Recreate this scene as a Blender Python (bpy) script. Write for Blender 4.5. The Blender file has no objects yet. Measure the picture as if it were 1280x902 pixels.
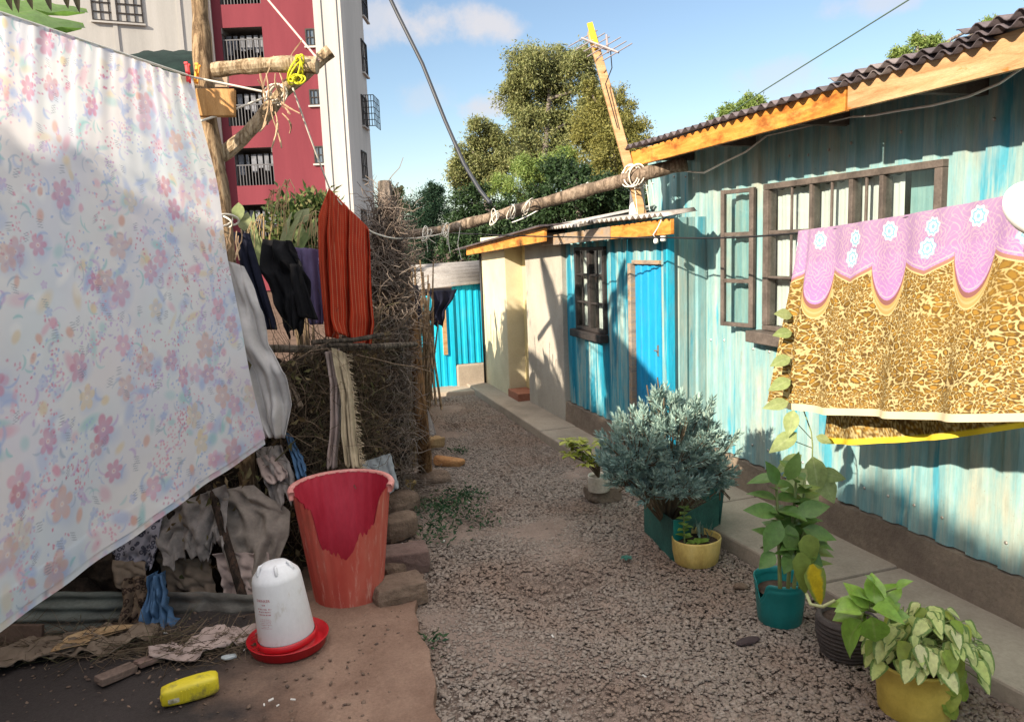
import bpy, math, random
import numpy as np
from mathutils import Vector, Matrix
random.seed(7); rng = np.random.default_rng(11)
R_ = math.radians
scene = bpy.context.scene; col = scene.collection

# ------------------------------------------------------------------ camera
IW, IH, FPX = 1280, 902, 962.0
CAM = np.array([0, 0, 1.75]); YAW, PITCH, ROLL = R_(17.4), R_(8.5), R_(2.2)
FW = np.array([math.sin(YAW)*math.cos(PITCH), math.cos(YAW)*math.cos(PITCH), -math.sin(PITCH)])
_rt = np.array([math.cos(YAW), -math.sin(YAW), 0.0]); _up = np.cross(_rt, FW)
RT = math.cos(ROLL)*_rt - math.sin(ROLL)*_up; UP = math.sin(ROLL)*_rt + math.cos(ROLL)*_up
cam = bpy.data.cameras.new('camera'); camo = bpy.data.objects.new('camera', cam); col.objects.link(camo)
cam.sensor_width = 36; cam.lens = FPX/IW*36; cam.clip_start = 0.05; cam.clip_end = 3000
m3 = Matrix((RT, UP, -FW)).transposed()
camo.matrix_world = Matrix.Translation(CAM) @ m3.to_4x4()
scene.camera = camo

# ------------------------------------------------------------------ light
SUN_EL = R_(25); SH = Vector((0.885, 0.465, 0)).normalized()
sdir = Vector((SH.x*math.cos(SUN_EL), SH.y*math.cos(SUN_EL), -math.sin(SUN_EL)))
sl = bpy.data.lights.new('sun', 'SUN'); sl.energy = 4.3; sl.angle = R_(0.8); sl.color = (1.0, 0.86, 0.68)
so = bpy.data.objects.new('sun', sl); col.objects.link(so); so.location = (-20, -10, 20)
so.rotation_euler = sdir.to_track_quat('-Z', 'Y').to_euler()
w = bpy.data.worlds.new('World'); scene.world = w; w.use_nodes = True
wn = w.node_tree; wn.nodes.clear()
wo = wn.nodes.new('ShaderNodeOutputWorld'); bg = wn.nodes.new('ShaderNodeBackground')
sky = wn.nodes.new('ShaderNodeTexSky'); sky.sky_type = 'NISHITA'; sky.sun_disc = False
sky.sun_elevation = SUN_EL; sky.sun_rotation = math.atan2(-SH.x, -SH.y)
sky.air_density = 1.0; sky.dust_density = 0.5; sky.ozone_density = 1.2
bg.inputs[1].default_value = 0.07
view = scene.view_settings; view.view_transform = 'Standard'; view.look = 'None'; view.gamma = 1
view.use_curve_mapping = False; view.exposure = 1.32; scene.display_settings.display_device = 'sRGB'
scene.cycles.max_bounces = 8; scene.cycles.transparent_max_bounces = 12
scene.cycles.use_denoising = True
CLOUDS = [((575, 32), 0.095, 0.030, 0.9), ((603, 136), 0.050, 0.022, 0.85), ((468, 30), 0.05, 0.035, 0.7), ((1090, 4), 0.07, 0.02, 0.6), ((985, 100), 0.12, 0.03, 0.4), ((540, 125), 0.05, 0.03, 0.35)]

def ray(x, y): return FW + RT*(x-IW/2)/FPX + UP*(IH/2-y)/FPX
def P(x, y, d): return CAM + ray(x, y)*d                       # point at a depth
def G(x, y, z=0.0):                                            # point on the ground
    r = ray(x, y); return CAM + r*((z-CAM[2])/r[2])
def V(x, y, X):                                                # point on the wall plane X
    r = ray(x, y); return CAM + r*(X/r[0])
def PL(x, y, a, b):
    r = ray(x, y); n = np.array([-(b[1]-a[1]), b[0]-a[0], 0.0])
    return CAM + r*(((np.array([a[0], a[1], 0])-CAM) @ n)/(r @ n))

def wnode(t): return wn.nodes.new(t)
tc = wnode('ShaderNodeTexCoord')
cn = wnode('ShaderNodeTexNoise'); cn.inputs['Scale'].default_value = 14; cn.inputs['Detail'].default_value = 7; cn.inputs['Roughness'].default_value = 0.62
wn.links.new(tc.outputs['Generated'], cn.inputs['Vector'])
hs = wnode('ShaderNodeHueSaturation'); hs.inputs['Saturation'].default_value = 1.0; wn.links.new(sky.outputs[0], hs.inputs['Color']); last = hs.outputs[0]
for (px, py), sx, sy, amt in CLOUDS:
    d = ray(px, py); d = d/np.linalg.norm(d)
    hx = np.cross(d, [0, 0, 1]); hx = hx/np.linalg.norm(hx); hy = np.cross(hx, d)
    acc = None
    for ax, s in ((hx, sx), (hy, sy)):
        dt = wnode('ShaderNodeVectorMath'); dt.operation = 'DOT_PRODUCT'; dt.inputs[1].default_value = tuple(ax)
        wn.links.new(tc.outputs['Generated'], dt.inputs[0])
        q = wnode('ShaderNodeMath'); q.operation = 'MULTIPLY'; q.inputs[1].default_value = 1/s
        wn.links.new(dt.outputs['Value'], q.inputs[0])
        p2 = wnode('ShaderNodeMath'); p2.operation = 'MULTIPLY'; wn.links.new(q.outputs[0], p2.inputs[0]); wn.links.new(q.outputs[0], p2.inputs[1])
        if acc is None: acc = p2.outputs[0]
        else:
            a = wnode('ShaderNodeMath'); a.operation = 'ADD'; wn.links.new(acc, a.inputs[0]); wn.links.new(p2.outputs[0], a.inputs[1]); acc = a.outputs[0]
    # front hemisphere only
    fd = wnode('ShaderNodeVectorMath'); fd.operation = 'DOT_PRODUCT'; fd.inputs[1].default_value = tuple(d); wn.links.new(tc.outputs['Generated'], fd.inputs[0])
    fg = wnode('ShaderNodeMath'); fg.operation = 'GREATER_THAN'; fg.inputs[1].default_value = 0.5; wn.links.new(fd.outputs['Value'], fg.inputs[0])
    ng = wnode('ShaderNodeMath'); ng.operation = 'MULTIPLY_ADD'; ng.inputs[1].default_value = 3.2; ng.inputs[2].default_value = -1.0
    wn.links.new(cn.outputs['Fac'], ng.inputs[0])
    sb = wnode('ShaderNodeMath'); sb.operation = 'SUBTRACT'; wn.links.new(ng.outputs[0], sb.inputs[0]); wn.links.new(acc, sb.inputs[1])
    mr = wnode('ShaderNodeMapRange'); mr.interpolation_type = 'SMOOTHSTEP'; mr.inputs['From Min'].default_value = -0.35; mr.inputs['From Max'].default_value = 0.75; mr.inputs['To Max'].default_value = amt
    wn.links.new(sb.outputs[0], mr.inputs['Value'])
    mu = wnode('ShaderNodeMath'); mu.operation = 'MULTIPLY'; wn.links.new(mr.outputs[0], mu.inputs[0]); wn.links.new(fg.outputs[0], mu.inputs[1])
    mx = wnode('ShaderNodeMix'); mx.data_type = 'RGBA'; wn.links.new(mu.outputs[0], mx.inputs[0]); wn.links.new(last, mx.inputs[6]); mx.inputs[7].default_value = (4.6, 4.5, 4.7, 1)
    last = mx.outputs[2]
# unseen bright cloud added overhead and behind to lift the shade
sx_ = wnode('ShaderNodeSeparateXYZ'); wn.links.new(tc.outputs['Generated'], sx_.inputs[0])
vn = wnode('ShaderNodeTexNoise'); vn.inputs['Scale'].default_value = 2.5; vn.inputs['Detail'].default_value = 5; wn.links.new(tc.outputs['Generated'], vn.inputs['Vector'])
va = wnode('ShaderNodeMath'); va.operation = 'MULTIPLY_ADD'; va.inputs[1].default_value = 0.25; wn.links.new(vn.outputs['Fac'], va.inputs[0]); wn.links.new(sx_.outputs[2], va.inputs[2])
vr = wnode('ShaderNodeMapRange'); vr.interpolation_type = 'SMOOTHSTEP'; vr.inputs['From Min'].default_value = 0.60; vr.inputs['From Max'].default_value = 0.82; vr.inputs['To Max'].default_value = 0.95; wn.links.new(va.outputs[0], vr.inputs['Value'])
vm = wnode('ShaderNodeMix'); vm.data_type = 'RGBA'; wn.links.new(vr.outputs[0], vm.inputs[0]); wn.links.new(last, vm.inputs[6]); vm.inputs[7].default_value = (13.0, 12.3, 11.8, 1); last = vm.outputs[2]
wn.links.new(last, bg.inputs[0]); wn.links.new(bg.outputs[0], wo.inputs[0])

# ------------------------------------------------------------------ materials
def nmat(name):
    m = bpy.data.materials.new(name); m.use_nodes = True
    return m, m.node_tree, m.node_tree.nodes['Principled BSDF']
def L_(nt, a, b): nt.links.new(a, b)
def coords(nt, stretch=(1, 1, 1), kind='Object', rot=(0, 0, 0)):
    t = nt.nodes.new('ShaderNodeTexCoord'); mp = nt.nodes.new('ShaderNodeMapping')
    mp.inputs['Scale'].default_value = stretch; mp.inputs['Rotation'].default_value = rot
    L_(nt, t.outputs[kind], mp.inputs['Vector']); return mp.outputs[0]
def noise(nt, scale, detail=5, rough=0.6, stretch=(1, 1, 1), kind='Object', dist=0.0):
    n = nt.nodes.new('ShaderNodeTexNoise'); n.inputs['Scale'].default_value = scale
    n.inputs['Detail'].default_value = detail; n.inputs['Roughness'].default_value = rough; n.inputs['Distortion'].default_value = dist
    L_(nt, coords(nt, stretch, kind), n.inputs['Vector']); return n.outputs['Fac']
def ramp(nt, fac, stops, interp='LINEAR'):
    r = nt.nodes.new('ShaderNodeValToRGB'); r.color_ramp.interpolation = interp
    e = r.color_ramp.elements
    while len(e) < len(stops): e.new(0.5)
    for el, (p, c) in zip(e, stops):
        el.position = p; el.color = (*c, 1) if len(c) == 3 else c
    L_(nt, fac, r.inputs[0]); return r.outputs[0]
def gray(a): return (a, a, a)
def mixc(nt, fac, a, b, mode='MIX'):
    m = nt.nodes.new('ShaderNodeMix'); m.data_type = 'RGBA'; m.blend_type = mode
    if isinstance(fac, (int, float)): m.inputs[0].default_value = fac
    else: L_(nt, fac, m.inputs[0])
    for i, s in ((6, a), (7, b)):
        if isinstance(s, tuple): m.inputs[i].default_value = (*s, 1)
        else: L_(nt, s, m.inputs[i])
    return m.outputs[2]
def bump(nt, b, h, strength=0.3, dist=0.01):
    n = nt.nodes.new('ShaderNodeBump'); n.inputs['Strength'].default_value = strength; n.inputs['Distance'].default_value = dist
    L_(nt, h, n.inputs['Height']); L_(nt, n.outputs[0], b.inputs['Normal'])
def spec(b, v): b.inputs['Specular IOR Level'].default_value = v
def std(name, stops, scale=6, stretch=(1, 1, 1), rough=0.85, bs=0.3, bscale=60, bdist=0.01, fine=0.25, sp=0.25, metal=0.0, dist=0.0):
    """mottled surface: a colour ramp over noise, finer value noise on top, bump"""
    m, nt, b = nmat(name)
    c = ramp(nt, noise(nt, scale, 6, 0.65, stretch, dist=dist), stops)
    f = noise(nt, bscale, 4, 0.7, stretch)
    v = ramp(nt, f, [(0.25, gray(1-fine)), (0.75, gray(1+fine))])
    c = mixc(nt, 1.0, c, v, 'MULTIPLY')
    L_(nt, c, b.inputs['Base Color']); b.inputs['Roughness'].default_value = rough; spec(b, sp); b.inputs['Metallic'].default_value = metal
    bump(nt, b, f, bs, bdist); return m
def two(name, c, k=0.75, **kw):
    return std(name, [(0.3, tuple(x*k for x in c)), (0.7, c)], **kw)
def leafmat(name, cols, rough=0.5, trans=0.3, sp=0.35, edge=None, vein=False, spots=None):
    m, nt, b = nmat(name)
    g = nt.nodes.new('ShaderNodeNewGeometry')
    k = len(cols)
    c = ramp(nt, g.outputs['Random Per Island'], [(i/max(1, k-1), cc) for i, cc in enumerate(cols)])
    if edge:
        a = nt.nodes.new('ShaderNodeAttribute'); a.attribute_name = 'edge'
        n2 = noise(nt, 60, 3, 0.6)
        ad = nt.nodes.new('ShaderNodeMath'); ad.operation = 'MULTIPLY_ADD'; ad.inputs[1].default_value = 0.5; L_(nt, n2, ad.inputs[0]); L_(nt, a.outputs['Fac'], ad.inputs[2])
        c = mixc(nt, ramp(nt, ad.outputs[0], [(edge[1], gray(0)), (min(1, edge[1]+edge[2]), gray(1))]), c, edge[0])
    if vein:
        a = nt.nodes.new('ShaderNodeAttribute'); a.attribute_name = 'edge'
        c = mixc(nt, ramp(nt, a.outputs['Fac'], [(0.0, gray(0.55)), (0.12, gray(0))]), c, vein)
    c = mixc(nt, 1.0, c, ramp(nt, noise(nt, 45, 5, .65), [(0.3, gray(0.76)), (0.7, gray(1.18))]), 'MULTIPLY')
    if edge or vein: c = mixc(nt, ramp(nt, noise(nt, 38, 5, .7), [(.63, gray(0)), (.70, gray(.6))]), c, (.26, .20, .07)); bump(nt, b, noise(nt, 160, 3), .25, .003)
    L_(nt, c, b.inputs['Base Color']); b.inputs['Roughness'].default_value = rough; spec(b, sp)
    t = nt.nodes.new('ShaderNodeBsdfTranslucent'); L_(nt, c, t.inputs['Color'])
    mx = nt.nodes.new('ShaderNodeMixShader'); mx.inputs[0].default_value = trans
    o = nt.nodes['Material Output']; L_(nt, b.outputs[0], mx.inputs[1]); L_(nt, t.outputs[0], mx.inputs[2]); L_(nt, mx.outputs[0], o.inputs['Surface'])
    return m
def clothmat(name, c, k=0.7, trans=0.15, scale=14, rough=0.95, attr=None, weave=900, sheen=0.0):
    m, nt, b = nmat(name)
    if attr:
        a = nt.nodes.new('ShaderNodeAttribute'); a.attribute_name = attr; cc = a.outputs['Color']
        cc = mixc(nt, 1.0, cc, ramp(nt, noise(nt, 3, 4), [(0.3, gray(0.93)), (0.7, gray(1.03))]), 'MULTIPLY')
    else:
        cc = ramp(nt, noise(nt, scale, 7, .68), [(0.3, tuple(x*k for x in c)), (0.7, c)])
    L_(nt, cc, b.inputs['Base Color']); b.inputs['Roughness'].default_value = rough; spec(b, 0.1)
    bump(nt, b, noise(nt, weave, 2), 0.15, 0.002)
    t = nt.nodes.new('ShaderNodeBsdfTranslucent'); L_(nt, cc, t.inputs['Color'])
    mx = nt.nodes.new('ShaderNodeMixShader'); mx.inputs[0].default_value = trans
    o = nt.nodes['Material Output']; L_(nt, b.outputs[0], mx.inputs[1]); L_(nt, t.outputs[0], mx.inputs[2]); L_(nt, mx.outputs[0], o.inputs['Surface'])
    return m
def tinpaint(name, pale, mid, deep, amt=0.5, dirt=(0.20, 0.15, 0.10), axis='z'):
    """weathered painted iron sheet: vertical streaks of faded and fresh paint, rust specks, dirt runs"""
    m, nt, b = nmat(name)
    st = (1, 1, 0.10)
    s1 = noise(nt, 6.5, 6, 0.62, st); s2 = noise(nt, 24, 7, 0.75, (1, 1, 0.05)); s3 = noise(nt, 3.0, 5, 0.6, (1, 1, 0.45))
    c = mixc(nt, ramp(nt, s2, [(0.42, gray(0)), (0.58, gray(1))]), pale, mid)
    c = mixc(nt, ramp(nt, s1, [(amt, gray(0)), (amt+0.06, gray(1))]), c, deep)
    c = mixc(nt, ramp(nt, s3, [(0.54, gray(0)), (0.72, gray(0.6))]), c, dirt)
    c = mixc(nt, ramp(nt, noise(nt, 34, 6, 0.75, (1, 1, 0.08)), [(0.62, gray(0)), (0.70, gray(0.55))]), c, tuple(x*0.55 for x in dirt))
    sp_ = noise(nt, 90, 3, 0.7)
    c = mixc(nt, ramp(nt, sp_, [(0.66, gray(0)), (0.72, gray(0.7))]), c, (0.22, 0.13, 0.07))
    c = mixc(nt, 1.0, c, ramp(nt, noise(nt, 40, 4, 0.7, (1, 1, 0.15)), [(0.3, gray(0.84)), (0.7, gray(1.1))]), 'MULTIPLY')
    L_(nt, c, b.inputs['Base Color']); b.inputs['Roughness'].default_value = 0.62; spec(b, 0.3)
    bump(nt, b, noise(nt, 9, 4, 0.6), 0.35, 0.012); return m
def plain(name, c, rough=0.5, sp=0.4, metal=0.0):
    m, nt, b = nmat(name)
    cc = mixc(nt, 1.0, c, ramp(nt, noise(nt, 25, 5), [(0.3, gray(0.85)), (0.7, gray(1.08))]), 'MULTIPLY')
    L_(nt, cc, b.inputs['Base Color']); b.inputs['Roughness'].default_value = rough; spec(b, sp); b.inputs['Metallic'].default_value = metal
    return m
def glassmat(name, tint=(0.9, 0.95, 0.95), refl=0.09):
    m, nt, b = nmat(name)
    t = nt.nodes.new('ShaderNodeBsdfTransparent'); t.inputs[0].default_value = (*tint, 1)
    g = nt.nodes.new('ShaderNodeBsdfGlossy'); g.inputs['Roughness'].default_value = 0.06
    f = nt.nodes.new('ShaderNodeLayerWeight'); f.inputs[0].default_value = 0.5
    pw = nt.nodes.new('ShaderNodeMath'); pw.operation = 'POWER'; pw.inputs[1].default_value = 5; L_(nt, f.outputs['Facing'], pw.inputs[0])
    a = nt.nodes.new('ShaderNodeMath'); a.operation = 'ADD'; a.inputs[1].default_value = 0.045; L_(nt, pw.outputs[0], a.inputs[0]); a.use_clamp = True
    mx = nt.nodes.new('ShaderNodeMixShader'); L_(nt, a.outputs[0], mx.inputs[0]); L_(nt, t.outputs[0], mx.inputs[1]); L_(nt, g.outputs[0], mx.inputs[2])
    L_(nt, mx.outputs[0], nt.nodes['Material Output'].inputs['Surface']); return m

# ------------------------------------------------------------------ meshes and the scene tree
WL = {}
def tag(o, label=None, cat=None, group=None, kind=None):
    if label: o['label'] = label
    if cat: o['category'] = cat
    if group: o['group'] = group
    if kind: o['kind'] = kind
    return o
def thing(name, label, cat, loc, group=None):
    o = bpy.data.objects.new(name, None); col.objects.link(o); o.location = tuple(loc); o.empty_display_size = 0.1
    WL[o.name] = np.array(loc, float); return tag(o, label, cat, group)
def link(name, me, parent, wl, mat):
    o = bpy.data.objects.new(name, me); col.objects.link(o)
    if parent is not None: o.parent = parent
    if mat is not None:
        for mm in (mat if isinstance(mat, (list, tuple)) else [mat]): me.materials.append(mm)
    WL[o.name] = wl; return o
def np_obj(name, verts, faces, mat, parent=None, smooth=False, attrs=None, uv=None, colors=None, origin=None):
    verts = np.asarray(verts, float)
    if parent is not None: wl = WL[parent.name]
    elif origin is not None: wl = np.array(origin, float)
    else:
        wl = (verts.min(0)+verts.max(0))/2; wl[2] = verts[:, 2].min()
    me = bpy.data.meshes.new(name)
    lv = (verts-wl)
    if isinstance(faces, np.ndarray):
        n, k = faces.shape
        me.vertices.add(len(lv)); me.vertices.foreach_set('co', lv.astype(np.float32).ravel())
        me.loops.add(n*k); me.loops.foreach_set('vertex_index', faces.astype(np.int32).ravel())
        me.polygons.add(n); me.polygons.foreach_set('loop_start', np.arange(0, n*k, k, dtype=np.int32))
        me.update(calc_edges=True)
    else:
        me.from_pydata([tuple(v) for v in lv], [], faces); me.update()
    if attrs is not None:
        for an, av in attrs.items():
            a = me.attributes.new(an, 'FLOAT', 'POINT'); a.data.foreach_set('value', np.asarray(av, np.float32).ravel())
    if colors is not None:
        a = me.attributes.new('paint', 'FLOAT_COLOR', 'POINT')
        cc = np.ones((len(lv), 4), np.float32); cc[:, :3] = colors; a.data.foreach_set('color', cc.ravel())
    if uv is not None:
        u = me.uv_layers.new(name='UVMap'); li = np.zeros(len(me.loops), np.int32); me.loops.foreach_get('vertex_index', li)
        u.data.foreach_set('uv', np.asarray(uv, np.float32)[li].ravel())
    if smooth: me.polygons.foreach_set('use_smooth', np.ones(len(me.polygons), bool))
    o = link(name, me, parent, wl, mat)
    if parent is None: o.location = tuple(wl)
    return o
class MB:
    def __init__(s): s.v = []; s.f = []; s.e = []
    def add(s, vs, fs, edge=None):
        o = len(s.v); s.v += [tuple(map(float, v)) for v in vs]; s.f += [tuple(i+o for i in f) for f in fs]
        s.e += list(edge) if edge is not None else [0.0]*len(vs); return s
    def hexa(s, p):   # eight corners: bottom 4 ccw, top 4 ccw
        return s.add(p, [(3, 2, 1, 0), (4, 5, 6, 7), (0, 1, 5, 4), (1, 2, 6, 5), (2, 3, 7, 6), (3, 0, 4, 7)])
    def box(s, a, b):
        (x0, y0, z0), (x1, y1, z1) = a, b
        return s.hexa([(x0, y0, z0), (x1, y0, z0), (x1, y1, z0), (x0, y1, z0), (x0, y0, z1), (x1, y0, z1), (x1, y1, z1), (x0, y1, z1)])
    def obox(s, c, ax, ay, az, h):   # oriented box, half sizes h
        c, ax, ay, az = [np.array(q, float) for q in (c, ax, ay, az)]
        g = lambda i, j, k: c+ax*h[0]*i+ay*h[1]*j+az*h[2]*k
        return s.hexa([g(-1, -1, -1), g(1, -1, -1), g(1, 1, -1), g(-1, 1, -1), g(-1, -1, 1), g(1, -1, 1), g(1, 1, 1), g(-1, 1, 1)])
    def tube(s, pts, r, n=8, cap=True, jit=0.0):
        pts = [np.array(p, float) for p in pts]; m = len(pts)
        rr = [r]*m if isinstance(r, (int, float)) else list(r)
        t0 = pts[1]-pts[0]; t0 = t0/(np.linalg.norm(t0)+1e-9)
        a = np.cross(t0, [0, 0, 1.0]);
        if np.linalg.norm(a) < 0.1: a = np.cross(t0, [1.0, 0, 0])
        a = a/np.linalg.norm(a); vs = []
        for i, p in enumerate(pts):
            t = pts[min(i+1, m-1)]-pts[max(i-1, 0)]; t = t/(np.linalg.norm(t)+1e-9)
            a = a-t*(a@t); a = a/(np.linalg.norm(a)+1e-9); b = np.cross(t, a)
            for k in range(n):
                an = 2*math.pi*k/n; rj = rr[i]*(1+jit*(random.random()-.5)*2)
                vs.append(p+a*math.cos(an)*rj+b*math.sin(an)*rj)
        fs = [(i*n+k, i*n+(k+1) % n, (i+1)*n+(k+1) % n, (i+1)*n+k) for i in range(m-1) for k in range(n)]
        if cap: fs += [tuple(range(n))[::-1], tuple((m-1)*n+k for k in range(n))]
        return s.add(vs, fs)
    def lathe(s, c, prof, n=32, axis=None, cap0=True, cap1=False, wob=None):
        c = np.array(c, float); ax = np.array([0, 0, 1.0]) if axis is None else np.array(axis, float)/np.linalg.norm(axis)
        a = np.cross(ax, [0, 1.0, 0]); a = a/np.linalg.norm(a); b = np.cross(ax, a); vs = []
        for r, h in prof:
            for k in range(n):
                an = 2*math.pi*k/n; q = r if wob is None else r*(1+wob(an, h))
                vs.append(c+ax*h+a*q*math.cos(an)+b*q*math.sin(an))
        m = len(prof)
        fs = [(i*n+k, i*n+(k+1) % n, (i+1)*n+(k+1) % n, (i+1)*n+k) for i in range(m-1) for k in range(n)]
        if cap0: fs.append(tuple(range(n))[::-1])
        if cap1: fs.append(tuple((m-1)*n+k for k in range(n)))
        return s.add(vs, fs)
    def blob(s, c, r, sub=2, amp=0.25, seed=0, rot=None, flat=None):
        import bmesh
        bm = bmesh.new(); bmesh.ops.create_icosphere(bm, subdivisions=sub, radius=1.0)
        rr = np.random.default_rng(seed); dirs = rr.normal(size=(9, 3)); dirs /= np.linalg.norm(dirs, axis=1)[:, None]; am = rr.uniform(-amp, amp, 9)
        vs = []
        for v in bm.verts:
            p = np.array(v.co); k = 1+sum(a*max(0, p@d)**3 for a, d in zip(am, dirs)); p = p*k
            if flat: p = np.clip(p, -flat, flat)
            q = p*np.array(r)
            if rot is not None: q = np.array(Matrix.Rotation(rot, 3, 'Z') @ Vector(q))
            vs.append(q+np.array(c))
        fs = [tuple(v.index for v in f.verts) for f in bm.faces]; bm.free(); return s.add(vs, fs)
    def leaf(s, base, d, n, Ln, W, shape='ovate', curl=0.3, fold=0.25, rows=6):
        base, d, n = [np.array(q, float) for q in (base, d, n)]
        d = d/np.linalg.norm(d); n = n-d*(n@d)
        if np.linalg.norm(n) < 1e-3: n = np.cross(d, [0.3, 0.8, 0.1])
        n = n/np.linalg.norm(n); b = np.cross(d, n); vs = []; ed = []
        for i in range(rows+1):
            t = i/rows
            if shape == 'ovate': wd = math.sin(math.pi*min(1, t**0.75))
            elif shape == 'heart': wd = math.sqrt(max(0, 1-t))*(1-math.exp(-t*11)) * (1.12-.12*t) if t > 0 else 0.25
            elif shape == 'lance': wd = math.sin(math.pi*t**0.6)**0.8 if 0 < t < 1 else 0
            elif shape == 'spatula': wd = math.sin(math.pi*t**1.6)**0.7 if 0 < t < 1 else 0
            else: wd = math.sin(math.pi*t)
            wd = max(wd, 0.02)*W
            p = base+d*(Ln*(t-curl*0.15*t*t))-n*(curl*Ln*t*t*0.5)
            for e in (-1, -0.5, 0, 0.5, 1):
                vs.append(p+b*wd*e+n*abs(e)*wd*fold); ed.append(abs(e))
        fs = [(i*5+k, i*5+k+1, (i+1)*5+k+1, (i+1)*5+k) for i in range(rows) for k in range(4)]
        return s.add(vs, fs, ed)
    def build(s, name, mat, parent=None, smooth=False, bevel=0, solid=0, edge=False, seg=2, sub=0, auto=False):
        o = np_obj(name, np.array(s.v), s.f, mat, parent, smooth, {'edge': s.e} if edge else None)
        if solid:
            q = o.modifiers.new('solid', 'SOLIDIFY'); q.thickness = solid; q.offset = 0
        if bevel:
            q = o.modifiers.new('bevel', 'BEVEL'); q.width = bevel; q.segments = seg; q.limit_method = 'ANGLE'; q.angle_limit = R_(35)
        if sub:
            q = o.modifiers.new('sub', 'SUBSURF'); q.levels = sub; q.render_levels = sub
        return o
def resample(pts, n):
    pts = np.array(pts, float); d = np.r_[0, np.cumsum(np.linalg.norm(np.diff(pts, axis=0), axis=1))]
    t = np.linspace(0, d[-1], n); return np.stack([np.interp(t, d, pts[:, i]) for i in range(pts.shape[1])], 1)
def smooth_noise(n, k, seed, amp=1.0):
    r = np.random.default_rng(seed); x = np.linspace(0, k, n); y = r.uniform(-1, 1, k+3)
    i = np.floor(x).astype(int); f = x-i; f = f*f*(3-2*f); return amp*(y[i]*(1-f)+y[i+1]*f)
def grid_faces(nu, nv):
    i, j = np.meshgrid(np.arange(nv-1), np.arange(nu-1), indexing='ij'); a = (i*nu+j).ravel()
    return np.stack([a, a+1, a+nu+1, a+nu], 1)
def cloth(name, Lp, Rp, mat, label=None, cat=None, folds=(0.02, 3), nu=28, nv=36, seed=1, ragged=0.0, group=None, solid=0.004, parent=None, topamp=0.3, sag=0.0, crumple=0.0):
    """hanging cloth between two edges given as (px, py, depth) from top to bottom"""
    Lw = resample([P(*q) for q in Lp], nv); Rw = resample([P(*q) for q in Rp], nv)
    r = np.random.default_rng(seed)
    u = np.linspace(0, 1, nu); v = np.linspace(0, 1, nv)
    cut = 1-ragged*np.abs(smooth_noise(nu, 5, seed+5))-ragged*0.45*np.abs(smooth_noise(nu, max(4, nu//4), seed+6))-ragged*0.12*r.random(nu)
    pts = np.zeros((nv, nu, 3)); nrm = -FW
    ph = r.uniform(0, 6.28, 4)
    wob = smooth_noise(nv, 5, seed+1, 0.5)
    cn1 = np.stack([smooth_noise(nu, 7, seed+20+k) for k in range(9)])
    for j in range(nv):
        vv = v[j]*cut; jj = vv*(nv-1); a = np.clip(np.floor(jj).astype(int), 0, nv-2); f = (jj-a)[:, None]
        lw = Lw[a]*(1-f)+Lw[a+1]*f; rw = Rw[a]*(1-f)+Rw[a+1]*f
        base = lw*(1-u)[:, None]+rw*u[:, None]
        k = folds[0]*(topamp+(1-topamp)*v[j])
        off = k*(np.sin(2*math.pi*folds[1]*u+ph[0]+wob[j])+0.5*np.sin(2*math.pi*folds[1]*2.3*u+ph[1]+1.7*v[j]))
        if crumple: 
            q = v[j]*8; q0 = int(min(7, q)); ff = q-q0
            off = off+crumple*(cn1[q0]*(1-ff)+cn1[q0+1]*ff)
        base = base+nrm[None]*off[:, None]
        base[:, 2] -= sag*np.sin(math.pi*u)*(1-v[j])
        pts[j] = base
    uv = np.stack(np.meshgrid(u, 1-v), -1).reshape(-1, 2)
    o = np_obj(name, pts.reshape(-1, 3), grid_faces(nu, nv), mat, parent, True, uv=uv)
    if solid:
        q = o.modifiers.new('solid', 'SOLIDIFY'); q.thickness = solid
    if label: tag(o, label, cat, group)
    return o
def trap(s, pitch, amp):
    t = (s/pitch) % 1.0
    if t < 0.40: return 0.0
    if t < 0.50: return amp*(t-.40)/.10
    if t < 0.90: return amp
    return amp*(1-t)/.10
def corr_wall(mb, p0, p1, z0, z1, pitch=0.15, amp=0.018, holes=(), nz=6, side=1, extra=0.0, topf=None):
    p0 = np.array(p0, float); p1 = np.array(p1, float); Ln = np.linalg.norm(p1-p0); d = (p1-p0)/Ln; n = np.array([-d[1], d[0]])*side
    ss = {0.0, Ln}; k = 0
    while k*pitch < Ln+pitch:
        for q in (0.0, .40, .50, .90):
            if 0 < (k+q)*pitch < Ln: ss.add((k+q)*pitch)
        k += 1
    zs = set(np.linspace(z0, z1, nz+1))
    for h in holes: ss |= {h[0], h[1]}; zs |= {h[2], h[3]}
    ss = sorted(ss); zs = sorted(zs); vs = []
    for z in zs:
        for s in ss:
            q = p0+d*s+n*(trap(s, pitch, amp)+extra); vs.append((q[0], q[1], z))
    fs = []
    for i in range(len(zs)-1):
        for j in range(len(ss)-1):
            cs, cz = (ss[j]+ss[j+1])/2, (zs[i]+zs[i+1])/2
            if any(h[0] < cs < h[1] and h[2] < cz < h[3] for h in holes): continue
            a = i*len(ss)+j; fs.append((a, a+1, a+len(ss)+1, a+len(ss)))
    mb.add(vs, fs)
def flat_wall(mb, p0, p1, z0, z1, holes=()): corr_wall(mb, p0, p1, z0, z1, pitch=9e3, amp=0, holes=holes, nz=1)
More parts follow.
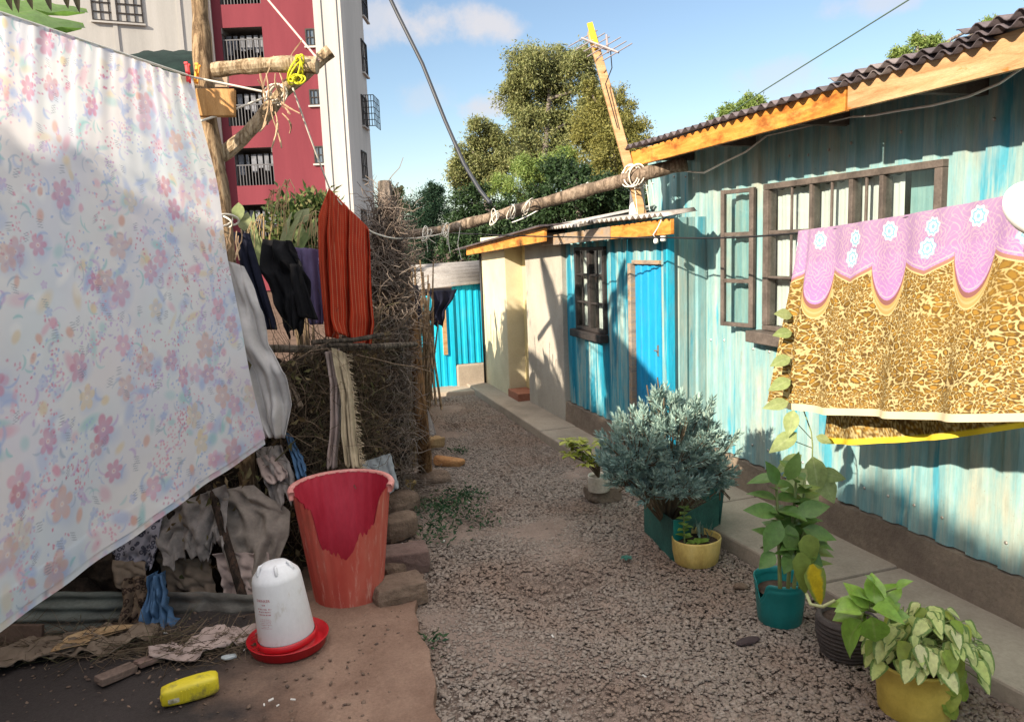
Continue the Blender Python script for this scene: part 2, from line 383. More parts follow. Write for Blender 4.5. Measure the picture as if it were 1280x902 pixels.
def sheet_roof(mb, y0, y1, x0, z0, x1, z1, pitch=0.085, amp=0.012, nx=3, jag=0.0):
    n = int((y1-y0)/pitch*8); ys = np.linspace(y0, y1, n); vs = []
    for i in range(nx+1):
        t = i/nx
        for y in ys:
            j = (jag*math.sin(y*3.1)+jag*0.5*math.sin(y*11)) if i == 0 else 0
            vs.append((x0+(x1-x0)*t+j, y, z0+(z1-z0)*t+amp*math.sin(2*math.pi*y/pitch)))
    mb.add(vs, [(i*n+j, i*n+j+1, (i+1)*n+j+1, (i+1)*n+j) for i in range(nx) for j in range(n-1)])
def quads_leaves(c, d, Ln, W, rg, curl=0.15):
    """many small diamond leaves: centres c, directions d"""
    n = len(c); d = d/np.linalg.norm(d, axis=1)[:, None]
    r = rg.normal(size=(n, 3)); b = np.cross(d, r); b /= np.linalg.norm(b, axis=1)[:, None]; nn = np.cross(d, b)
    Ln = (Ln*rg.uniform(.7, 1.3, n))[:, None]; W = (W*rg.uniform(.7, 1.3, n))[:, None]
    v = np.stack([c, c+d*Ln*.45+b*W/2+nn*Ln*curl*.5, c+d*Ln, c+d*Ln*.45-b*W/2+nn*Ln*curl*.5], 1).reshape(-1, 3)
    return v, np.arange(4*n).reshape(n, 4)

# ------------------------------------------------------------------ ground, lane, pavement, terrace
def soilmat(name, stops, scale, patches=None, bs=0.6, bscale=45):
    m, nt, b = nmat(name)
    c = ramp(nt, noise(nt, scale, 7, 0.65), stops)
    c = mixc(nt, 1.0, c, ramp(nt, noise(nt, 130, 4, 0.75), [(0.25, gray(0.7)), (0.75, gray(1.25))]), 'MULTIPLY')
    if patches:
        c = mixc(nt, ramp(nt, noise(nt, patches[1], 5, 0.6), [(patches[2], gray(0)), (patches[2]+.12, gray(1))]), c, patches[0])
    L_(nt, c, b.inputs['Base Color']); b.inputs['Roughness'].default_value = 0.95; spec(b, 0.12)
    hsum = mixc(nt, 0.5, noise(nt, bscale, 6, 0.75), noise(nt, 9, 4, 0.6))
    bump(nt, b, hsum, bs, 0.03); return m
M_soil = soilmat('soil', [(0.3, (0.070, 0.045, 0.032)), (0.7, (0.15, 0.10, 0.075))], 2.5)
M_lane = soilmat('lane_soil', [(0.3, (0.17, 0.127, 0.105)), (0.7, (0.30, 0.235, 0.198))], 3.5)
M_conc = std('concrete', [(0.25, (0.22, 0.185, 0.15)), (0.55, (0.34, 0.29, 0.235)), (0.8, (0.42, 0.36, 0.29))], 2.2, rough=0.9, bs=0.25, bscale=70, fine=0.14)
M_plinth = std('plinth_concrete', [(0.3, (0.13, 0.10, 0.08)), (0.55, (0.22, 0.175, 0.135)), (0.8, (0.30, 0.24, 0.18))], 2.6, rough=0.95, bs=0.6, bscale=38, fine=0.2, bdist=0.02)
def gsheet(name, x0, x1, y0, y1, z, step, mat, amp, seed, keep=None):
    nx, ny = int((x1-x0)/step)+1, int((y1-y0)/step)+1
    X, Y = np.meshgrid(np.linspace(x0, x1, nx), np.linspace(y0, y1, ny)); Z = np.full(X.shape, z)
    r = np.random.default_rng(seed)
    for k in range(14):
        a = r.uniform(0, 6.28); f = r.uniform(1.5, 14); Z = Z+amp/(1+f*.35)*np.sin((X*math.cos(a)+Y*math.sin(a))*f+r.uniform(0, 6))
    v = np.stack([X, Y, Z], -1).reshape(-1, 3); f = grid_faces(nx, ny)
    if keep is not None: f = f[keep(v[f].mean(1))]
    return tag(np_obj(name, v, f, mat, None, True), kind='structure')
gg = MB(); S = 600; gg.add([(-S, -S, -.06), (S, -S, -.06), (S, S, -.06), (-S, S, -.06)], [(0, 1, 2, 3)])
tag(gg.build('ground', M_soil), kind='structure')
LX = lambda y: np.interp(y, [-3, 1.0, 2.6, 3.7, 4.6, 5.9, 8.6, 9.3], [0.35, 0.42, 0.50, 0.60, 0.78, 1.02, 1.72, 1.85])     # left edge of the lane
RX = lambda y: np.interp(y, [-3, 1.9, 3.3, 5.6, 9.3], [2.62, 2.50, 2.37, 2.25, 2.27])                                      # kerb line
gsheet('gravel_path', -0.4, 2.75, -1.5, 9.5, -0.012, 0.04, M_lane, 0.012, 3)
gsheet('soil_verge', -3.2, 1.1, 3.5, 9.5, -0.008, 0.07, M_soil, 0.02, 4, keep=lambda c: c[:, 0] < LX(c[:, 1])-0.05)
pm = MB(); ys = [-2, -0.75, 0.5, 1.72, 2.93, 4.12, 5.3, 6.45, 7.6, 9.3]
for a, b in zip(ys[:-1], ys[1:]):
    a2, b2 = a+.005, b-.005; zz = 0.08+random.uniform(-.004, .004)
    pm.hexa([(RX(a2), a2, -.1), (3.2, a2, -.1), (3.2, b2, -.1), (RX(b2), b2, -.1), (RX(a2)+.01, a2, zz), (3.2, a2, zz+.006), (3.2, b2, zz+.006), (RX(b2)+.01, b2, zz)])
tag(pm.build('pavement', M_conc, bevel=0.012), kind='structure')
ap = MB(); ap.hexa([(1.55, 8.95, -.1), (2.5, 8.7, -.1), (2.5, 9.8, -.1), (1.4, 9.8, -.1), (1.58, 8.98, .05), (2.5, 8.75, .05), (2.5, 9.8, .055), (1.4, 9.8, .055)])
tag(ap.build('concrete_apron', M_conc, bevel=0.01), kind='structure')

# earth terrace on the left, darker towards its left side
m, nt, b = nmat('terrace_earth')
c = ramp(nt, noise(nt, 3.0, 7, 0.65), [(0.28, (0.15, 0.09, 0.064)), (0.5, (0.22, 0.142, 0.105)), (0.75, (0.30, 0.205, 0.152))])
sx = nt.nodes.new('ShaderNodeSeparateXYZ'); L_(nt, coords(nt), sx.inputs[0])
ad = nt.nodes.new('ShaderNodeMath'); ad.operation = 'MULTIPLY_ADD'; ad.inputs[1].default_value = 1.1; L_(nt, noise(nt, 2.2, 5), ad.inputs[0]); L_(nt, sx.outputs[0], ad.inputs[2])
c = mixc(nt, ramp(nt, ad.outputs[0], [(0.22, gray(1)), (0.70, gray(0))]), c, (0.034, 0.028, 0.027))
c = mixc(nt, 1.0, c, ramp(nt, noise(nt, 90, 5, 0.7), [(0.25, gray(0.75)), (0.75, gray(1.2))]), 'MULTIPLY')
L_(nt, c, b.inputs['Base Color']); b.inputs['Roughness'].default_value = 0.9; spec(b, 0.2); bump(nt, b, mixc(nt, 0.5, noise(nt, 50, 5, .7), noise(nt, 8, 4)), 0.55, 0.03)
nx, ny = 90, 80; v = []
for j in range(ny):
    for i in range(nx):
        y = -0.6+4.45*j/(ny-1); s = i/(nx-1); xr = np.interp(y, [-1, 2.62, 3.62, 4], [0.42, 0.49, 0.575, 0.6])+0.012*math.sin(y*9)+.008*math.sin(y*23)
        x = -3.4+(xr+3.4)*(1-(1-s)**1.8); z = 0.045+0.008*math.sin(3*x+2*y)+0.006*math.sin(7*x-5*y)+.003*math.sin(17*x+13*y)
        if i == nx-1: z = -0.05
        if i == nx-2: z -= 0.01
        v.append((x, y, z))
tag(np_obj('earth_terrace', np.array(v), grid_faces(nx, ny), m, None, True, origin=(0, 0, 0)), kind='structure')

# crushed stone: one mass nobody could count
def stones(name, n, xf, yr, size, mat, seed, zoff=0.0, dens=None):
    rg = np.random.default_rng(seed)
    t = (1+5**.5)/2
    iv = np.array([(-1, t, 0), (1, t, 0), (-1, -t, 0), (1, -t, 0), (0, -1, t), (0, 1, t), (0, -1, -t), (0, 1, -t), (t, 0, -1), (t, 0, 1), (-t, 0, -1), (-t, 0, 1)], float); iv /= np.linalg.norm(iv[0])
    ff = np.array([(0, 11, 5), (0, 5, 1), (0, 1, 7), (0, 7, 10), (0, 10, 11), (1, 5, 9), (5, 11, 4), (11, 10, 2), (10, 7, 6), (7, 1, 8), (3, 9, 4), (3, 4, 2), (3, 2, 6), (3, 6, 8), (3, 8, 9), (4, 9, 5), (2, 4, 11), (6, 2, 10), (8, 6, 7), (9, 8, 1)])
    y = yr[0]+(yr[1]-yr[0])*rg.random(n)**1.35; s = rg.random(n); x0, x1 = xf(y); x = x0+(x1-x0)*s
    if dens is not None:
        k = rg.random(n) < dens(x, y, s); x, y, s = x[k], y[k], s[k]; n = len(x)
    sc = rg.uniform(size[0], size[1], n)*rg.uniform(.7, 1.25, n)
    a = rg.uniform(0, 6.28, n); V_ = iv[None]*(1+rg.uniform(-.32, .32, (n, 12, 1)))
    V_ = V_*np.stack([sc*rg.uniform(.8, 1.3, n), sc*rg.uniform(.6, 1.0, n), sc*rg.uniform(.22, .45, n)], 1)[:, None, :]
    tl = rg.uniform(-.5, .5, n)[:, None]; V_[:, :, 2] = V_[:, :, 2]+V_[:, :, 0]*tl
    ca, sa = np.cos(a)[:, None], np.sin(a)[:, None]
    X = V_[:, :, 0]*ca-V_[:, :, 1]*sa+x[:, None]; Y = V_[:, :, 0]*sa+V_[:, :, 1]*ca+y[:, None]; Z = V_[:, :, 2]+zoff+sc[:, None]*0.04
    F_ = (ff[None]+(np.arange(n)*12)[:, None, None]).reshape(-1, 3)
    return tag(np_obj(name, np.stack([X, Y, Z], -1).reshape(-1, 3), F_, mat, origin=(1, 4, 0)), kind='stuff')
def stonemat(name, cols):
    m, nt, b = nmat(name); g = nt.nodes.new('ShaderNodeNewGeometry')
    c = ramp(nt, g.outputs['Random Per Island'], [(i/(len(cols)-1), q) for i, q in enumerate(cols)])
    c = mixc(nt, 1.0, c, ramp(nt, noise(nt, 120, 4, .7), [(0.3, gray(0.75)), (0.7, gray(1.2))]), 'MULTIPLY')
    c = mixc(nt, ramp(nt, noise(nt, 1.3, 6), [(0.46, gray(0)), (0.62, gray(0.6))]), c, (0.21, 0.14, 0.105))
    L_(nt, c, b.inputs['Base Color']); b.inputs['Roughness'].default_value = 0.9; spec(b, 0.2); bump(nt, b, noise(nt, 200, 4, .7), 0.4, 0.004); return m
M_st = stonemat('crushed_stone', [(0.185, 0.150, 0.127), (0.24, 0.20, 0.172), (0.21, 0.172, 0.145), (0.275, 0.232, 0.20), (0.235, 0.188, 0.155), (0.31, 0.265, 0.23)])
def dens(x, y, s):
    patch = 0.5+0.5*np.sin(x*5+1.3*np.sin(y*2.1))*np.sin(y*3.3+x*2)
    return np.clip(0.25+2.6*s, 0, 1)*np.where((s < .55) & (patch > .66), 0.22, 1.0)
stones('gravel', 60000, lambda y: (LX(y)-.06, RX(y)+.0), (1.5, 9.0), (0.0078, 0.0158), M_st, 21, 0.0, dens)
stones('gravel_chippings', 42000, lambda y: (LX(y)-.1, RX(y)+.0), (1.5, 7.0), (0.004, 0.009), M_st, 22, 0.0)
stones('rubble', 1500, lambda y: (LX(y)-.75, LX(y)+.05), (3.85, 8.8), (0.008, 0.028), stonemat('rubble_stone', [(0.10, 0.07, 0.055), (0.17, 0.12, 0.09), (0.22, 0.16, 0.13), (0.13, 0.10, 0.085)]), 23, 0.0)
stones('soil_crumbs', 900, lambda y: (np.full_like(y, -1.6), LX(y)-.08), (2.3, 3.9), (0.003, 0.010), stonemat('crumb', [(0.10, 0.07, 0.055), (0.17, 0.12, 0.09), (0.06, 0.045, 0.04)]), 24, 0.048)

# ------------------------------------------------------------------ shared building materials
M_wood_or = std('varnished_wood', [(0.25, (0.36, 0.13, 0.022)), (0.5, (0.56, 0.24, 0.045)), (0.72, (0.66, 0.35, 0.10))], 3.0, (1, 0.9, 7), rough=0.55, bs=0.2, bscale=40, fine=0.18, dist=1.2)
def stain(m, colr, lo, hi, sc=5):
    nt = m.node_tree; b = nt.nodes['Principled BSDF']; src = b.inputs['Base Color'].links[0].from_socket
    c = mixc(nt, ramp(nt, noise(nt, sc, 6, .65, (1, 1, 2.2)), [(lo, gray(0)), (hi, gray(.85))]), src, colr); L_(nt, c, b.inputs['Base Color'])
stain(M_wood_or, (.20, .055, .010), .50, .64, 4)
M_wood_pale = std('raw_plank', [(0.25, (0.26, 0.13, 0.05)), (0.5, (0.42, 0.26, 0.13)), (0.75, (0.50, 0.36, 0.21))], 2.5, (1, 1.2, 8), rough=0.7, bs=0.2, bscale=40, fine=0.2, dist=1.0)
stain(M_wood_pale, (.42, .12, .015), .60, .66, 6)
M_wood_grey = std('weathered_wood', [(0.3, (0.15, 0.12, 0.10)), (0.5, (0.30, 0.24, 0.19)), (0.7, (0.36, 0.22, 0.10))], 4.0, (1, 1.6, 5), rough=0.85, bs=0.4, bscale=50, fine=0.25)
M_darkwood = std('dark_frame', [(0.3, (0.055, 0.045, 0.040)), (0.7, (0.145, 0.12, 0.105))], 8, rough=0.7, bs=0.3, bscale=70)
M_blackframe = std('black_frame', [(0.3, (0.018, 0.016, 0.016)), (0.7, (0.05, 0.042, 0.04))], 9, rough=0.6, bs=0.2)
M_roof = std('galvanised_roof', [(0.3, (0.05, 0.045, 0.05)), (0.55, (0.12, 0.10, 0.11)), (0.8, (0.25, 0.22, 0.21))], 5, rough=0.5, bs=0.2, metal=0.35)
M_zinc = std('zinc_sheet', [(0.3, (0.30, 0.28, 0.26)), (0.6, (0.48, 0.45, 0.42)), (0.8, (0.30, 0.20, 0.13))], 4, (1, 1, 1), rough=0.45, bs=0.15, metal=0.4)
M_glass = glassmat('window_glass'); M_curtain = clothmat('white_curtain', (0.80, 0.77, 0.72), 0.92, 0.2)
M_tinA = tinpaint('faded_turquoise_tin', (0.27, 0.37, 0.35), (0.17, 0.34, 0.365), (0.06, 0.29, 0.38), 0.58, (0.40, 0.35, 0.25))
M_tinB = tinpaint('teal_tin', (0.30, 0.40, 0.37), (0.05, 0.32, 0.42), (0.012, 0.20, 0.30), 0.49, (0.30, 0.26, 0.18))
M_cyan = tinpaint('bright_cyan_tin', (0.008, 0.40, 0.60), (0.005, 0.44, 0.66), (0.004, 0.31, 0.55), 0.60, (0.10, 0.34, 0.45))
M_door = tinpaint('blue_door_paint', (0.008, 0.24, 0.46), (0.006, 0.27, 0.52), (0.005, 0.17, 0.38), 0.58, (0.06, 0.2, 0.34))
M_bluetrim = tinpaint('blue_trim_paint', (0.02, 0.38, 0.55), (0.01, 0.30, 0.50), (0.3, 0.45, 0.42), 0.62)
M_cable_w = plain('white_cable', (0.75, 0.73, 0.70), 0.5); M_black = plain('black_rubber', (0.012, 0.012, 0.014), 0.5)
M_screw = plain('screw_head', (0.35, 0.33, 0.30), 0.4, 0.5, 0.7)
M_dark = plain('dark_interior', (0.012, 0.011, 0.012), 0.95, 0.05)

# ------------------------------------------------------------------ near house: faded turquoise corrugated iron
HX = 2.95
H = thing('tin_house', 'long faded turquoise corrugated iron house with orange eave board, behind the leopard print blanket', 'house', (HX, 2.0, 0))
wm = MB(); corr_wall(wm, (HX, 5.62), (HX, -1.6), 0.285, 2.50, 0.165, 0.020, [(5.62-4.08, 5.62-2.77, 1.175, 2.06)], 8, side=-1)
wall = wm.build('wall', M_tinA, H)
sc = MB()
for z in (0.42, 1.05, 2.2):
    for k in range(44):
        y = 5.62-0.165*(k+.7)
        if random.random() < .7 and not (2.7 < y < 4.15 and 1.1 < z < 2.1): sc.lathe((HX-.020, y, z+random.uniform(-.015, .015)), [(0.009, -.002), (0.009, .002), (0.005, .006)], 8, axis=(-1, 0, 0), cap1=True)
sc.build('rivets', M_screw, wall)['kind'] = 'stuff'
pl = MB(); n = 60; ysl = np.linspace(5.6, -1.6, n); vs = []
for i, y in enumerate(ysl):
    j1, j2 = random.uniform(-.006, .006), random.uniform(-.010, .006)
    vs += [(HX-.045, y, 0.0), (HX-.028+j1, y, 0.275+j2), (HX+.06, y, 0.285+j2*.5), (HX+.2, y, .285), (HX+.2, y, 0)]
pl.add(vs, [(i*5+k, i*5+k+1, (i+1)*5+k+1, (i+1)*5+k) for i in range(n-1) for k in range(4)]); pl.build('plinth', M_plinth, H)
iw = MB(); iw.box((HX+.30, -1.6, .0), (HX+.33, 5.5, 2.40)); iw.box((HX+.03, -1.62, 0.3), (HX+.33, -1.6, 2.4)); iw.build('lining', M_dark, H)
fz = [(5.08, 2.270, 2.375), (2.945, 2.290, 2.405), (-1.0, 2.27, 2.47)]
for nm, a, b, mt, lb in (('fascia_board', fz[0], (2.952, 2.290, 2.405), M_wood_or, 'varnished orange eave board'), ('fascia_board', (2.938, 2.292, 2.408), fz[2], M_wood_pale, 'paler stained eave board nearer the camera')):
    f = MB(); f.hexa([(2.535, a[0], a[1]), (2.562, a[0], a[1]), (2.562, b[0], b[1]), (2.535, b[0], b[1]), (2.535, a[0], a[2]), (2.562, a[0], a[2]), (2.562, b[0], b[2]), (2.535, b[0], b[2])])
    o = f.build(nm, mt, H, bevel=0.003); o['label'] = lb
rf = MB(); sheet_roof(rf, 2.2, 5.13, 2.49, 2.405, 6.5, 2.95, 0.085, 0.013, jag=0.006); sheet_roof(rf, -1.6, 2.32, 2.47, 2.455, 6.5, 3.0, 0.085, 0.013, jag=0.008); sheet_roof(rf, 1.6, 3.0, 2.475, 2.428, 6.5, 2.975, 0.085, 0.012, jag=0.01)
o = rf.build('roof', M_roof, H, smooth=True, solid=0.004)
for y in (4.95, 4.2, 3.4, 2.6, 1.8, 1.0): ra = MB(); ra.box((2.565, y-.025, 2.30), (2.96, y+.025, 2.385)); ra.build('rafter', M_darkwood, H)
cb = MB()
def sagline(pts, n=24, sag=0.02, seed=0):
    pts = [np.array(p, float) for p in pts]; out = []
    for i, (a, b) in enumerate(zip(pts[:-1], pts[1:])):
        for k in range(n):
            t = k/n; q = a*(1-t)+b*t; q = q.copy(); q[2] -= sag*4*t*(1-t); out.append(q)
    return out+[pts[-1]]
cpx = [(842, 211), (855, 214), (880, 216), (905, 203), (932, 190), (958, 170)]
cb.tube([V(x, y, 2.84) for x, y in cpx], 0.006, 6); cb.tube([V(x, y, 2.72) for x, y in [(1066, 146), (1088, 145), (1120, 139), (1165, 132), (1210, 121), (1250, 104), (1282, 82)]], 0.0055, 6)
cb.tube([V(958, 170, 2.84), V(1010, 158, 2.9), V(1066, 146, 2.72)], 0.004, 6)
cb.build('eave_cable', M_cable_w, H, smooth=True)
# window
W_ = MB(); y0, y1, z0, z1 = 2.77, 4.08, 1.175, 2.06; xf0, xf1 = HX-.035, HX+.03
def bar(mb, ya, yb, za, zb, x0=xf0, x1=xf1): mb.box((x0, ya, za), (x1, yb, zb))
bar(W_, y0, y1, z1-.035, z1); bar(W_, y0, y1, z0, z0+.03); bar(W_, y0, y0+.045, z0+.031, z1-.036); bar(W_, y1-.05, y1, z0+.031, z1-.036)
for px, wd in ((1018, .022), (1068, .03), (1106, .028)):
    y = V(px, 270, HX)[1]; bar(W_, y-wd/2, y+wd/2, z0+.031, z1-.036, xf0+.004, xf1)
zb = V(1000, 289, HX)[2]; bar(W_, y0+.046, y1-.051, zb-.012, zb+.012, xf0+.006, xf1-.004); bar(W_, y0+.046, y1-.051, zb-.28, zb-.262, xf0+.006, xf1-.004)
for px in (993, 1043, 1086):
    y = V(px, 270, HX)[1]; bar(W_, y-.007, y+.007, z0+.031, z1-.036, xf0+.010, xf0+.024)
win = W_.build('window', M_darkwood, H, bevel=0.004); win['label'] = 'wide dark framed window with white curtain'
g = MB(); g.box((HX-.012, y0+.02, z0+.02), (HX-.008, y1-.02, z1-.02)); g.build('pane', M_glass, win)
yc = V(1122, 250, HX)[1]
vs = []; nu = 90
for j in range(12):
    for i in range(nu): 
        y = y1-.03-(y1-.03-yc)*i/(nu-1); vs.append((HX+.045+.004*math.sin(i*.55)+.003*math.sin(i*1.7+j*.2), y, z0+(z1-z0-.03-.012*math.sin(i*.35)**2)*j/11))
np_obj('curtain', np.array(vs), grid_faces(nu, 12), M_curtain, win, True)
g = MB(); g.box((HX+.10, y0, z0), (HX+.11, yc+.02, z1)); g.build('backing', tinpaint('pale_teal_board', (0.30, 0.42, 0.40), (0.22, 0.36, 0.36), (0.12, 0.27, 0.3), 0.55), win)
g = MB(); g.box((HX-.12, y0-.03, z0-.075), (HX-.005, y1+.05, z0-.004)); g.build('sill', M_darkwood, win, bevel=0.006)
for f in (1,):
    s = MB(); A = np.array([HX-.045, 4.145]); B = np.array([HX-.115, 4.40]); d = (B-A)/np.linalg.norm(B-A); L1 = np.linalg.norm(B-A); nn = np.array([-d[1], d[0]])
    def sb(s0, s1, za, zb_, t=.014): 
        q0, q1 = A+d*s0, A+d*s1; s.hexa([(*(q0-nn*t), za), (*(q1-nn*t), za), (*(q1+nn*t), za), (*(q0+nn*t), za), (*(q0-nn*t), zb_), (*(q1-nn*t), zb_), (*(q1+nn*t), zb_), (*(q0+nn*t), zb_)])
    sb(0, .035, 1.18, 2.05); sb(L1-.03, L1, 1.18, 2.05)
    for zz in (1.18, 1.46, 1.755, 2.022): sb(.0351, L1-.0301, zz, zz+.026, .012)
    sash = s.build('casement_sash', M_darkwood, win, bevel=0.003)
    g = MB(); g.hexa([(*(A+d*.03-nn*.002), 1.2), (*(B-d*.02-nn*.002), 1.2), (*(B-d*.02+nn*.002), 1.2), (*(A+d*.03+nn*.002), 1.2), (*(A+d*.03-nn*.002), 2.03), (*(B-d*.02-nn*.002), 2.03), (*(B-d*.02+nn*.002), 2.03), (*(A+d*.03+nn*.002), 2.03)])
    g.build('sash_pane', M_glass, win)

# ------------------------------------------------------------------ low house beyond: teal iron and grey masonry under one eave
X2 = 2.66
Lh = thing('low_house', 'low teal tin and grey rendered house with blue door and barred window', 'house', (X2, 6.4, 0))
wm = MB(); dy0, dy1, dz1 = 4.885, 5.362, 1.585; wy0, wy1, wz0, wz1 = 5.80, 6.43, 0.995, 1.715
corr_wall(wm, (X2, 6.70), (X2, 4.78), 0.275, 1.90, 0.15, 0.016, [(6.70-wy1, 6.70-wy0, wz0, wz1), (6.70-dy1, 6.70-dy0, 0.275, dz1)], 6, side=-1)
wm.build('tin_wall', M_tinB, Lh)
em = MB(); corr_wall(em, (X2-.001, 4.78), (HX+.0, 4.78), 0.02, 1.90, 0.15, 0.012, side=-1); em.build('end_wall', M_tinA, Lh)
ct = MB(); ct.box((X2-.022, 4.755, 0.28), (X2+.03, 4.777, 1.80)); ct.build('corner_trim', M_bluetrim, Lh)
M_render = std('grey_render', [(0.25, (0.26, 0.235, 0.20)), (0.5, (0.38, 0.35, 0.30)), (0.75, (0.45, 0.42, 0.36))], 2.2, (1, 1, .6), rough=0.95, bs=0.3, bscale=60, fine=0.1)
gm = MB(); gm.box((X2-.05, 6.70, 0), (X2+.3, 7.74, 1.86)); gm.build('masonry_wall', M_render, Lh, bevel=0.008)
pl = MB(); n = 20; vs = []
for y in np.linspace(6.70, 4.75, n):
    j1, j2 = random.uniform(-.006, .006), random.uniform(-.012, .008)
    vs += [(X2-.05, y, 0), (X2-.035+j1, y, .265+j2), (X2+.05, y, .275), (X2+.2, y, .275)]
pl.add(vs, [(i*4+k, i*4+k+1, (i+1)*4+k+1, (i+1)*4+k) for i in range(n-1) for k in range(3)]); pl.build('plinth', M_plinth, Lh)
iw = MB(); iw.box((X2+.26, 4.85, .0), (X2+.28, 6.69, 1.85)); iw.build('lining', M_dark, Lh)
FXL = 2.46
ft = lambda x, y: V(x, y, FXL)
def board(pa, pb, pc, pd, th=.028):   # top-left, top-right, bottom-right, bottom-left in the plane X
    q = [pd, pc, pb, pa]; return [(p[0], p[1], p[2]) for p in q]+[(p[0]+th, p[1], p[2]) for p in q]
def addboard(mb, ptl, ptr, pbr, pbl, th=.028):
    q = [pbl, pbr, ptr, ptl]; vs = [tuple(p) for p in q]+[(p[0]+th, p[1], p[2]) for p in q]
    mb.add(vs, [(0, 1, 2, 3), (7, 6, 5, 4), (0, 4, 5, 1), (1, 5, 6, 2), (2, 6, 7, 3), (3, 7, 4, 0)])
f = MB(); addboard(f, ft(676, 296), ft(762, 283), ft(762, 299), ft(676, 308)); o = f.build('fascia_board', M_wood_grey, Lh, bevel=.003); o['label'] = 'weathered grey stained eave board'
f = MB(); addboard(f, ft(763, 283), ft(838, 273), ft(838, 293), ft(763, 299)); o = f.build('fascia_board', M_wood_or, Lh, bevel=.003); o['label'] = 'orange end of the eave board'
zr = ft(760, 283)[2]+.012; ya, yb = ft(838, 275)[1]-.02, ft(676, 296)[1]
rf = MB(); sheet_roof(rf, ya, 5.5, FXL-.06, zr+.03, 2.64, zr+.06, .08, .012, jag=.01); sheet_roof(rf, 5.45, 5.75, FXL-.06, zr+.033, HX-.03, zr+.13, .08, .012); sheet_roof(rf, 5.7, yb, FXL-.06, zr+.012, 5.5, zr+.5, .08, .012, jag=.012)
rf.build('roof', M_zinc, Lh, smooth=True, solid=.004)
# window
w2 = MB(); xa, xb = X2-.03, X2+.03
for a in ((wy0, wy1, wz1-.03, wz1), (wy0, wy1, wz0, wz0+.03), (wy0, wy0+.035, wz0+.031, wz1-.031), (wy1-.035, wy1, wz0+.031, wz1-.031), (6.09, 6.15, wz0+.031, wz1-.031)): bar(w2, *a, xa, xb)
for zz in (1.23, 1.47): bar(w2, wy0+.036, 6.089, zz, zz+.016, xa+.004, xb-.01); bar(w2, 6.151, wy1-.036, zz, zz+.016, xa+.004, xb-.01)
for yy in (5.95, 6.28): bar(w2, yy-.006, yy+.006, wz0+.031, wz1-.031, xa+.008, xa+.020)
win2 = w2.build('window', M_blackframe, Lh, bevel=.003)
g = MB(); g.box((X2-.006, wy0+.02, wz0+.02), (X2-.002, wy1-.02, wz1-.02)); g.build('pane', M_glass, win2)
vs = []; nu = 60
for j in range(10):
    for i in range(nu): vs.append((X2+.05+.006*math.sin(i*.8)+.003*math.sin(i*1.9), wy1-(wy1-wy0)*i/(nu-1), wz0+(wz1-wz0)*j/9))
np_obj('curtain', np.array(vs), grid_faces(nu, 10), M_curtain, win2, True)
g = MB(); g.box((X2-.08, wy0-.02, wz0-.07), (X2-.004, wy1+.03, wz0-.003)); g.build('sill', M_blackframe, win2, bevel=.008)
# door
d = MB(); corr_wall(d, (X2+.016, dy1-.05), (X2+.016, dy0+.008), 0.285, dz1-.01, .11, .010, side=-1); dr = d.build('door', M_door, Lh, solid=.012)
d = MB(); d.box((X2-.03, dy1-.048, .28), (X2+.03, dy1+.004, dz1)); d.box((X2-.02, dy0, dz1-.006), (X2+.03, dy1-.049, dz1+.024)); d.build('door_frame', M_wood_grey, Lh, bevel=.003)
d = MB(); d.box((X2-.006, 4.93, .92), (X2+.010, 4.95, 1.0)); d.box((X2-.02, 4.934, .955), (X2-.007, 4.97, .965)); d.build('latch', M_screw, dr)
lp = MB(); c0 = ft(820, 299); lp.lathe(c0+np.array([0, 0, -.028]), [(.012, 0), (.017, .01), (.015, .028), (.008, .034)], 14, cap1=True); c1 = ft(829, 296); lp.lathe(c1+np.array([0, 0, -.03]), [(.010, 0), (.020, .006), (.016, .025), (.020, .035)], 14, cap1=True)
lp.tube([c0+np.array([0, 0, .005]), c0+np.array([-.02, 0, .03]), ft(822, 285), ft(829, 270)], .004, 6)
lp.build('lamp_holder', plain('white_porcelain', (.8, .79, .76), .3), Lh, smooth=True)

# ------------------------------------------------------------------ cream house with the orange rake board
Ch = thing('cream_house', 'cream rendered house with bright orange eave board and thin black pipe, beyond the grey wall', 'house', (2.75, 8.6, 0))
M_cream = std('cream_render', [(0.25, (0.46, 0.40, 0.27)), (0.6, (0.60, 0.54, 0.38)), (0.8, (0.66, 0.61, 0.46))], 2.0, rough=.9, bs=.15, bscale=60, fine=.06)
c = MB(); c.box((2.52, 8.18, 0), (4.5, 9.15, 1.86)); c.build('wall', M_cream, Ch, bevel=.008)
c = MB(); c.box((2.72, 7.742, 0.0), (4.5, 8.178, 1.86)); c.build('recess_wall', std('yellow_render', [(0.3, (0.55, 0.45, 0.22)), (0.7, (0.66, 0.57, 0.32))], 2, rough=.9, fine=.06), Ch)
c = MB(); c.box((2.50, 7.80, .06), (2.72, 8.17, .16)); c.build('step', std('red_brick', [(.3, (.24, .09, .06)), (.7, (.36, .16, .10))], 9, bs=.4), Ch, bevel=.006)
c = MB(); c.tube([(2.50, 9.12, 0), (2.50, 9.12, 1.8)], .014, 8); c.build('pipe', M_black, Ch, smooth=True)
c = MB(); fc = lambda x, y: V(x, y, 2.36); addboard(c, fc(583, 310), fc(680, 285), fc(680, 302), fc(583, 319)); c.build('fascia_board', M_wood_or, Ch, bevel=.003)
a0, a1 = fc(575, 312), fc(682, 283)
c = MB(); c.hexa([(2.30, a0[1], a0[2]-.004), (2.30, a1[1], a1[2]-.001), (4.4, a1[1], a1[2]+.1), (4.4, a0[1], a0[2]+.1), (2.30, a0[1], a0[2]+.012), (2.30, a1[1], a1[2]+.015), (4.4, a1[1], a1[2]+.115), (4.4, a0[1], a0[2]+.115)])
c.build('roof', M_roof, Ch)

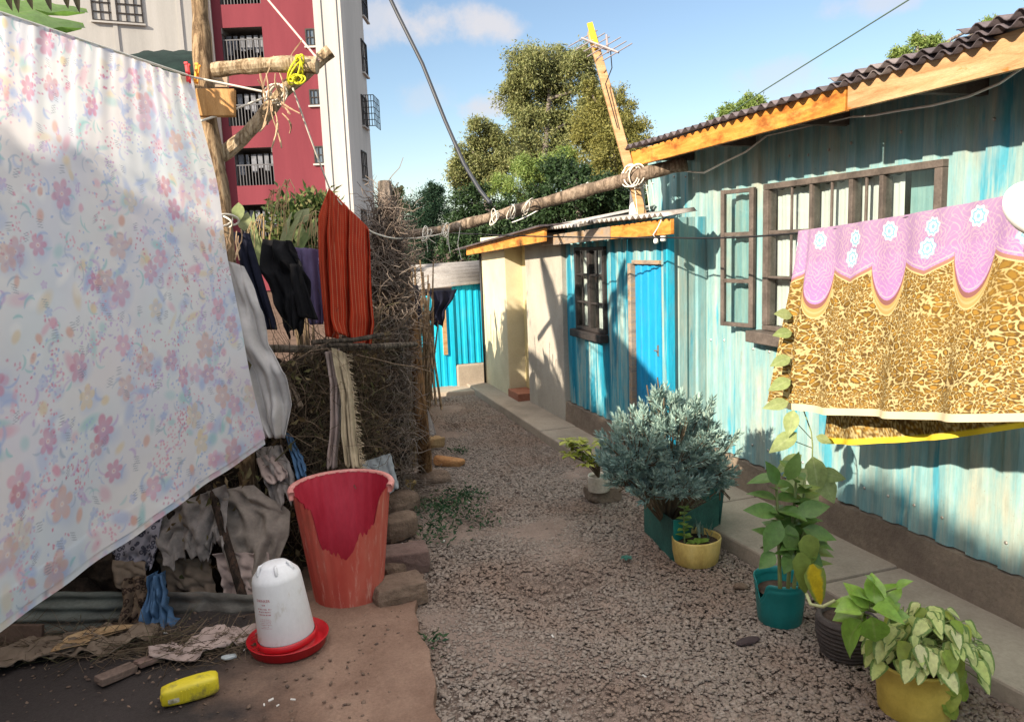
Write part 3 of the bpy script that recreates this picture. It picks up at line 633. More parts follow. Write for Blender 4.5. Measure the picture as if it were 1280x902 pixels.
# ------------------------------------------------------------------ cyan shed closing the lane
YS = 9.25
Sh = thing('cyan_shed', 'small bright cyan iron shed with a pale corrugated roof closing the lane', 'shed', (2.1, YS, 0))
q = lambda x, y, Y=YS: CAM+ray(x, y)*((Y-CAM[1])/ray(x, y)[1])
c = MB(); corr_wall(c, (2.16, YS), (2.56, YS), .32, q(600, 352)[2], .085, .010, side=-1); corr_wall(c, (1.55, YS+.02), (2.158, YS+.02), .03, q(560, 370)[2]+.02, .085, .008, side=-1); c.build('wall', M_cyan, Sh)
c = MB(); c.box((2.11, YS-.03, .05), (2.158, YS+.005, 1.2)); c.build('door_post', M_cyan, Sh)
c = MB(); c.box((2.02, YS-.012, .45), (2.07, YS+.01, 1.05)); c.build('plank', M_wood_pale, Sh)
c = MB(); c.box((2.165, YS-.06, .03), (2.56, YS+.1, .315)); c.build('plinth', M_conc, Sh, bevel=.02)
c = MB(); A, B, Cc, D = q(531, 362), q(612, 353, YS-.12), q(612, 326, YS+.7), q(529, 332, YS+.7); vs = []; n = 50
n = 120
for i in range(n):
    t = i/(n-1)
    for u in (0, 1):
        p = (A*(1-u)+B*u)*(1-t)+(D*(1-u)+Cc*u)*t; p = p.copy(); p[2] += .022*math.sin(t*2*math.pi*6.5); p[0] += (-.15 if u == 0 else .02); vs.append(p)
c.add(vs, [(2*i, 2*i+1, 2*i+3, 2*i+2) for i in range(n-1)]); c.build('roof', std('grey_roof_sheet', [(.3, (.16, .15, .145)), (.7, (.27, .26, .25))], 4, rough=.6, bs=.15), Sh, smooth=True, solid=.004)
c = MB(); c.box((1.35, YS+.04, .03), (2.56, YS+1.4, 1.2)); c.build('lining', M_dark, Sh)

# ------------------------------------------------------------------ apartment block
FH = np.array([math.sin(YAW), math.cos(YAW), 0]); RH = np.array([math.cos(YAW), -math.sin(YAW), 0])
def B_(x, y, d):
    r = ray(x, y); t = d/(r @ FH); p = r*t+CAM; return np.array([p @ RH, d, p[2]])
def bw(u, d, z): return tuple(RH*u+FH*d+np.array([0, 0, z]))
M_bw = std('white_facade', [(0.3, (0.36, 0.355, 0.345)), (0.55, (0.44, 0.43, 0.415)), (0.7, (0.47, 0.46, 0.45))], .8, (1, 1, .10), rough=.9, bs=.05, fine=.08)
M_bp = std('crimson_facade', [(0.3, (0.135, 0.026, 0.038)), (0.7, (0.185, 0.038, 0.052))], .9, (1, 1, .12), rough=.9, bs=.05, fine=.05)
M_bin = std('balcony_interior', [(.3, (.10, .095, .095)), (.7, (.18, .17, .17))], .8, rough=.9)
M_bglass = plain('dark_glass', (.10, .13, .17), .15, .6)
uA, dA = B_(272, 160, 38)[0], 38.0; uP = B_(402, 120, 38)[0]; uT1 = B_(437, 150, 38)[0]; uT2 = B_(462, 160, 43.1)[0]
base = RH*uP+FH*38
Bd = thing('apartment_block', 'tall white and crimson apartment block with laundry balconies behind the clothes lines', 'building', base)
ZT = 34
def prism(mb, pts, z0, z1):
    n = len(pts); vs = [(*p, z0) for p in pts]+[(*p, z1) for p in pts]
    mb.add(vs, [tuple(range(n))[::-1], tuple(range(n, 2*n))]+[(i, (i+1) % n, n+(i+1) % n, n+i) for i in range(n)])
def xy(u, d): p = RH*u+FH*d; return (p[0], p[1])
th = R_(24); dl = (-math.cos(th), -math.sin(th))
c = MB(); prism(c, [xy(uA+dl[0]*22, dA+dl[1]*22), xy(uA, dA), xy(uA+.3, dA+9), xy(uA-22, dA+9)], 0, ZT); o = c.build('wall', M_bw, Bd); o['label'] = 'white side wing wall'
# ridge strips of the wing
c = MB()
for s in (1.2, 3.9): 
    pa = (uA+dl[0]*s, dA+dl[1]*s); prism(c, [xy(pa[0]-.08, pa[1]-.09), xy(pa[0]+.08, pa[1]-.02), xy(pa[0]+.08, pa[1]+.2), xy(pa[0]-.08, pa[1]+.2)], 0, ZT)
c.build('ridge', M_bw, Bd)
# crimson front with holes
dp = 38.5
def bz(y, x=310): return B_(x, y, dp)[2]
hol = []; rows = [(278, 329, 34, 76), (284, 334, 108, 157), (294, 342, 185, 232), (300, 346, 256, 300), (273, 324, -42, 5)]
us, ue = B_(272, 160, dp)[0]-.3, uP+.5
for x0, x1, y0_, y1_ in rows:
    m0 = (y0_+y1_)/2; hol.append((B_(x0, m0, dp)[0]-us, B_(x1, m0, dp)[0]-us, bz(y1_), bz(y0_)))
wins = [(382, 397, 36, 58), (387, 402, 112, 132), (393, 408, 183, 205), (376, 391, -40, -18)]
for x0, x1, y0_, y1_ in wins:
    m0 = (y0_+y1_)/2; a = B_(x0, m0, dp)[0]; hol.append((a-us, a+.62, bz(y1_, 390), bz(y0_, 390)))
for i in range(len(hol)):
    if i >= 5: hol[i] = (hol[i][0], hol[i][0]+.60, hol[i][2], hol[i][3])
c = MB(); flat_wall(c, xy(us, dp), xy(ue, dp), 0, ZT, hol); o = c.build('wall', M_bp, Bd); o['label'] = 'crimson front wall'
M_rail = plain('balcony_rail', (.085, .085, .095), .5); M_laundry = clothmat('laundry', (.35, .37, .42), .25, .1, 3)
for i, (h0, h1, za, zb_) in enumerate(hol[:5]):
    bl = MB(); U0, U1 = us+h0, us+h1
    prism(bl, [xy(U0-.1, dp+1.5), xy(U1+.1, dp+1.5), xy(U1+.1, dp+1.6), xy(U0-.1, dp+1.6)], za-1.3, zb_+.1)
    prism(bl, [xy(U0-.12, dp+.01), xy(U0-.02, dp+.01), xy(U0-.02, dp+1.5), xy(U0-.12, dp+1.5)], za-1.3, zb_+.1); prism(bl, [xy(U1+.02, dp+.01), xy(U1+.12, dp+.01), xy(U1+.12, dp+1.5), xy(U1+.02, dp+1.5)], za-1.3, zb_+.1)
    prism(bl, [xy(U0-.1, dp+.01), xy(U1+.1, dp+.01), xy(U1+.1, dp+1.6), xy(U0-.1, dp+1.6)], zb_+.005, zb_+.1)
    bo = bl.build('balcony', M_bin, Bd)
    rl = MB()
    for k in range(13):
        u = U0+.03+(U1-U0-.06)*k/12; prism(rl, [xy(u-.018, dp+.06), xy(u+.018, dp+.06), xy(u+.018, dp+.09), xy(u-.018, dp+.09)], za, za+.95)
    prism(rl, [xy(U0, dp+.05), xy(U1, dp+.05), xy(U1, dp+.10), xy(U0, dp+.10)], za+.95, za+1.0); rl.build('railing', M_rail, bo)
    dk = MB(); um = U0+(U1-U0)*.12; prism(dk, [xy(um, dp+1.44), xy(um+(U1-U0)*.36, dp+1.44), xy(um+(U1-U0)*.36, dp+1.49), xy(um, dp+1.49)], za-.6, zb_-.25)
    prism(dk, [xy(U0+(U1-U0)*.62, dp+1.44), xy(U1-.1, dp+1.44), xy(U1-.1, dp+1.49), xy(U0+(U1-U0)*.62, dp+1.49)], za-.6, zb_-.12); dk.build('doorway', M_dark, bo)
    ld = MB(); rr = random.Random(i)
    for k in range(6):
        u = U0+.15+(U1-U0-.3)*k/5; wv = rr.uniform(.12, .26); hh = rr.uniform(.5, 1.0); prism(ld, [xy(u-wv/2, dp+.5), xy(u+wv/2, dp+.52), xy(u+wv/2, dp+.55), xy(u-wv/2, dp+.53)], zb_-.25-hh, zb_-.25)
    ld.build('laundry', M_laundry, bo)
def bwin(p0, p1, za, zb_, n, name='window', nb=3):     # window on the vertical plane p0-p1 (u,d), standing proud towards n
    p0, p1, n = np.array(p0), np.array(p1), np.array(n); d = (p1-p0)/np.linalg.norm(p1-p0); Lw = np.linalg.norm(p1-p0)
    def slab(mb, s0, s1, a, b, o0, o1): q = [p0+d*s0+n*o0, p0+d*s1+n*o0, p0+d*s1+n*o1, p0+d*s0+n*o1]; prism(mb, [xy(*v) for v in q], a, b)
    f = MB(); t = .06
    slab(f, 0, Lw, za, za+t, -.05, .06); slab(f, 0, Lw, zb_-t, zb_, -.05, .06); slab(f, 0, t, za+t, zb_-t, -.05, .06); slab(f, Lw-t, Lw, za+t, zb_-t, -.05, .06)
    for k in range(1, nb): slab(f, Lw*k/nb-.02, Lw*k/nb+.02, za+t, zb_-t, .0, .05)
    hz = 2 if nb < 5 else 5
    for k in range(1, hz): slab(f, t, Lw-t, za+(zb_-za)*k/hz-.02, za+(zb_-za)*k/hz+.02, -.01, .045)
    wo_ = f.build(name, M_blackframe, Bd); g = MB(); slab(g, t/2, Lw-t/2, za+t/2, zb_-t/2, -.03, -.005); g.build('pane', M_bglass, wo_)
    s = MB(); slab(s, -.06, Lw+.06, za-.08, za-.002, -.04, .12); s.build('sill', M_bw, wo_); return wo_
for h in hol[5:]: bwin((us+h[0], dp), (us+h[1], dp), h[2], h[3], (0, -1.0))
c = MB(); up = B_(270, 160, dp)[0]; c.tube([bw(up+.25, dp-.08, 0), bw(up+.25, dp-.08, ZT)], .06, 8); c.build('drain_pipe', M_bw, Bd, smooth=True)
# wing window, top left of the picture
wa = PL(115, 20, xy(uA+dl[0]*22, dA+dl[1]*22), xy(uA, dA)); wb = PL(179, 20, xy(uA+dl[0]*22, dA+dl[1]*22), xy(uA, dA)); zlo = PL(117, 26, xy(uA+dl[0]*22, dA+dl[1]*22), xy(uA, dA))[2]
bwin((wa @ RH, wa @ FH), (wb @ RH, wb @ FH), zlo, zlo+2.0, (math.sin(th), -math.cos(th)), nb=6)
# right tower with a chamfered corner
c = MB(); dT = 37.6; prism(c, [xy(uP-.02, dT), xy(uT1, dT), xy(uT2, dT+5.5), xy(uT2*(dT+14)/(dT+5.5)-.25, dT+14), xy(uP*1.3, dT+14)], 0, ZT); o = c.build('wall', M_bw, Bd); o['label'] = 'white corner tower wall'
c = MB()
for px in (409, 428): u = B_(px, 150, dT)[0]; prism(c, [xy(u-.07, dT-.06), xy(u+.07, dT-.06), xy(u+.07, dT+.1), xy(u-.07, dT+.1)], 0, ZT)
c.build('ridge', M_bw, Bd)
tv = np.array([uT2-uT1, 5.5]); tv = tv/np.linalg.norm(tv); tn = np.array([tv[1], -tv[0]])
for yb_, yt_ in ((22, -14), (92, 54), (158, 122), (224, 190), (300, 262)):
    pa, pb = xy(uT1, dT), xy(uT2, dT+5.5); A1 = PL(452, (yb_+yt_)/2, pa, pb); B1 = PL(458, (yb_+yt_)/2, pa, pb); z_b, z_t = PL(455, yb_, pa, pb)[2], PL(455, yt_, pa, pb)[2]
    wq = bwin((A1 @ RH, A1 @ FH), (B1 @ RH, B1 @ FH), z_b, z_t, tn)
    if yt_ == 122:
        cg = MB(); p0 = np.array([A1 @ RH, A1 @ FH])+tv*.3; 
        for k in range(6):
            zz = z_b+(z_t-z_b)*k/5; cg.tube([bw(*(p0+tn*.05), zz), bw(*(p0+tn*.6), zz)], .02, 4); cg.tube([bw(*(p0+tn*.6), zz), bw(*(p0+tn*.6+tv*1.6), zz)], .02, 4)
        for k in range(5): cg.tube([bw(*(p0+tn*(.05+.55*k/4)), z_b), bw(*(p0+tn*(.05+.55*k/4)), z_t)], .02, 4); cg.tube([bw(*(p0+tn*.6+tv*1.6*k/4), z_b), bw(*(p0+tn*.6+tv*1.6*k/4), z_t)], .02, 4)
        cg.build('grille', M_blackframe, wq)

# ------------------------------------------------------------------ unseen shed added on the left, its height shaped to shade the lane
Sd = thing('unseen_shade_shed', 'tall plank shed added out of view on the left to shade the lane', 'shed', (-4.4, -0.5, 0))
c = MB(); shz = lambda y: np.interp(y, [-.25, .0, .95, 1.15], [3.86, 3.68, 3.66, 3.62])
for k in range(50):
    y = -4.2+k*.17
    c.box((-3.90, y, 0), (-3.875, y+.166, shz(y)-.08+random.uniform(-.07, .07)))
c.build('wall', M_wood_pale, Sd)
c = MB(); sheet_roof(c, -4.4, -.15, -3.78, 3.84, -6.4, 3.9, .085, .012); sheet_roof(c, -.1, 1.05, -3.78, 3.60, -6.4, 3.62, .085, .012); sheet_roof(c, 1.05, 4.35, -3.78, 3.58, -6.4, 3.6, .085, .012); c.build('roof', M_roof, Sd, smooth=True, solid=.004)
rg = np.random.default_rng(91); yy = rg.uniform(-4, 4.3, 5200); am = .5+.5*np.sin(yy*2.3)*np.sin(yy*5.1+1); cs = np.stack([-3.85+rg.normal(size=5200)*.10, yy, shz(yy)-.06+rg.random(5200)*.24*am], 1)
v, f = quads_leaves(cs, rg.normal(size=cs.shape)+np.array([0, 0, .3]), .09, .045, rg, .2); np_obj('shade_edge_leaves', v, f, leafmat('shade_edge_leaf', [(.04, .09, .02), (.08, .14, .04)], .6), Sd)['kind'] = 'stuff'  # leaves added along the roof edge to soften the shed's shadow

# ------------------------------------------------------------------ the forked post with its cross bar
def barkmat(name, a, b_, c_):
    m, nt, b = nmat(name); s = noise(nt, 30, 7, .75, (1, 1, .14), dist=.6); c = ramp(nt, s, [(0.34, tuple(x*.55 for x in a)), (0.44, a), (0.54, b_), (0.68, c_)])
    c = mixc(nt, ramp(nt, noise(nt, 7, 5), [(.55, gray(0)), (.72, gray(.7))]), c, tuple(x*.45 for x in b_))
    L_(nt, c, b.inputs['Base Color']); b.inputs['Roughness'].default_value = .9; spec(b, .15); bump(nt, b, s, 1.0, .02); return m
M_bark = barkmat('dry_bark', (.13, .085, .05), (.30, .21, .125), (.44, .34, .22))
M_barkp = barkmat('pale_peeled_wood', (.24, .17, .10), (.46, .36, .24), (.58, .48, .34))
M_stake = barkmat('brown_stake', (.10, .05, .022), (.24, .13, .06), (.34, .20, .10))
M_rope = plain('white_rope', (.66, .62, .54), .8, .1); M_yrope = plain('yellow_rope', (.62, .60, .03), .6, .2); M_prope = plain('pink_rope', (.62, .42, .38), .8, .1)
M_fibre = std('bark_fibre', [(.3, (.25, .15, .09)), (.7, (.46, .34, .22))], 8, rough=.95)
DP = 3.95
pb = P(283, 330, DP); Po = thing('wooden_post', 'tall forked bark post with lashed cross bar holding up the clothes lines', 'post', (pb[0], pb[1]+.02, 0))
def polyw(pts, D): return [P(x, y, D) for x, y in pts]
trk = [np.array([pb[0]+.06, pb[1]+.03, -.05])]+polyw([(297, 520), (292, 400), (284, 330), (277, 260), (267, 195), (258, 130), (253, 70), (250, 10), (247, -60), (242, -140)], DP)
c = MB(); pts = resample(trk, 40); rr = [0.054-.012*i/40+.004*math.sin(i*.9)+.003*math.sin(i*2.3) for i in range(40)]; c.tube(pts, rr, 14, jit=.05); c.build('trunk', M_bark, Po, smooth=True)
c = MB(); pts = resample(polyw([(266, 88), (300, 84), (340, 81), (375, 80), (397, 82)], DP-.04), 16); c.tube(pts, [.036+.006*i/16+.003*math.sin(i*1.4) for i in range(16)], 12, jit=.05); o = c.build('cross_bar', M_barkp, Po, smooth=False, bevel=.002)
c = MB(); pts = resample(polyw([(276, 196), (300, 176), (330, 145), (356, 112), (385, 87), (413, 64)], DP+.05), 18); c.tube(pts, [.037+.003*math.sin(i*1.1) for i in range(18)], 12, jit=.05); c.build('brace', M_barkp, Po)
c = MB(); a, b_ = P(248, 112, DP-.075), P(294, 129, DP-.03)
x_ = RT; c.obox(P(270, 129, DP-.085), RT, UP, FW, (.096, .068, .016)); c.build('plank', std('orange_plank', [(.3, (.30, .15, .05)), (.7, (.44, .25, .10))], 5, (6, 1, 1), rough=.8), Po, bevel=.003)
def wrap(mb, cpx, D, rx, ry, turns, r, tilt=0.3, seed=0):
    rg2 = random.Random(seed)
    for k in range(turns):
        ox, oy = rg2.uniform(-.6, .6)*rx, rg2.uniform(-.25, .25)*ry; ph = rg2.uniform(0, 6.28); tl = tilt+rg2.uniform(-.5, .5); pts = []
        for i in range(25):
            a = 2*math.pi*i/24; ex, ey = rx*math.cos(a), ry*math.sin(a)
            X = ex*math.cos(tl)-ey*math.sin(tl); Y = ex*math.sin(tl)+ey*math.cos(tl)
            pts.append(P(cpx[0]+ox+X, cpx[1]+oy+Y, D+.06*math.cos(a*1.0+ph)*(1 if k % 2 else -1)-.005*k))
        mb.tube(pts, r, 6, cap=False)
c = MB(); wrap(c, (370, 88), DP-.03, 6, 17, 6, .0042, .3, 3); wrap(c, (371, 99), DP-.06, 7, 5, 4, .0045, .2, 5); c.build('lashing', M_yrope, Po, smooth=True)
c = MB(); wrap(c, (281, 275), DP-.02, 15, 7, 4, .005, .1, 8); c.build('lashing', M_rope, Po, smooth=True); c = MB(); wrap(c, (343, 116), DP+.02, 10, 13, 4, .004, .8, 2); c.build('lashing', M_rope, Po, smooth=True)
c = MB(); rg2 = random.Random(9)
for x, y, dx, dy in [(331, 70, -4, 55), (333, 92, -6, 70), (345, 70, 6, 60), (350, 92, -3, 40), (344, 130, 2, 55), (349, 120, 25, 22), (347, 133, 22, 10), (373, 50, -6, 30), (326, 100, 10, 40), (336, 85, -3, 50), (340, 140, 3, 45), (327, 145, -2, 20), (352, 142, 10, 25)]:
    n = 7; pts = [P(x+dx*t+6*math.sin(3*t+x), y+dy*t, DP-.06+.03*math.sin(4*t+y)) for t in np.linspace(0, 1, n)]; c.tube(pts, [.003+.004*rg2.random()*math.sin(math.pi*t) for t in np.linspace(0.05, .95, n)], 4); c.build('bark_strip', M_fibre, Po); c = MB()
for k in range(10):
    x = 288+rg2.uniform(-14, 14); y = 300+rg2.uniform(-20, 20); pts = [P(x+rg2.uniform(-5, 5)*t, y+30*t, DP-.06) for t in np.linspace(0, 1, 5)]; c.tube(pts, .0035, 4); c.build('bark_strip', M_fibre, Po); c = MB()

# ------------------------------------------------------------------ clothes lines
def line(name, pts, r, mat, label, cat, sag=0.0, group=None):
    c = MB(); c.tube(sagline(pts, 14, sag), r, 6); o = c.build(name, mat, None, smooth=True); return tag(o, label, cat, group)
SP1 = P(243, 98, 3.84); SP0 = P(-190, -46, 2.25)
line('clothes_line', [SP0+np.array([0, 0, .004]), SP1+np.array([0, 0, .004]), P(340, 117, DP-.03)], .0055, M_rope, 'white rope carrying the floral sheet along to the brace of the forked post', 'clothes line')
line('clothes_line', [P(246, 153, DP-.11), P(340, 118, DP-.02)], .006, M_rope, 'short white rope slanting up from below the orange plank to the brace', 'clothes line', .005)
line('clothes_line', [P(310, -30, DP+.3), P(335, 0, DP+.2), P(399, 76, DP-.06)], .0055, M_prope, 'pinkish rope running up out of the picture from the cross bar end', 'clothes line')
RC = [P(366, 110, DP), P(413, 238, 4.3)]
line('clothes_line', RC+[P(440, 268, 4.55), P(467, 291, 4.8), P(505, 298, 5.45), P(560, 290, 5.9)], .005, M_rope, 'thin rope sagging from the lashing to the horizontal pole, carrying the red striped cloth', 'clothes line', .012)

# ------------------------------------------------------------------ floral sheet
nu, nv = 520, 600
Wm, Hm = 2.05, 2.15
rg = np.random.default_rng(42)
cw = np.empty((nv, nu, 3)); S_, T_ = np.meshgrid(np.linspace(0, Wm, nu), np.linspace(0, Hm, nv))
cw[:] = (0.75, 0.77, 0.79)
def lf(k, seed):
    r = np.random.default_rng(seed); z = np.zeros_like(S_)
    for i in range(10):
        a = r.uniform(0, 6.28); f = r.uniform(.5, 1)*k; z += np.sin((S_*math.cos(a)+T_*math.sin(a))*f+r.uniform(0, 6))
    return np.clip(.5+z/6, 0, 1)
for cc, k, sd, am in (((.78, .66, .68), 9, 1, .30), ((.55, .70, .78), 11, 2, .35), ((.80, .76, .74), 7, 3, .4), ((.62, .64, .82), 13, 4, .28)):
    a_ = (am*np.clip(lf(k, sd)*2-.8, 0, 1))[..., None]; cw = cw*(1-a_)+np.array(cc)*a_
def stamp(x, y, R, fn, colr, al):
    i0, i1 = np.searchsorted(S_[0], [x-R, x+R]); j0, j1 = np.searchsorted(T_[:, 0], [y-R, y+R])
    if i1 <= i0 or j1 <= j0: return
    dx = S_[j0:j1, i0:i1]-x; dy = T_[j0:j1, i0:i1]-y; a = (np.clip(fn(dx, dy), 0, 1)*al)[..., None]
    cw[j0:j1, i0:i1] = cw[j0:j1, i0:i1]*(1-a)+np.array(colr)*a
def petal(R, n, ph, sq=1.0):
    def f(dx, dy):
        r = np.hypot(dx, dy*sq); t = np.arctan2(dy, dx); q = R*(.52+.48*np.abs(np.cos(n/2*(t+ph)))**.7)
        return np.clip((q-r)/(R*.16), 0, 1)*(0.62+.38*np.clip(r/R*1.3, 0, 1))
    return f
def ell(a, b, th_, soft=.3):
    def f(dx, dy):
        X = dx*math.cos(th_)+dy*math.sin(th_); Y = -dx*math.sin(th_)+dy*math.cos(th_); return np.clip((1-np.hypot(X/a, Y/b))/soft, 0, 1)
    return f
def arc(R, w, t0, span):
    def f(dx, dy):
        r = np.hypot(dx, dy); t = (np.arctan2(dy, dx)-t0) % 6.28; e = np.clip(1-np.abs(r-R*.7)/(w*(.3+np.sin(np.clip(t/span, 0, 1)*math.pi))), 0, 1); return e*(t < span)
    return f
PK, PCH, LIL, BLU, TEAL, YEL, ROSE = (.62, .24, .36), (.70, .45, .38), (.56, .44, .68), (.40, .50, .74), (.34, .60, .62), (.74, .62, .42), (.72, .40, .50)
U = lambda a, b_: float(rg.uniform(a, b_))
for k in range(340): stamp(U(0, Wm), U(0, Hm), .13, ell(U(.03, .08), U(.015, .04), U(0, 3.1), .6), [BLU, BLU, TEAL, YEL, ROSE, BLU, (.85, .86, .86)][k % 7], U(.35, .75))
for k in range(620): stamp(U(0, Wm), U(0, Hm), .08, arc(U(.03, .075), U(.004, .011), U(0, 6.3), U(1.0, 2.6)), [TEAL, BLU, LIL, (.36, .46, .58)][k % 4], U(.5, .95))
for k in range(170):
    x, y, colr = U(0, Wm), U(0, Hm), [ROSE, LIL, ROSE, PK, BLU][k % 5]
    for i in range(int(U(10, 26))): stamp(x+rg.normal()*.035, y+rg.normal()*.05, .02, ell(U(.005, .010), U(.004, .007), U(0, 3.1), .4), colr, U(.6, .95))
for k in range(80): stamp(U(0, Wm), U(0, Hm), .06, ell(U(.022, .036), U(.016, .026), U(.8, 2.2), .45), [PCH, PCH, YEL, ROSE][k % 4], U(.6, .9))
for k in range(150): stamp(U(0, Wm), U(0, Hm), .06, petal(U(.018, .030), 5, U(0, 6)), [LIL, BLU, (.5, .56, .78)][k % 3], U(.45, .75))
for k in range(76):
    x, y = U(0, Wm), U(0, Hm); R = U(.040, .066); colr = [PK, ROSE, PCH, PK, (.60, .26, .30), YEL][k % 6]
    stamp(x+.02, y+.02, .12, ell(R*1.5, R*1.1, U(0, 3), .6), BLU, .4); stamp(x, y, .12, petal(R, 5 if k % 3 else 6, U(0, 6), U(.75, 1)), colr, U(.45, .75)); stamp(x, y, .03, ell(.012, .012, 0, .5), (.82, .76, .72), .8); stamp(x, y, .03, ell(.005, .005, 0, .5), colr, .8)
for k in range(150):
    x, y, t = U(0, Wm), U(0, Hm), U(-.5, .5)
    for i in range(4): stamp(x+.006*i*math.sin(t), y+.010*i, .03, ell(.022, .0022, t+U(-.1, .1), .5), (.26, .30, .38), .75)
M_sheet = clothmat('floral_sheet_print', (.8, .8, .8), trans=.5, attr='paint', weave=700)
u = np.linspace(0, 1, nu)[None, :, None]; v = np.linspace(0, 1, nv)[:, None, None]
Q1 = P(326, 548, 3.80); Q0 = P(-190, 918, 2.15)
tp = SP0*(1-u)+SP1*u; bt = Q0*(1-u)+Q1*u
# the right edge bows outward on its way down
vv = v**1.03; base_ = tp*(1-vv)+bt*vv
nr = np.cross(SP1-SP0, Q0-SP0); nr = nr/np.linalg.norm(nr)
if nr @ (CAM-SP1) < 0: nr = -nr
off = .008*np.sin(u*19+2*v)*(.5+.5*v)+.005*np.sin(u*41+3*v+1)*(.5+.5*v)+.008*np.sin(u*7+v*2.5)*v+.003*np.sin(u*150+3*np.sin(v*6))*np.exp(-v*9)+.004*np.sin(u*90+v*7)*np.exp(-v*6)+.010*np.sin(u*5+v*9)+.006*np.sin(u*13-v*17)
pts = base_+nr*off
hemv = np.linspace(.955, 1.012, 10)[:, None, None]; uh = np.linspace(0, 1, 120)[None, :, None]
iv = np.clip((np.linspace(.955, 1, 10)*(nv-1)).astype(int), 0, nv-1); iu = np.linspace(0, nu-1, 120).astype(int)
hem = pts[iv][:, iu]-nr*.006; hem = hem+(pts[-1:, iu]-pts[-2:-1, iu])*np.linspace(0, 9, 10)[:, None, None]
V1 = pts.reshape(-1, 3); V2 = hem.reshape(-1, 3); f1 = grid_faces(nu, nv); f2 = grid_faces(120, 10)+len(V1)
ch = cw[iv[::-1]][:, iu]
o = np_obj('floral_sheet', np.r_[V1, V2], np.r_[f1, f2], M_sheet, None, True, colors=np.r_[cw.reshape(-1, 3), ch.reshape(-1, 3)])
tag(o, 'large pale floral bed sheet hung on the near left clothes line', 'bed sheet')
def peg(px, py, D, mat, label, ang):
    c = MB(); a = P(px, py, D); ax = RT*math.sin(ang)-UP*math.cos(ang); nx_ = np.cross(ax, FW)
    for s in (-1, 1):
        q = a+FW*.010*s
        c.obox(q, nx_, ax, FW, (.007, .045, .004)); c.obox(q-ax*.046+FW*.004*s, nx_, ax, FW, (.009, .006, .004))
    c.tube([a-nx_*.010, a+nx_*.010], .008, 8); o = c.build('clothes_peg', mat, None, bevel=.0015); return tag(o, label, 'clothes peg', 'pegs on the floral sheet')
peg(235, 92, 3.80, plain('red_peg', (.70, .02, .03), .35), 'red plastic peg clipped on the top corner of the floral sheet', .1)
peg(246, 93, 3.86, plain('orange_peg', (.85, .33, .01), .35), 'orange plastic peg beside the forked post', -.1)

# ------------------------------------------------------------------ brush fence
def twigs(mb, n, fn, r=(.0012, .003), Ln=(.12, .4), curl=.5, seed=0, k=4, sides=3, guard=False):
    rg = np.random.default_rng(seed)
    for i in range(n):
        p, d = fn(rg); d = d/np.linalg.norm(d); Lk = rg.uniform(*Ln)/k; rad = rg.uniform(*r); pts = [p]
        for j in range(k): d = d+rg.normal(size=3)*curl*.5; d = d/np.linalg.norm(d); pts.append(pts[-1]+d*Lk)
        if guard and any((q-CAM) @ FW < 3.97 and ((q-CAM) @ RT)/((q-CAM) @ FW) < -.272 for q in pts): continue
        mb.tube(pts, [rad*(1-.5*j/k) for j in range(k+1)], sides, cap=False)
def twigmat(name, cols):
    m, nt, b = nmat(name); g = nt.nodes.new('ShaderNodeNewGeometry'); c = ramp(nt, g.outputs['Random Per Island'], [(i/(len(cols)-1), q) for i, q in enumerate(cols)])
    L_(nt, c, b.inputs['Base Color']); b.inputs['Roughness'].default_value = .95; spec(b, .1); return m
M_twig = twigmat('dry_twig', [(.05, .035, .025), (.11, .08, .055), (.07, .052, .038), (.19, .14, .10), (.09, .07, .048), (.07, .07, .035)])
M_vine = twigmat('grey_dead_vine', [(.085, .062, .05), (.20, .165, .14), (.13, .10, .082), (.28, .235, .20), (.16, .12, .09)])
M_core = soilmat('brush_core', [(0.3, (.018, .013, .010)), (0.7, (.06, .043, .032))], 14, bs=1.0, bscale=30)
FLINE = np.array([(-2.2, 4.02), (-1.2, 4.05), (-.2, 4.12), (.12, 4.25), (.42, 4.75), (.70, 5.35), (.86, 5.80)])
def fline(t): q = resample(FLINE, 60); i = t*59; a = int(min(58, math.floor(i))); return q[a]+(q[a+1]-q[a])*(i-a), (q[a+1]-q[a])/np.linalg.norm(q[a+1]-q[a])
Fe = thing('brush_fence', 'ragged brown brush fence of twigs, rails and tin along the left edge of the lane', 'fence', (-.2, 4.3, 0))
def ftop(t): return np.interp(t, [0, .5, .62, .75, .9, 1], [1.25, 1.25, 1.18, 1.22, 1.35, 1.3])
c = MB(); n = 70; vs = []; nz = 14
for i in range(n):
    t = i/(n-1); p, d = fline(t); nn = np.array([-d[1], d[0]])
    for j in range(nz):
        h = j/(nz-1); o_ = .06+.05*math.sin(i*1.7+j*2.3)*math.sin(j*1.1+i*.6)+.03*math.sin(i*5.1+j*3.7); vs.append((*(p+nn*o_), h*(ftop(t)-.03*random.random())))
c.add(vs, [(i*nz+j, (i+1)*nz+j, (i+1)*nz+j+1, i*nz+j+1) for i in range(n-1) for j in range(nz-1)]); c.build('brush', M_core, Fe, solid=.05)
def fsrc(t0, t1, zlo=0.0, out=.10):
    def fn(rg):
        t = rg.uniform(t0, t1); p, d = fline(t); nn = np.array([d[1], -d[0]]); z = zlo+(ftop(t)-zlo)*rg.random()**.8; q = np.array([*(p+nn*rg.uniform(-.06, out)), z])
        return q, np.array([d[0]*rg.normal()*.7, d[1]*rg.normal()*.7, rg.normal()*.9+.2])
    return fn
c = MB(); twigs(c, 4200, fsrc(.40, 1.0, .1), seed=3, curl=.8, guard=True); twigs(c, 220, fsrc(.40, .95, .2), (.002, .005), (.25, .5), .25, 4, guard=True); twigs(c, 300, fsrc(.1, .36, .3, .02), seed=5, guard=True)
tw = c.build('twigs', M_twig, Fe); tw['kind'] = 'stuff'
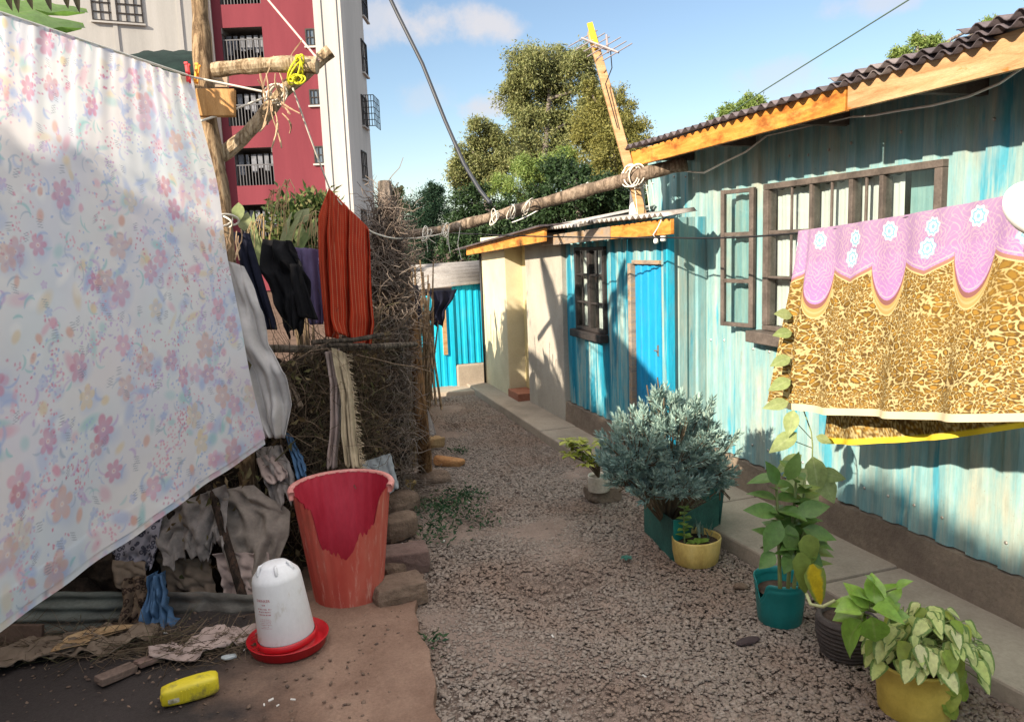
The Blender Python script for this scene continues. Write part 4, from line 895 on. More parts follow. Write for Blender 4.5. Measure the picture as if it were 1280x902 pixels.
# dry leaves caught in it
rg = np.random.default_rng(8); cs, ds = [], []
for i in range(1500):
    p, d = fsrc(.4, 1, .1, .12)(rg); cs.append(p); ds.append(rg.normal(size=3)+np.array([0, 0, -1]))
v, f = quads_leaves(np.array(cs), np.array(ds), .055, .022, rg, .4)
np_obj('dry_leaves', v, f, leafmat('dry_leaf', [(.10, .07, .04), (.20, .14, .07), (.12, .12, .05), (.27, .20, .12), (.07, .075, .03)], .8, .2, .1), Fe)['kind'] = 'stuff'
c = MB()
c.tube(resample([P(318, 435, 4.12), P(400, 436, 4.22), P(470, 433, 4.55), P(520, 430, 5.3)], 14), [.022-.006*i/14 for i in range(14)], 8, jit=.1)
c.build('rail', barkmat('grey_rail', (.05, .04, .032), (.15, .12, .095), (.22, .18, .14)), Fe)
c = MB(); c.tube(resample([P(390, 428, 4.1), P(450, 424, 4.3), P(478, 418, 4.6)], 8), .014, 7, jit=.1); c.tube(resample([P(410, 432, 4.1), P(455, 431, 4.25), P(462, 436, 4.4)], 6), .012, 7, jit=.1); c.build('rail', barkmat('dark_rail', (.03, .025, .02), (.08, .065, .05), (.13, .1, .08)), Fe)
c = MB(); c.tube(resample([P(240, 560, 4.0), P(266, 618, 3.9), P(287, 690, 3.83), P(312, 775, 3.74)], 10), [.020+.004*i/10 for i in range(10)], 9, jit=.06); c.build('prop_pole', barkmat('dark_pole', (.02, .015, .012), (.055, .038, .03), (.11, .06, .04)), Fe)
# tin and boards along its foot
M_rust = std('grimy_tin', [(.3, (.055, .05, .045)), (.55, (.11, .105, .095)), (.8, (.10, .065, .045))], 4, (1, 1, 2.5), rough=.75, bs=.3, bscale=30)
M_green_tin = std('mossy_tin', [(.3, (.05, .055, .048)), (.55, (.12, .13, .115)), (.8, (.07, .07, .058))], 3, (1, 1, 4), rough=.7, bs=.3)
def tinstrip(name, pxq, Dl, Dr, mat, waves, amp=.012, label=None):
    (ax, ay), (bx, by), (cx, cy), (dx_, dy_) = pxq; A, B, Cc, Dd = P(ax, ay, Dl), P(bx, by, Dr), P(cx, cy, Dr-.03), P(dx_, dy_, Dl-.03); c = MB(); vs = []; n = 40; m = 24
    for j in range(n):
        t = j/(n-1)
        for i in range(m):
            u = i/(m-1); p = (A*(1-u)+B*u)*(1-t)+(Dd*(1-u)+Cc*u)*t; p = p-FW*(amp*math.sin(t*waves*6.28)+.010*math.sin(u*9+t*4)+.006*math.sin(u*23-t*9)); vs.append(p)
    c.add(vs, [(j*m+i, j*m+i+1, (j+1)*m+i+1, (j+1)*m+i) for j in range(n-1) for i in range(m-1)]); o = c.build(name, mat, Fe, smooth=True, solid=.003); 
    if label: o['label'] = label
tinstrip('tin_sheet', [(-40, 742), (188, 738), (190, 802), (-40, 812)], 3.55, 3.85, M_green_tin, 4.5, .011, 'greenish corrugated tin sheet laid sideways')
tinstrip('tin_sheet', [(185, 738), (322, 742), (318, 800), (186, 806)], 3.86, 3.72, M_rust, 3.5, .006, 'grey brown tin sheet at the foot')
c = MB(); c.obox(P(10, 795, 3.5), RT, UP, FW, (.16, .055, .012)); c.build('board', std('brown_board', [(.3, (.07, .045, .035)), (.7, (.12, .08, .06))], 6), Fe, bevel=.003)
# far stretch of fence, sticks leaning towards the cyan shed
def fsrc2(rg):
    t = rg.random(); p = np.array([1.0, 6.0])*(1-t)+np.array([1.62, 8.5])*t; return np.array([p[0]+rg.normal()*.06, p[1], rg.random()*1.25]), np.array([rg.normal()*.2, rg.normal()*.5, 1.0])
Ff = thing('stick_fence', 'thin fence of bare sticks leaning beyond the dead vine pillar', 'fence', (1.3, 7.2, 0))
c = MB()
for k in range(34):
    t = k/33; p = np.array([1.02, 6.05])*(1-t)+np.array([1.66, 8.5])*t; h = random.uniform(1.0, 1.65); dx, dy = random.uniform(-.12, .12), random.uniform(-.3, .3)
    c.tube(resample([(p[0], p[1], -.05), (p[0]+dx*.6+random.uniform(-.03, .03), p[1]+dy*.5, h*.5), (p[0]+dx, p[1]+dy, h)], 6), [random.uniform(.010, .02)*(1-.1*j) for j in range(6)], 6, jit=.1)
for a, b_ in (((532, 372), (545, 505)), ((536, 400), (552, 512)), ((528, 340), (540, 500))): c.tube(resample([P(*a, 7.6), P(*b_, 7.4)], 5), .012, 6, jit=.1)
c.build('stakes', M_bark, Ff)
c = MB(); twigs(c, 260, fsrc2, (.002, .004), (.12, .3), .4, 12); c.build('twigs', M_twig, Ff)['kind'] = 'stuff'
c = MB(); n = 24; vs = []
for i in range(n):
    t = i/(n-1); p = np.array([.98, 6.0])*(1-t)+np.array([1.52, 8.6])*t
    for j in range(8): vs.append((p[0]-.05+.05*math.sin(i*2+j*1.7), p[1], 1.12*j/7*(1+.1*math.sin(i*1.9))))
c.add(vs, [(i*8+j, (i+1)*8+j, (i+1)*8+j+1, i*8+j+1) for i in range(n-1) for j in range(7)]); c.build('brush', M_core, Ff, solid=.04)
# ------------------------------------------------------------------ pillar of dead vine over a stump
hb = G(478, 606); Hd = thing('dead_vine_pillar', 'tall pillar of grey tangled dead vine over a stump end, right of the red striped cloth', 'dead vine', (.72, 5.45, 0))
spine = [P(464, 640, 5.35), P(466, 560, 5.4), P(474, 470, 5.4), P(481, 380, 5.4), P(483, 300, 5.4), P(483, 262, 5.4)]; rad = [.26, .25, .20, .17, .15, .07]
sp = resample(spine, 30); rd = np.interp(np.linspace(0, 1, 30), np.linspace(0, 1, 6), rad)
c = MB(); c.tube(sp, [r*.86*(1+.1*math.sin(i*1.3)) for i, r in enumerate(rd)], 14, jit=.16); c.build('core', M_core, Hd)
def hsrc(rg):
    i = rg.integers(0, 30); a = rg.uniform(0, 6.28); r = rd[i]*rg.uniform(.72, 1.06); p = sp[i]+np.array([math.cos(a)*r, math.sin(a)*r, rg.normal()*.05]); t = np.array([-math.sin(a), math.cos(a), 0])
    return p, t*rg.normal()*1.0+np.array([0, 0, rg.normal()*.8])
c = MB(); twigs(c, 4600, hsrc, (.0018, .0042), (.10, .30), 1.0, 31, 5); twigs(c, 120, hsrc, (.0025, .005), (.2, .4), .6, 32, 5); c.build('tangle', M_vine, Hd)['kind'] = 'stuff'
c = MB(); c.tube(resample([P(484, 300, 5.4), P(483, 255, 5.4), P(481, 227, 5.4)], 6), [.06, .058, .056, .054, .05, .048], 9, jit=.12); c.build('stump', barkmat('grey_stump', (.10, .085, .07), (.22, .18, .15), (.30, .26, .22)), Hd)
c = MB(); c.tube(resample([np.array([1.06, 5.72, -.05]), P(528, 545, 5.62), P(523, 480, 5.6), P(515, 400, 5.58), P(506, 330, 5.55)], 18), [.056-.02*i/18 for i in range(18)], 10, jit=.08); tag(c.build('fence_stake', M_stake, None, smooth=True), 'brown bark stake standing at the lane edge of the dead vine pillar', 'stake')

# ------------------------------------------------------------------ washing on the fence
M_navy = clothmat('navy_cloth', (.016, .018, .034), .6); M_blk = clothmat('black_cloth', (.012, .012, .014), .6, .03); M_purp = clothmat('dusty_purple_cloth', (.145, .115, .22), .75); M_wsack = clothmat('white_plastic_sack', (.56, .54, .53), .7, .25, 6, .6)
cloth('white_sack', [(262, 318, 3.90), (276, 420, 3.87), (292, 480, 3.86), (318, 530, 3.86), (334, 546, 3.86)], [(304, 333, 3.93), (330, 392, 3.89), (334, 430, 3.88), (359, 470, 3.86), (364, 505, 3.86), (354, 548, 3.86)], M_wsack, 'white woven sack hanging against the right edge of the floral sheet', 'sack', (.022, 2.2), 40, 44, 3, crumple=.032)
cloth('navy_trousers', [(291, 290, 4.1), (300, 330, 4.06), (318, 385, 4.05), (331, 412, 4.05)], [(311, 292, 4.12), (330, 360, 4.08), (342, 400, 4.07), (344, 412, 4.06)], M_navy, 'dark navy trouser leg hanging beside the forked post', 'garment', (.02, 2), 20, 30, 4)
cloth('black_jacket', [(326, 298, 4.2), (326, 335, 4.16), (338, 365, 4.15), (352, 400, 4.15), (360, 426, 4.15)], [(366, 302, 4.22), (371, 320, 4.18), (388, 350, 4.17), (386, 375, 4.17), (377, 426, 4.16)], M_blk, 'black jacket with hanging sleeve, left of the purple cloth', 'garment', (.02, 1.6), 40, 44, 5, ragged=.10, crumple=.04)
cloth('black_jacket_sleeve', [(362, 330, 4.14), (366, 365, 4.13), (373, 396, 4.13)], [(374, 330, 4.15), (386, 365, 4.14), (398, 400, 4.14)], M_blk, None, None, (.012, 1.5), 14, 20, 6)
cloth('purple_cloth', [(365, 309, 4.28), (371, 350, 4.25), (384, 395, 4.22), (388, 406, 4.22)], [(405, 312, 4.32), (406, 355, 4.28), (405, 398, 4.26), (404, 405, 4.26)], M_purp, 'dusty purple cloth hanging between the black jacket and the red cloth', 'garment', (.02, 1.6), 26, 30, 7, topamp=.6)
M_red = None
m, nt, b = nmat('red_striped_cloth'); tcu = nt.nodes.new('ShaderNodeTexCoord'); sx = nt.nodes.new('ShaderNodeSeparateXYZ'); L_(nt, tcu.outputs['UV'], sx.inputs[0])
mm = nt.nodes.new('ShaderNodeMath'); mm.operation = 'MULTIPLY'; mm.inputs[1].default_value = 17; L_(nt, sx.outputs[0], mm.inputs[0]); fr = nt.nodes.new('ShaderNodeMath'); fr.operation = 'FRACT'; L_(nt, mm.outputs[0], fr.inputs[0])
st = ramp(nt, fr.outputs[0], [(.0, gray(0)), (.42, gray(0)), (.47, gray(1)), (.55, gray(1)), (.60, gray(0)), (1, gray(0))])
mv = nt.nodes.new('ShaderNodeMath'); mv.operation = 'MULTIPLY'; mv.inputs[1].default_value = 70; L_(nt, sx.outputs[1], mv.inputs[0]); fv = nt.nodes.new('ShaderNodeMath'); fv.operation = 'FRACT'; L_(nt, mv.outputs[0], fv.inputs[0])
dsh = mixc(nt, 1.0, st, ramp(nt, fv.outputs[0], [(.3, gray(1)), (.65, gray(.35))]), 'MULTIPLY')
cc = mixc(nt, dsh, ramp(nt, noise(nt, 9, 4), [(.3, (.34, .030, .014)), (.7, (.46, .050, .02))]), (.52, .27, .15))
L_(nt, cc, b.inputs['Base Color']); b.inputs['Roughness'].default_value = .95; spec(b, .08); bump(nt, b, st, .3, .004)
t = nt.nodes.new('ShaderNodeBsdfTranslucent'); L_(nt, cc, t.inputs[0]); mx = nt.nodes.new('ShaderNodeMixShader'); mx.inputs[0].default_value = .25; L_(nt, b.outputs[0], mx.inputs[1]); L_(nt, t.outputs[0], mx.inputs[2]); L_(nt, mx.outputs[0], nt.nodes['Material Output'].inputs[0])
Rd = cloth('red_cloth', [(413, 238, 4.30), (412, 290, 4.26), (415, 350, 4.24), (417, 400, 4.22), (424, 421, 4.22)], [(463, 288, 4.74), (464, 330, 4.66), (466, 375, 4.6), (469, 405, 4.58), (464, 440, 4.56)], m, 'red cloth with pale stripes hanging from a rope beside the dead vine pillar', 'cloth', (.05, 1.8), 60, 60, 8, ragged=.03, topamp=.75, crumple=.012)
cloth('red_cloth_fold', [(411, 238, 4.29), (403, 256, 4.22), (398, 270, 4.20), (399, 330, 4.2), (407, 420, 4.2)], [(415, 239, 4.31), (419, 275, 4.26), (416, 330, 4.25), (420, 390, 4.24), (424, 424, 4.23)], m, None, None, (.02, 1.5), 24, 40, 9, parent=Rd)
bpy.data.objects['black_jacket_sleeve'].parent = bpy.data.objects['black_jacket']
for ch, pr in (('black_jacket_sleeve', 'black_jacket'),):
    a, b_ = bpy.data.objects[ch], bpy.data.objects[pr]; a.location = a.location-b_.location; a.name = 'sleeve'
bpy.data.objects['red_cloth_fold'].name = 'back_fold'
cloth('navy_shirt', [(508, 355, 6.5), (511, 395, 6.45), (519, 436, 6.4)], [(523, 357, 6.6), (528, 395, 6.5), (527, 440, 6.45)], M_navy, 'navy garment hanging in the gap right of the dead vine pillar', 'garment', (.02, 2), 16, 24, 14)
cloth('black_shirt', [(535, 364, 8.3), (541, 378, 8.3), (536, 398, 8.3), (545, 410, 8.25)], [(571, 362, 8.6), (566, 374, 8.5), (556, 388, 8.4), (556, 410, 8.3)], M_navy, 'small dark garment hanging in front of the cyan shed', 'garment', (.03, 2), 20, 24, 15, ragged=.15)

# rags and torn sacking stuffed into the fence
M_burlap = clothmat('dirty_sacking', (.34, .29, .25), .38, .1, 9); M_greysack = clothmat('grey_sacking', (.36, .32, .30), .38, .12, 11); M_cream = clothmat('cream_rag', (.52, .43, .30), .5, .15, 10)
M_blueplastic = clothmat('blue_plastic', (.10, .20, .36), .45, .2, 9, .45); M_pinkrag = clothmat('pinkish_rag', (.42, .33, .30), .65, .1, 9); M_tanrag = clothmat('tan_rag', (.22, .17, .13), .6, .1, 9)
def leopard_mat(name, ground, spot, scale=38):
    m, nt, b = nmat(name); vo = nt.nodes.new('ShaderNodeTexVoronoi'); vo.feature = 'F1'; vo.inputs['Scale'].default_value = scale; L_(nt, coords(nt), vo.inputs['Vector'])
    c = mixc(nt, ramp(nt, vo.outputs['Distance'], [(.18, gray(.25)), (.26, gray(1)), (.40, gray(1)), (.50, gray(0))]), ground, spot); c = mixc(nt, 1.0, c, ramp(nt, noise(nt, 9, 4), [(.3, gray(.6)), (.7, gray(1.1))]), 'MULTIPLY')
    L_(nt, c, b.inputs['Base Color']); b.inputs['Roughness'].default_value = .95; spec(b, .08); return m
cloth('sacking', [(262, 612, 3.92), (272, 650, 3.9), (284, 690, 3.86), (296, 738, 3.82)], [(318, 606, 3.98), (362, 640, 3.95), (362, 668, 3.92), (350, 700, 3.88), (322, 742, 3.82)], M_burlap, 'wide dirty beige sacking hung on the fence left of the red bin', 'sacking', (.012, 1.3), 60, 50, 21, ragged=.05, crumple=.04)
cloth('sacking', [(196, 640, 3.88), (200, 680, 3.85), (214, 722, 3.82)], [(284, 604, 3.93), (287, 650, 3.88), (280, 712, 3.84)], M_greysack, 'tattered grey sacking hanging in torn strips under the sheet hem', 'sacking', (.015, 2.2), 70, 44, 22, ragged=.30, crumple=.035)
cloth('sacking', [(196, 690, 3.90), (206, 722, 3.88), (216, 752, 3.86)], [(262, 700, 3.92), (266, 728, 3.90), (270, 752, 3.86)], M_tanrag, 'dark brown sacking behind the torn grey strips, above the grey tin', 'sacking', (.015, 1.6), 36, 26, 45, ragged=.12, crumple=.03)
cloth('sacking', [(268, 690, 3.86), (276, 720, 3.83), (284, 752, 3.80)], [(336, 690, 3.88), (340, 722, 3.84), (338, 756, 3.78)], M_pinkrag, 'crumpled pinkish sacking low on the fence directly behind the white drinker', 'sacking', (.015, 1.7), 40, 30, 46, ragged=.14, crumple=.035)
cloth('sacking', [(318, 560, 4.02), (330, 600, 3.99), (346, 640, 3.96)], [(352, 556, 4.05), (368, 596, 4.02), (372, 636, 3.99)], M_greysack, 'small torn grey sacking between the white sack and the wide beige sacking', 'sacking', (.015, 1.7), 30, 28, 47, ragged=.2, crumple=.03)
cloth('rag', [(140, 690, 3.82), (150, 715, 3.8), (166, 738, 3.8)], [(204, 640, 3.86), (200, 680, 3.84), (190, 716, 3.8)], leopard_mat('grey_leopard', (.25, .24, .28), (.05, .05, .07)), 'grey leopard print rag peeping out below the sheet hem', 'rag', (.012, 1.7), 40, 30, 23, ragged=.15, crumple=.02, group='rags on the brush fence')
cloth('rag', [(140, 700, 3.78), (142, 720, 3.77), (148, 738, 3.76)], [(182, 702, 3.8), (184, 718, 3.78), (186, 728, 3.78)], M_tanrag, 'short flap of tan rag above the brown leopard rag', 'rag', (.012, 1.5), 24, 20, 24, ragged=.12, crumple=.012, group='rags on the brush fence')
cloth('rag', [(156, 722, 3.76), (154, 760, 3.72), (148, 800, 3.66)], [(188, 718, 3.77), (190, 755, 3.72), (182, 812, 3.64)], leopard_mat('brown_leopard', (.17, .12, .085), (.045, .03, .024)), 'brown leopard print rag trailing to the ground beside the blue plastic', 'rag', (.02, 1.6), 36, 36, 25, ragged=.12, crumple=.03, group='rags on the brush fence')
cloth('plastic_rag', [(190, 716, 3.76), (184, 750, 3.70), (180, 812, 3.58)], [(205, 716, 3.77), (214, 760, 3.7), (238, 808, 3.58)], M_blueplastic, 'blue and white crumpled plastic trailing down to the ground', 'plastic', (.04, 3.2), 44, 44, 26, ragged=.1, crumple=.05)
cloth('plastic_rag', [(356, 540, 4.1), (365, 570, 4.06), (373, 600, 4.02)], [(366, 545, 4.12), (380, 575, 4.08), (388, 602, 4.04)], M_blueplastic, 'torn blue plastic strip above the rim of the red bin', 'plastic', (.02, 2.5), 22, 26, 27, ragged=.2, crumple=.02)
cloth('rag', [(406, 440, 4.2), (414, 480, 4.16), (414, 530, 4.14), (410, 588, 4.1)], [(424, 436, 4.24), (427, 490, 4.2), (424, 540, 4.16), (420, 588, 4.12)], M_pinkrag, 'narrow pinkish rag hanging left of the cream frayed rag', 'rag', (.03, 1.8), 24, 44, 28, ragged=.05, crumple=.018, group='rags on the brush fence')
cloth('rag', [(414, 434, 4.2), (426, 490, 4.15), (428, 540, 4.12), (434, 590, 4.08)], [(433, 442, 4.25), (441, 490, 4.2), (446, 550, 4.16), (452, 588, 4.1)], M_cream, 'cream frayed rag hanging from the rail above the red bin', 'rag', (.03, 1.6), 28, 50, 29, ragged=.05, crumple=.018, group='rags on the brush fence')
c = MB(); rg2 = random.Random(4)
for k in range(120):
    t = rg2.random(); a = P(np.interp(t, [0, .4, .7, 1], [433, 441, 446, 452]), 442+146*t, np.interp(t, [0, 1], [4.24, 4.1])); c.tube([a, a+RT*rg2.uniform(.01, .035)+UP*rg2.uniform(-.02, .008)], .0016, 3)
bpy.context.view_layer.update(); fr_p = [o for o in bpy.data.objects if o.get('label', '').startswith('cream frayed')][0]; c.build('fringe', M_cream, fr_p)
cloth('rag', [(322, 572, 4.0), (326, 590, 3.98), (340, 606, 3.96)], [(340, 566, 4.02), (360, 590, 4.0), (358, 602, 3.97)], M_pinkrag, 'pale pinkish scrap caught above the wide sacking', 'rag', (.02, 1.8), 22, 20, 30, ragged=.1, crumple=.015, group='rags on the brush fence')
cloth('rag', [(352, 470, 4.12), (366, 500, 4.1), (370, 512, 4.1)], [(360, 468, 4.14), (376, 500, 4.12), (380, 512, 4.1)], M_tanrag, 'little brown leafy rag right of the white sack', 'rag', (.02, 1.8), 12, 16, 33, ragged=.1, crumple=.01, group='rags on the brush fence')
cloth('plastic_sheet', [(452, 578, 4.7), (456, 600, 4.66), (470, 628, 4.55)], [(488, 566, 4.85), (494, 590, 4.78), (500, 612, 4.7)], clothmat('grey_plastic', (.30, .33, .35), .7, .1, 6, .5), 'blue grey plastic sheet behind the right rim of the red bin', 'plastic', (.02, 1.5), 24, 22, 31, ragged=.12, crumple=.02)
cloth('plastic_sheet', [(526, 498, 5.95), (528, 520, 5.9), (532, 548, 5.85)], [(532, 505, 6.0), (542, 530, 5.95), (546, 545, 5.9)], M_greysack, 'pale torn sheet beside the brown bark stake', 'plastic', (.015, 1.5), 14, 18, 32, ragged=.1)
# trailing sacking and husks on the ground at the foot of the fence
def ground_rag(px, py, Lm, Wm_, ang, mat, label, seed, cat='rag', group='rags on the ground by the fence', z=.075):
    c0 = G(px, py, z); rg = np.random.default_rng(seed); n, m_ = 30, 14; vs = []
    nn = [smooth_noise(n, 6, seed+k, 1.0) for k in range(4)]
    for j in range(m_):
        for i in range(n):
            s, t = i/(n-1)-.5, j/(m_-1)-.5; w_ = Wm_*(1-.6*abs(2*s)**2); x = s*Lm; y = t*w_+.03*nn[0][i]; zz = .02+.014*math.sin(t*9+nn[1][i]*4+s*5)*(1-.5*abs(2*t))+.012*nn[2][i]+.010*math.sin(s*31+t*23+nn[3][i]*2)
            vs.append((c0[0]+x*math.cos(ang)-y*math.sin(ang), c0[1]+x*math.sin(ang)+y*math.cos(ang), max(.056, c0[2]-.02+zz)))
    o = np_obj('rag', np.array(vs), grid_faces(n, m_), mat, None, True); q = o.modifiers.new('s', 'SOLIDIFY'); q.thickness = .004; return tag(o, label, cat, group)
ground_rag(258, 802, .46, .20, .15, M_pinkrag, 'pinkish sacking trailing over the soil behind the white drinker', 41)
ground_rag(120, 800, .5, .24, -.1, M_tanrag, 'long dirty tan rag lying at the foot of the tin', 42)
ground_rag(30, 814, .55, .22, .1, M_tanrag, 'dirty rag heap at the lower left below the sheet', 43)
c = MB()
for i, (x, y, a, Ln) in enumerate([(70, 808, .3, .30), (85, 812, .45, .26), (104, 800, .2, .26), (60, 816, .1, .22)]): g_ = G(x, y, .075); c.leaf(g_, (math.cos(a), math.sin(a), .12), (0, 0, 1), Ln, .035, 'lance', .25, .5)
tag(c.build('dry_husk', std('husk', [(.3, (.26, .16, .08)), (.7, (.42, .30, .17))], 8), None, smooth=True, solid=.003), 'dry tan leaf husks lying in front of the tin sheet', 'husk')
def brick(name, px, py, size, ang, mat, label, cat, z=.045, group=None, tilt=0, bev=.006, amp=.1, seed=0):
    g_ = G(px, py, z); c = MB(); import bmesh
    bm = bmesh.new(); bmesh.ops.create_cube(bm, size=1); bmesh.ops.subdivide_edges(bm, edges=bm.edges[:], cuts=4, use_grid_fill=True); rg = np.random.default_rng(seed)
    dirs = rg.normal(size=(8, 3))
    for v in bm.verts:
        p = np.array(v.co); k = 1+amp*.4*sum(math.sin(p@d*3+i) for i, d in enumerate(dirs))/3; l = np.abs(p).max(); pn = p/ (np.linalg.norm(p)+1e-9)*l*1.2; p = p*(1-amp*1.6)+pn*amp*1.6; v.co = p*k+rg.normal(size=3)*.006
    M_ = Matrix.Translation(Vector(g_)+Vector((0, 0, size[2]/2))) @ Matrix.Rotation(ang, 4, 'Z') @ Matrix.Rotation(tilt, 4, 'Y') @ Matrix.Diagonal((*size, 1))
    bm.transform(M_); c.add([v.co for v in bm.verts], [tuple(v.index for v in f.verts) for f in bm.faces]); bm.free()
    return tag(c.build(name, mat, None, smooth=False, bevel=bev), label, cat, group)
M_stone = std('rough_stone', [(.3, (.10, .07, .052)), (.6, (.19, .135, .10)), (.8, (.25, .19, .15))], 7, rough=.95, bs=.7, bscale=35, bdist=.02)
M_stone2 = std('reddish_block', [(.3, (.11, .07, .06)), (.6, (.17, .115, .10)), (.8, (.21, .15, .13))], 7, rough=.95, bs=.5, bscale=40)
gs = 'stones edging the terrace'
brick('stone', 500, 672, (.23, .20, .15), .3, M_stone, 'rounded brown stone on top of the edging row, nearest the weeds', 'stone', .0, gs, 0, .01, .35, 1)
brick('stone', 505, 712, (.27, .20, .13), -.05, M_stone2, 'square reddish block with a shaded front, below the rounded stone', 'stone', .0, gs, 0, .008, .12, 2)
brick('stone', 487, 722, (.14, .14, .09), .5, M_stone, 'small stone tucked between bin and blocks', 'stone', .0, gs, 0, .01, .3, 3)
brick('stone', 500, 753, (.26, .19, .125), .15, M_stone, 'brown block touching the far edge of the terrace', 'stone', .0, gs, 0, .008, .15, 4)
brick('stone', 498, 640, (.24, .2, .13), .6, M_stone, 'dirty flat stone behind the rounded one', 'stone', .0, gs, 0, .01, .3, 5)
brick('stone', 505, 617, (.14, .13, .09), .6, std('yellow_stone', [(.3, (.20, .13, .05)), (.7, (.34, .24, .10))], 9), 'ochre yellow stone right of the bin rim', 'stone', .02, None, 0, .01, .35, 6)
brick('stone', 540, 603, (.24, .18, .09), .2, M_stone, 'low soil covered lump at the foot of the bark stake', 'stone', -.01, None, 0, .01, .4, 7)
brick('clay_shard', 563, 582, (.24, .11, .07), -.6, std('orange_clay', [(.3, (.30, .13, .05)), (.7, (.48, .26, .11))], 6, bs=.4), 'broken orange clay piece lying at the lane edge', 'shard', .0, None, .1, .012, .3, 8)
brick('clay_shard', 545, 560, (.15, .10, .10), .5, std('tan_clay', [(.3, (.28, .17, .08)), (.7, (.40, .28, .15))], 6, bs=.4), 'tan clay lump behind the orange clay piece', 'shard', .0, None, .1, .012, .3, 9)
brick('brick', 146, 846, (.15, .065, .03), .62, std('brown_brick', [(.3, (.10, .07, .058)), (.7, (.16, .115, .095))], 8, bs=.4), 'flat brown brick piece lying on the dark soil', 'brick', .045, None, .05, .004, .05, 10)
brick('board_piece', 190, 826, (.13, .06, .02), .65, M_stone2, 'small brown board under the blue plastic', 'board', .05, None, .1, .004, .05, 11)
brick('paper_scrap', 287, 822, (.055, .035, .012), .5, plain('pale_scrap', (.45, .50, .52), .6), 'pale grey scrap on the soil left of the drinker', 'scrap', .05, None, .15, .004, .2, 12)
c = MB(); rg2 = random.Random(5)
for k in range(20):
    x, y = rg2.choice([(225, 800), (300, 805), (340, 870), (250, 848), (540, 720), (520, 615), (560, 640), (700, 800), (600, 650), (820, 850), (530, 690), (575, 545), (325, 855)]); g_ = G(x+rg2.uniform(-30, 30), y+rg2.uniform(-14, 14), .012 if x > 480 else .055); a = rg2.uniform(0, 3); s = rg2.uniform(.004, .010)
    c.obox(g_+np.array([0, 0, .006]), (math.cos(a), math.sin(a), .2), (-math.sin(a), math.cos(a), .1), (0, 0, 1), (s, s*.5, .0015))
tag(c.build('litter', plain('litter_white', (.55, .53, .50), .7), None), kind='stuff')

def straw(rg):
    g_ = G(rg.uniform(-10, 330), rg.normal()*9+806, .055); a = rg.uniform(0, 6.28); return g_+np.array([0, 0, rg.random()*.02]), np.array([math.cos(a), math.sin(a)*.5, rg.normal()*.12])
c = MB(); twigs(c, 900, straw, (.0009, .0025), (.06, .25), .35, 88); tag(c.build('straw_litter', M_twig, None), kind='stuff')
def straw2(rg):
    t = rg.random(); p, d = fline(.62+.38*t); a = rg.uniform(0, 6.28); return np.array([p[0]+abs(rg.normal())*.16, p[1]-abs(rg.normal())*.10, .02+.03*rg.random()]), np.array([math.cos(a), math.sin(a), rg.normal()*.15])
c = MB(); twigs(c, 700, straw2, (.001, .003), (.06, .22), .35, 89); tag(c.build('straw_litter', M_vine, None), kind='stuff')

# ------------------------------------------------------------------ broken red bin
def binr(a, t): return .165+.072*t
BC = G(428, 748); BC = np.array([.272, 3.755, .02]); Hb = .60
to = math.atan2(CAM[1]-BC[1], CAM[0]-BC[0])
nA, nH = 160, 44; outl = [(-85, 1.0), (-62, .97), (-50, .93), (-40, .90), (-37, .70), (-33, .58), (-18, .555), (-6, .50), (4, .495), (12, .60), (17, .665), (32, .69), (40, .74), (44, .86), (52, .97), (62, .985), (75, 1.0)]
aa = np.linspace(0, 2*math.pi, nA, endpoint=False); rel = np.degrees((aa-to+math.pi) % (2*math.pi)-math.pi)
# picture right is clockwise seen from above -> positive rel is picture left? use -rel so outline runs left to right
topk = np.interp(rel, [p[0] for p in outl], [p[1] for p in outl], left=1, right=1)+np.where(np.abs(rel) < 58, .016*np.sin(aa*37)*np.sin(aa*13)+.010*np.sign(np.sin(aa*61))+.008*np.sin(aa*91), 0)
def binshell(dr, name, mat, parent):
    vs = []
    for j in range(nH):
        for i in range(nA):
            t = topk[i]*j/(nH-1); r = binr(aa[i], t)+dr+.0022*math.cos(aa[i]*26)*(.4+.6*t)
            vs.append((BC[0]+math.cos(aa[i])*r, BC[1]+math.sin(aa[i])*r, BC[2]+t*Hb))
    fs = [(j*nA+i, j*nA+(i+1) % nA, (j+1)*nA+(i+1) % nA, (j+1)*nA+i) for j in range(nH-1) for i in range(nA)]
    return np_obj(name, np.array(vs), fs, mat, parent, True)
Bn = thing('broken_bin', 'large faded red plastic bin with its front wall broken out', 'bin', BC)
m, nt, b = nmat('faded_red_plastic'); c = ramp(nt, noise(nt, 5, 5, .6, (1, 1, .3)), [(.3, (.40, .050, .038)), (.55, (.48, .095, .068)), (.8, (.54, .19, .14))]); c = mixc(nt, ramp(nt, noise(nt, 40, 5, .75, (1, 1, .06)), [(.55, gray(0)), (.70, gray(.7))]), c, (.64, .40, .33)); c = mixc(nt, ramp(nt, noise(nt, 4, 5), [(.58, gray(0)), (.75, gray(.5))]), c, (.25, .08, .05))
L_(nt, c, b.inputs['Base Color']); b.inputs['Roughness'].default_value = .6; spec(b, .3); bump(nt, b, noise(nt, 60, 4), .15, .004)
binshell(0, 'body', m, Bn)
binshell(-.006, 'inner_wall', std('crimson_plastic', [(.3, (.34, .016, .035)), (.7, (.50, .05, .08))], 6, (1, 1, .3), rough=.5, bs=.1, fine=.1), Bn)
rimv = []; rim_c = MB(); m2 = std('pale_pink_rim', [(.3, (.48, .17, .15)), (.7, (.60, .30, .27))], 12, rough=.6)
idx = [i for i in range(nA) if topk[i] > .985 and abs(rel[i]) > 66]; idx = sorted(idx, key=lambda i: (aa[i]-to) % (2*math.pi))
prof = [(.0, -.035), (.018, -.032), (.022, -.004), (.016, .006), (-.006, .005), (-.008, -.004)]
vs = []
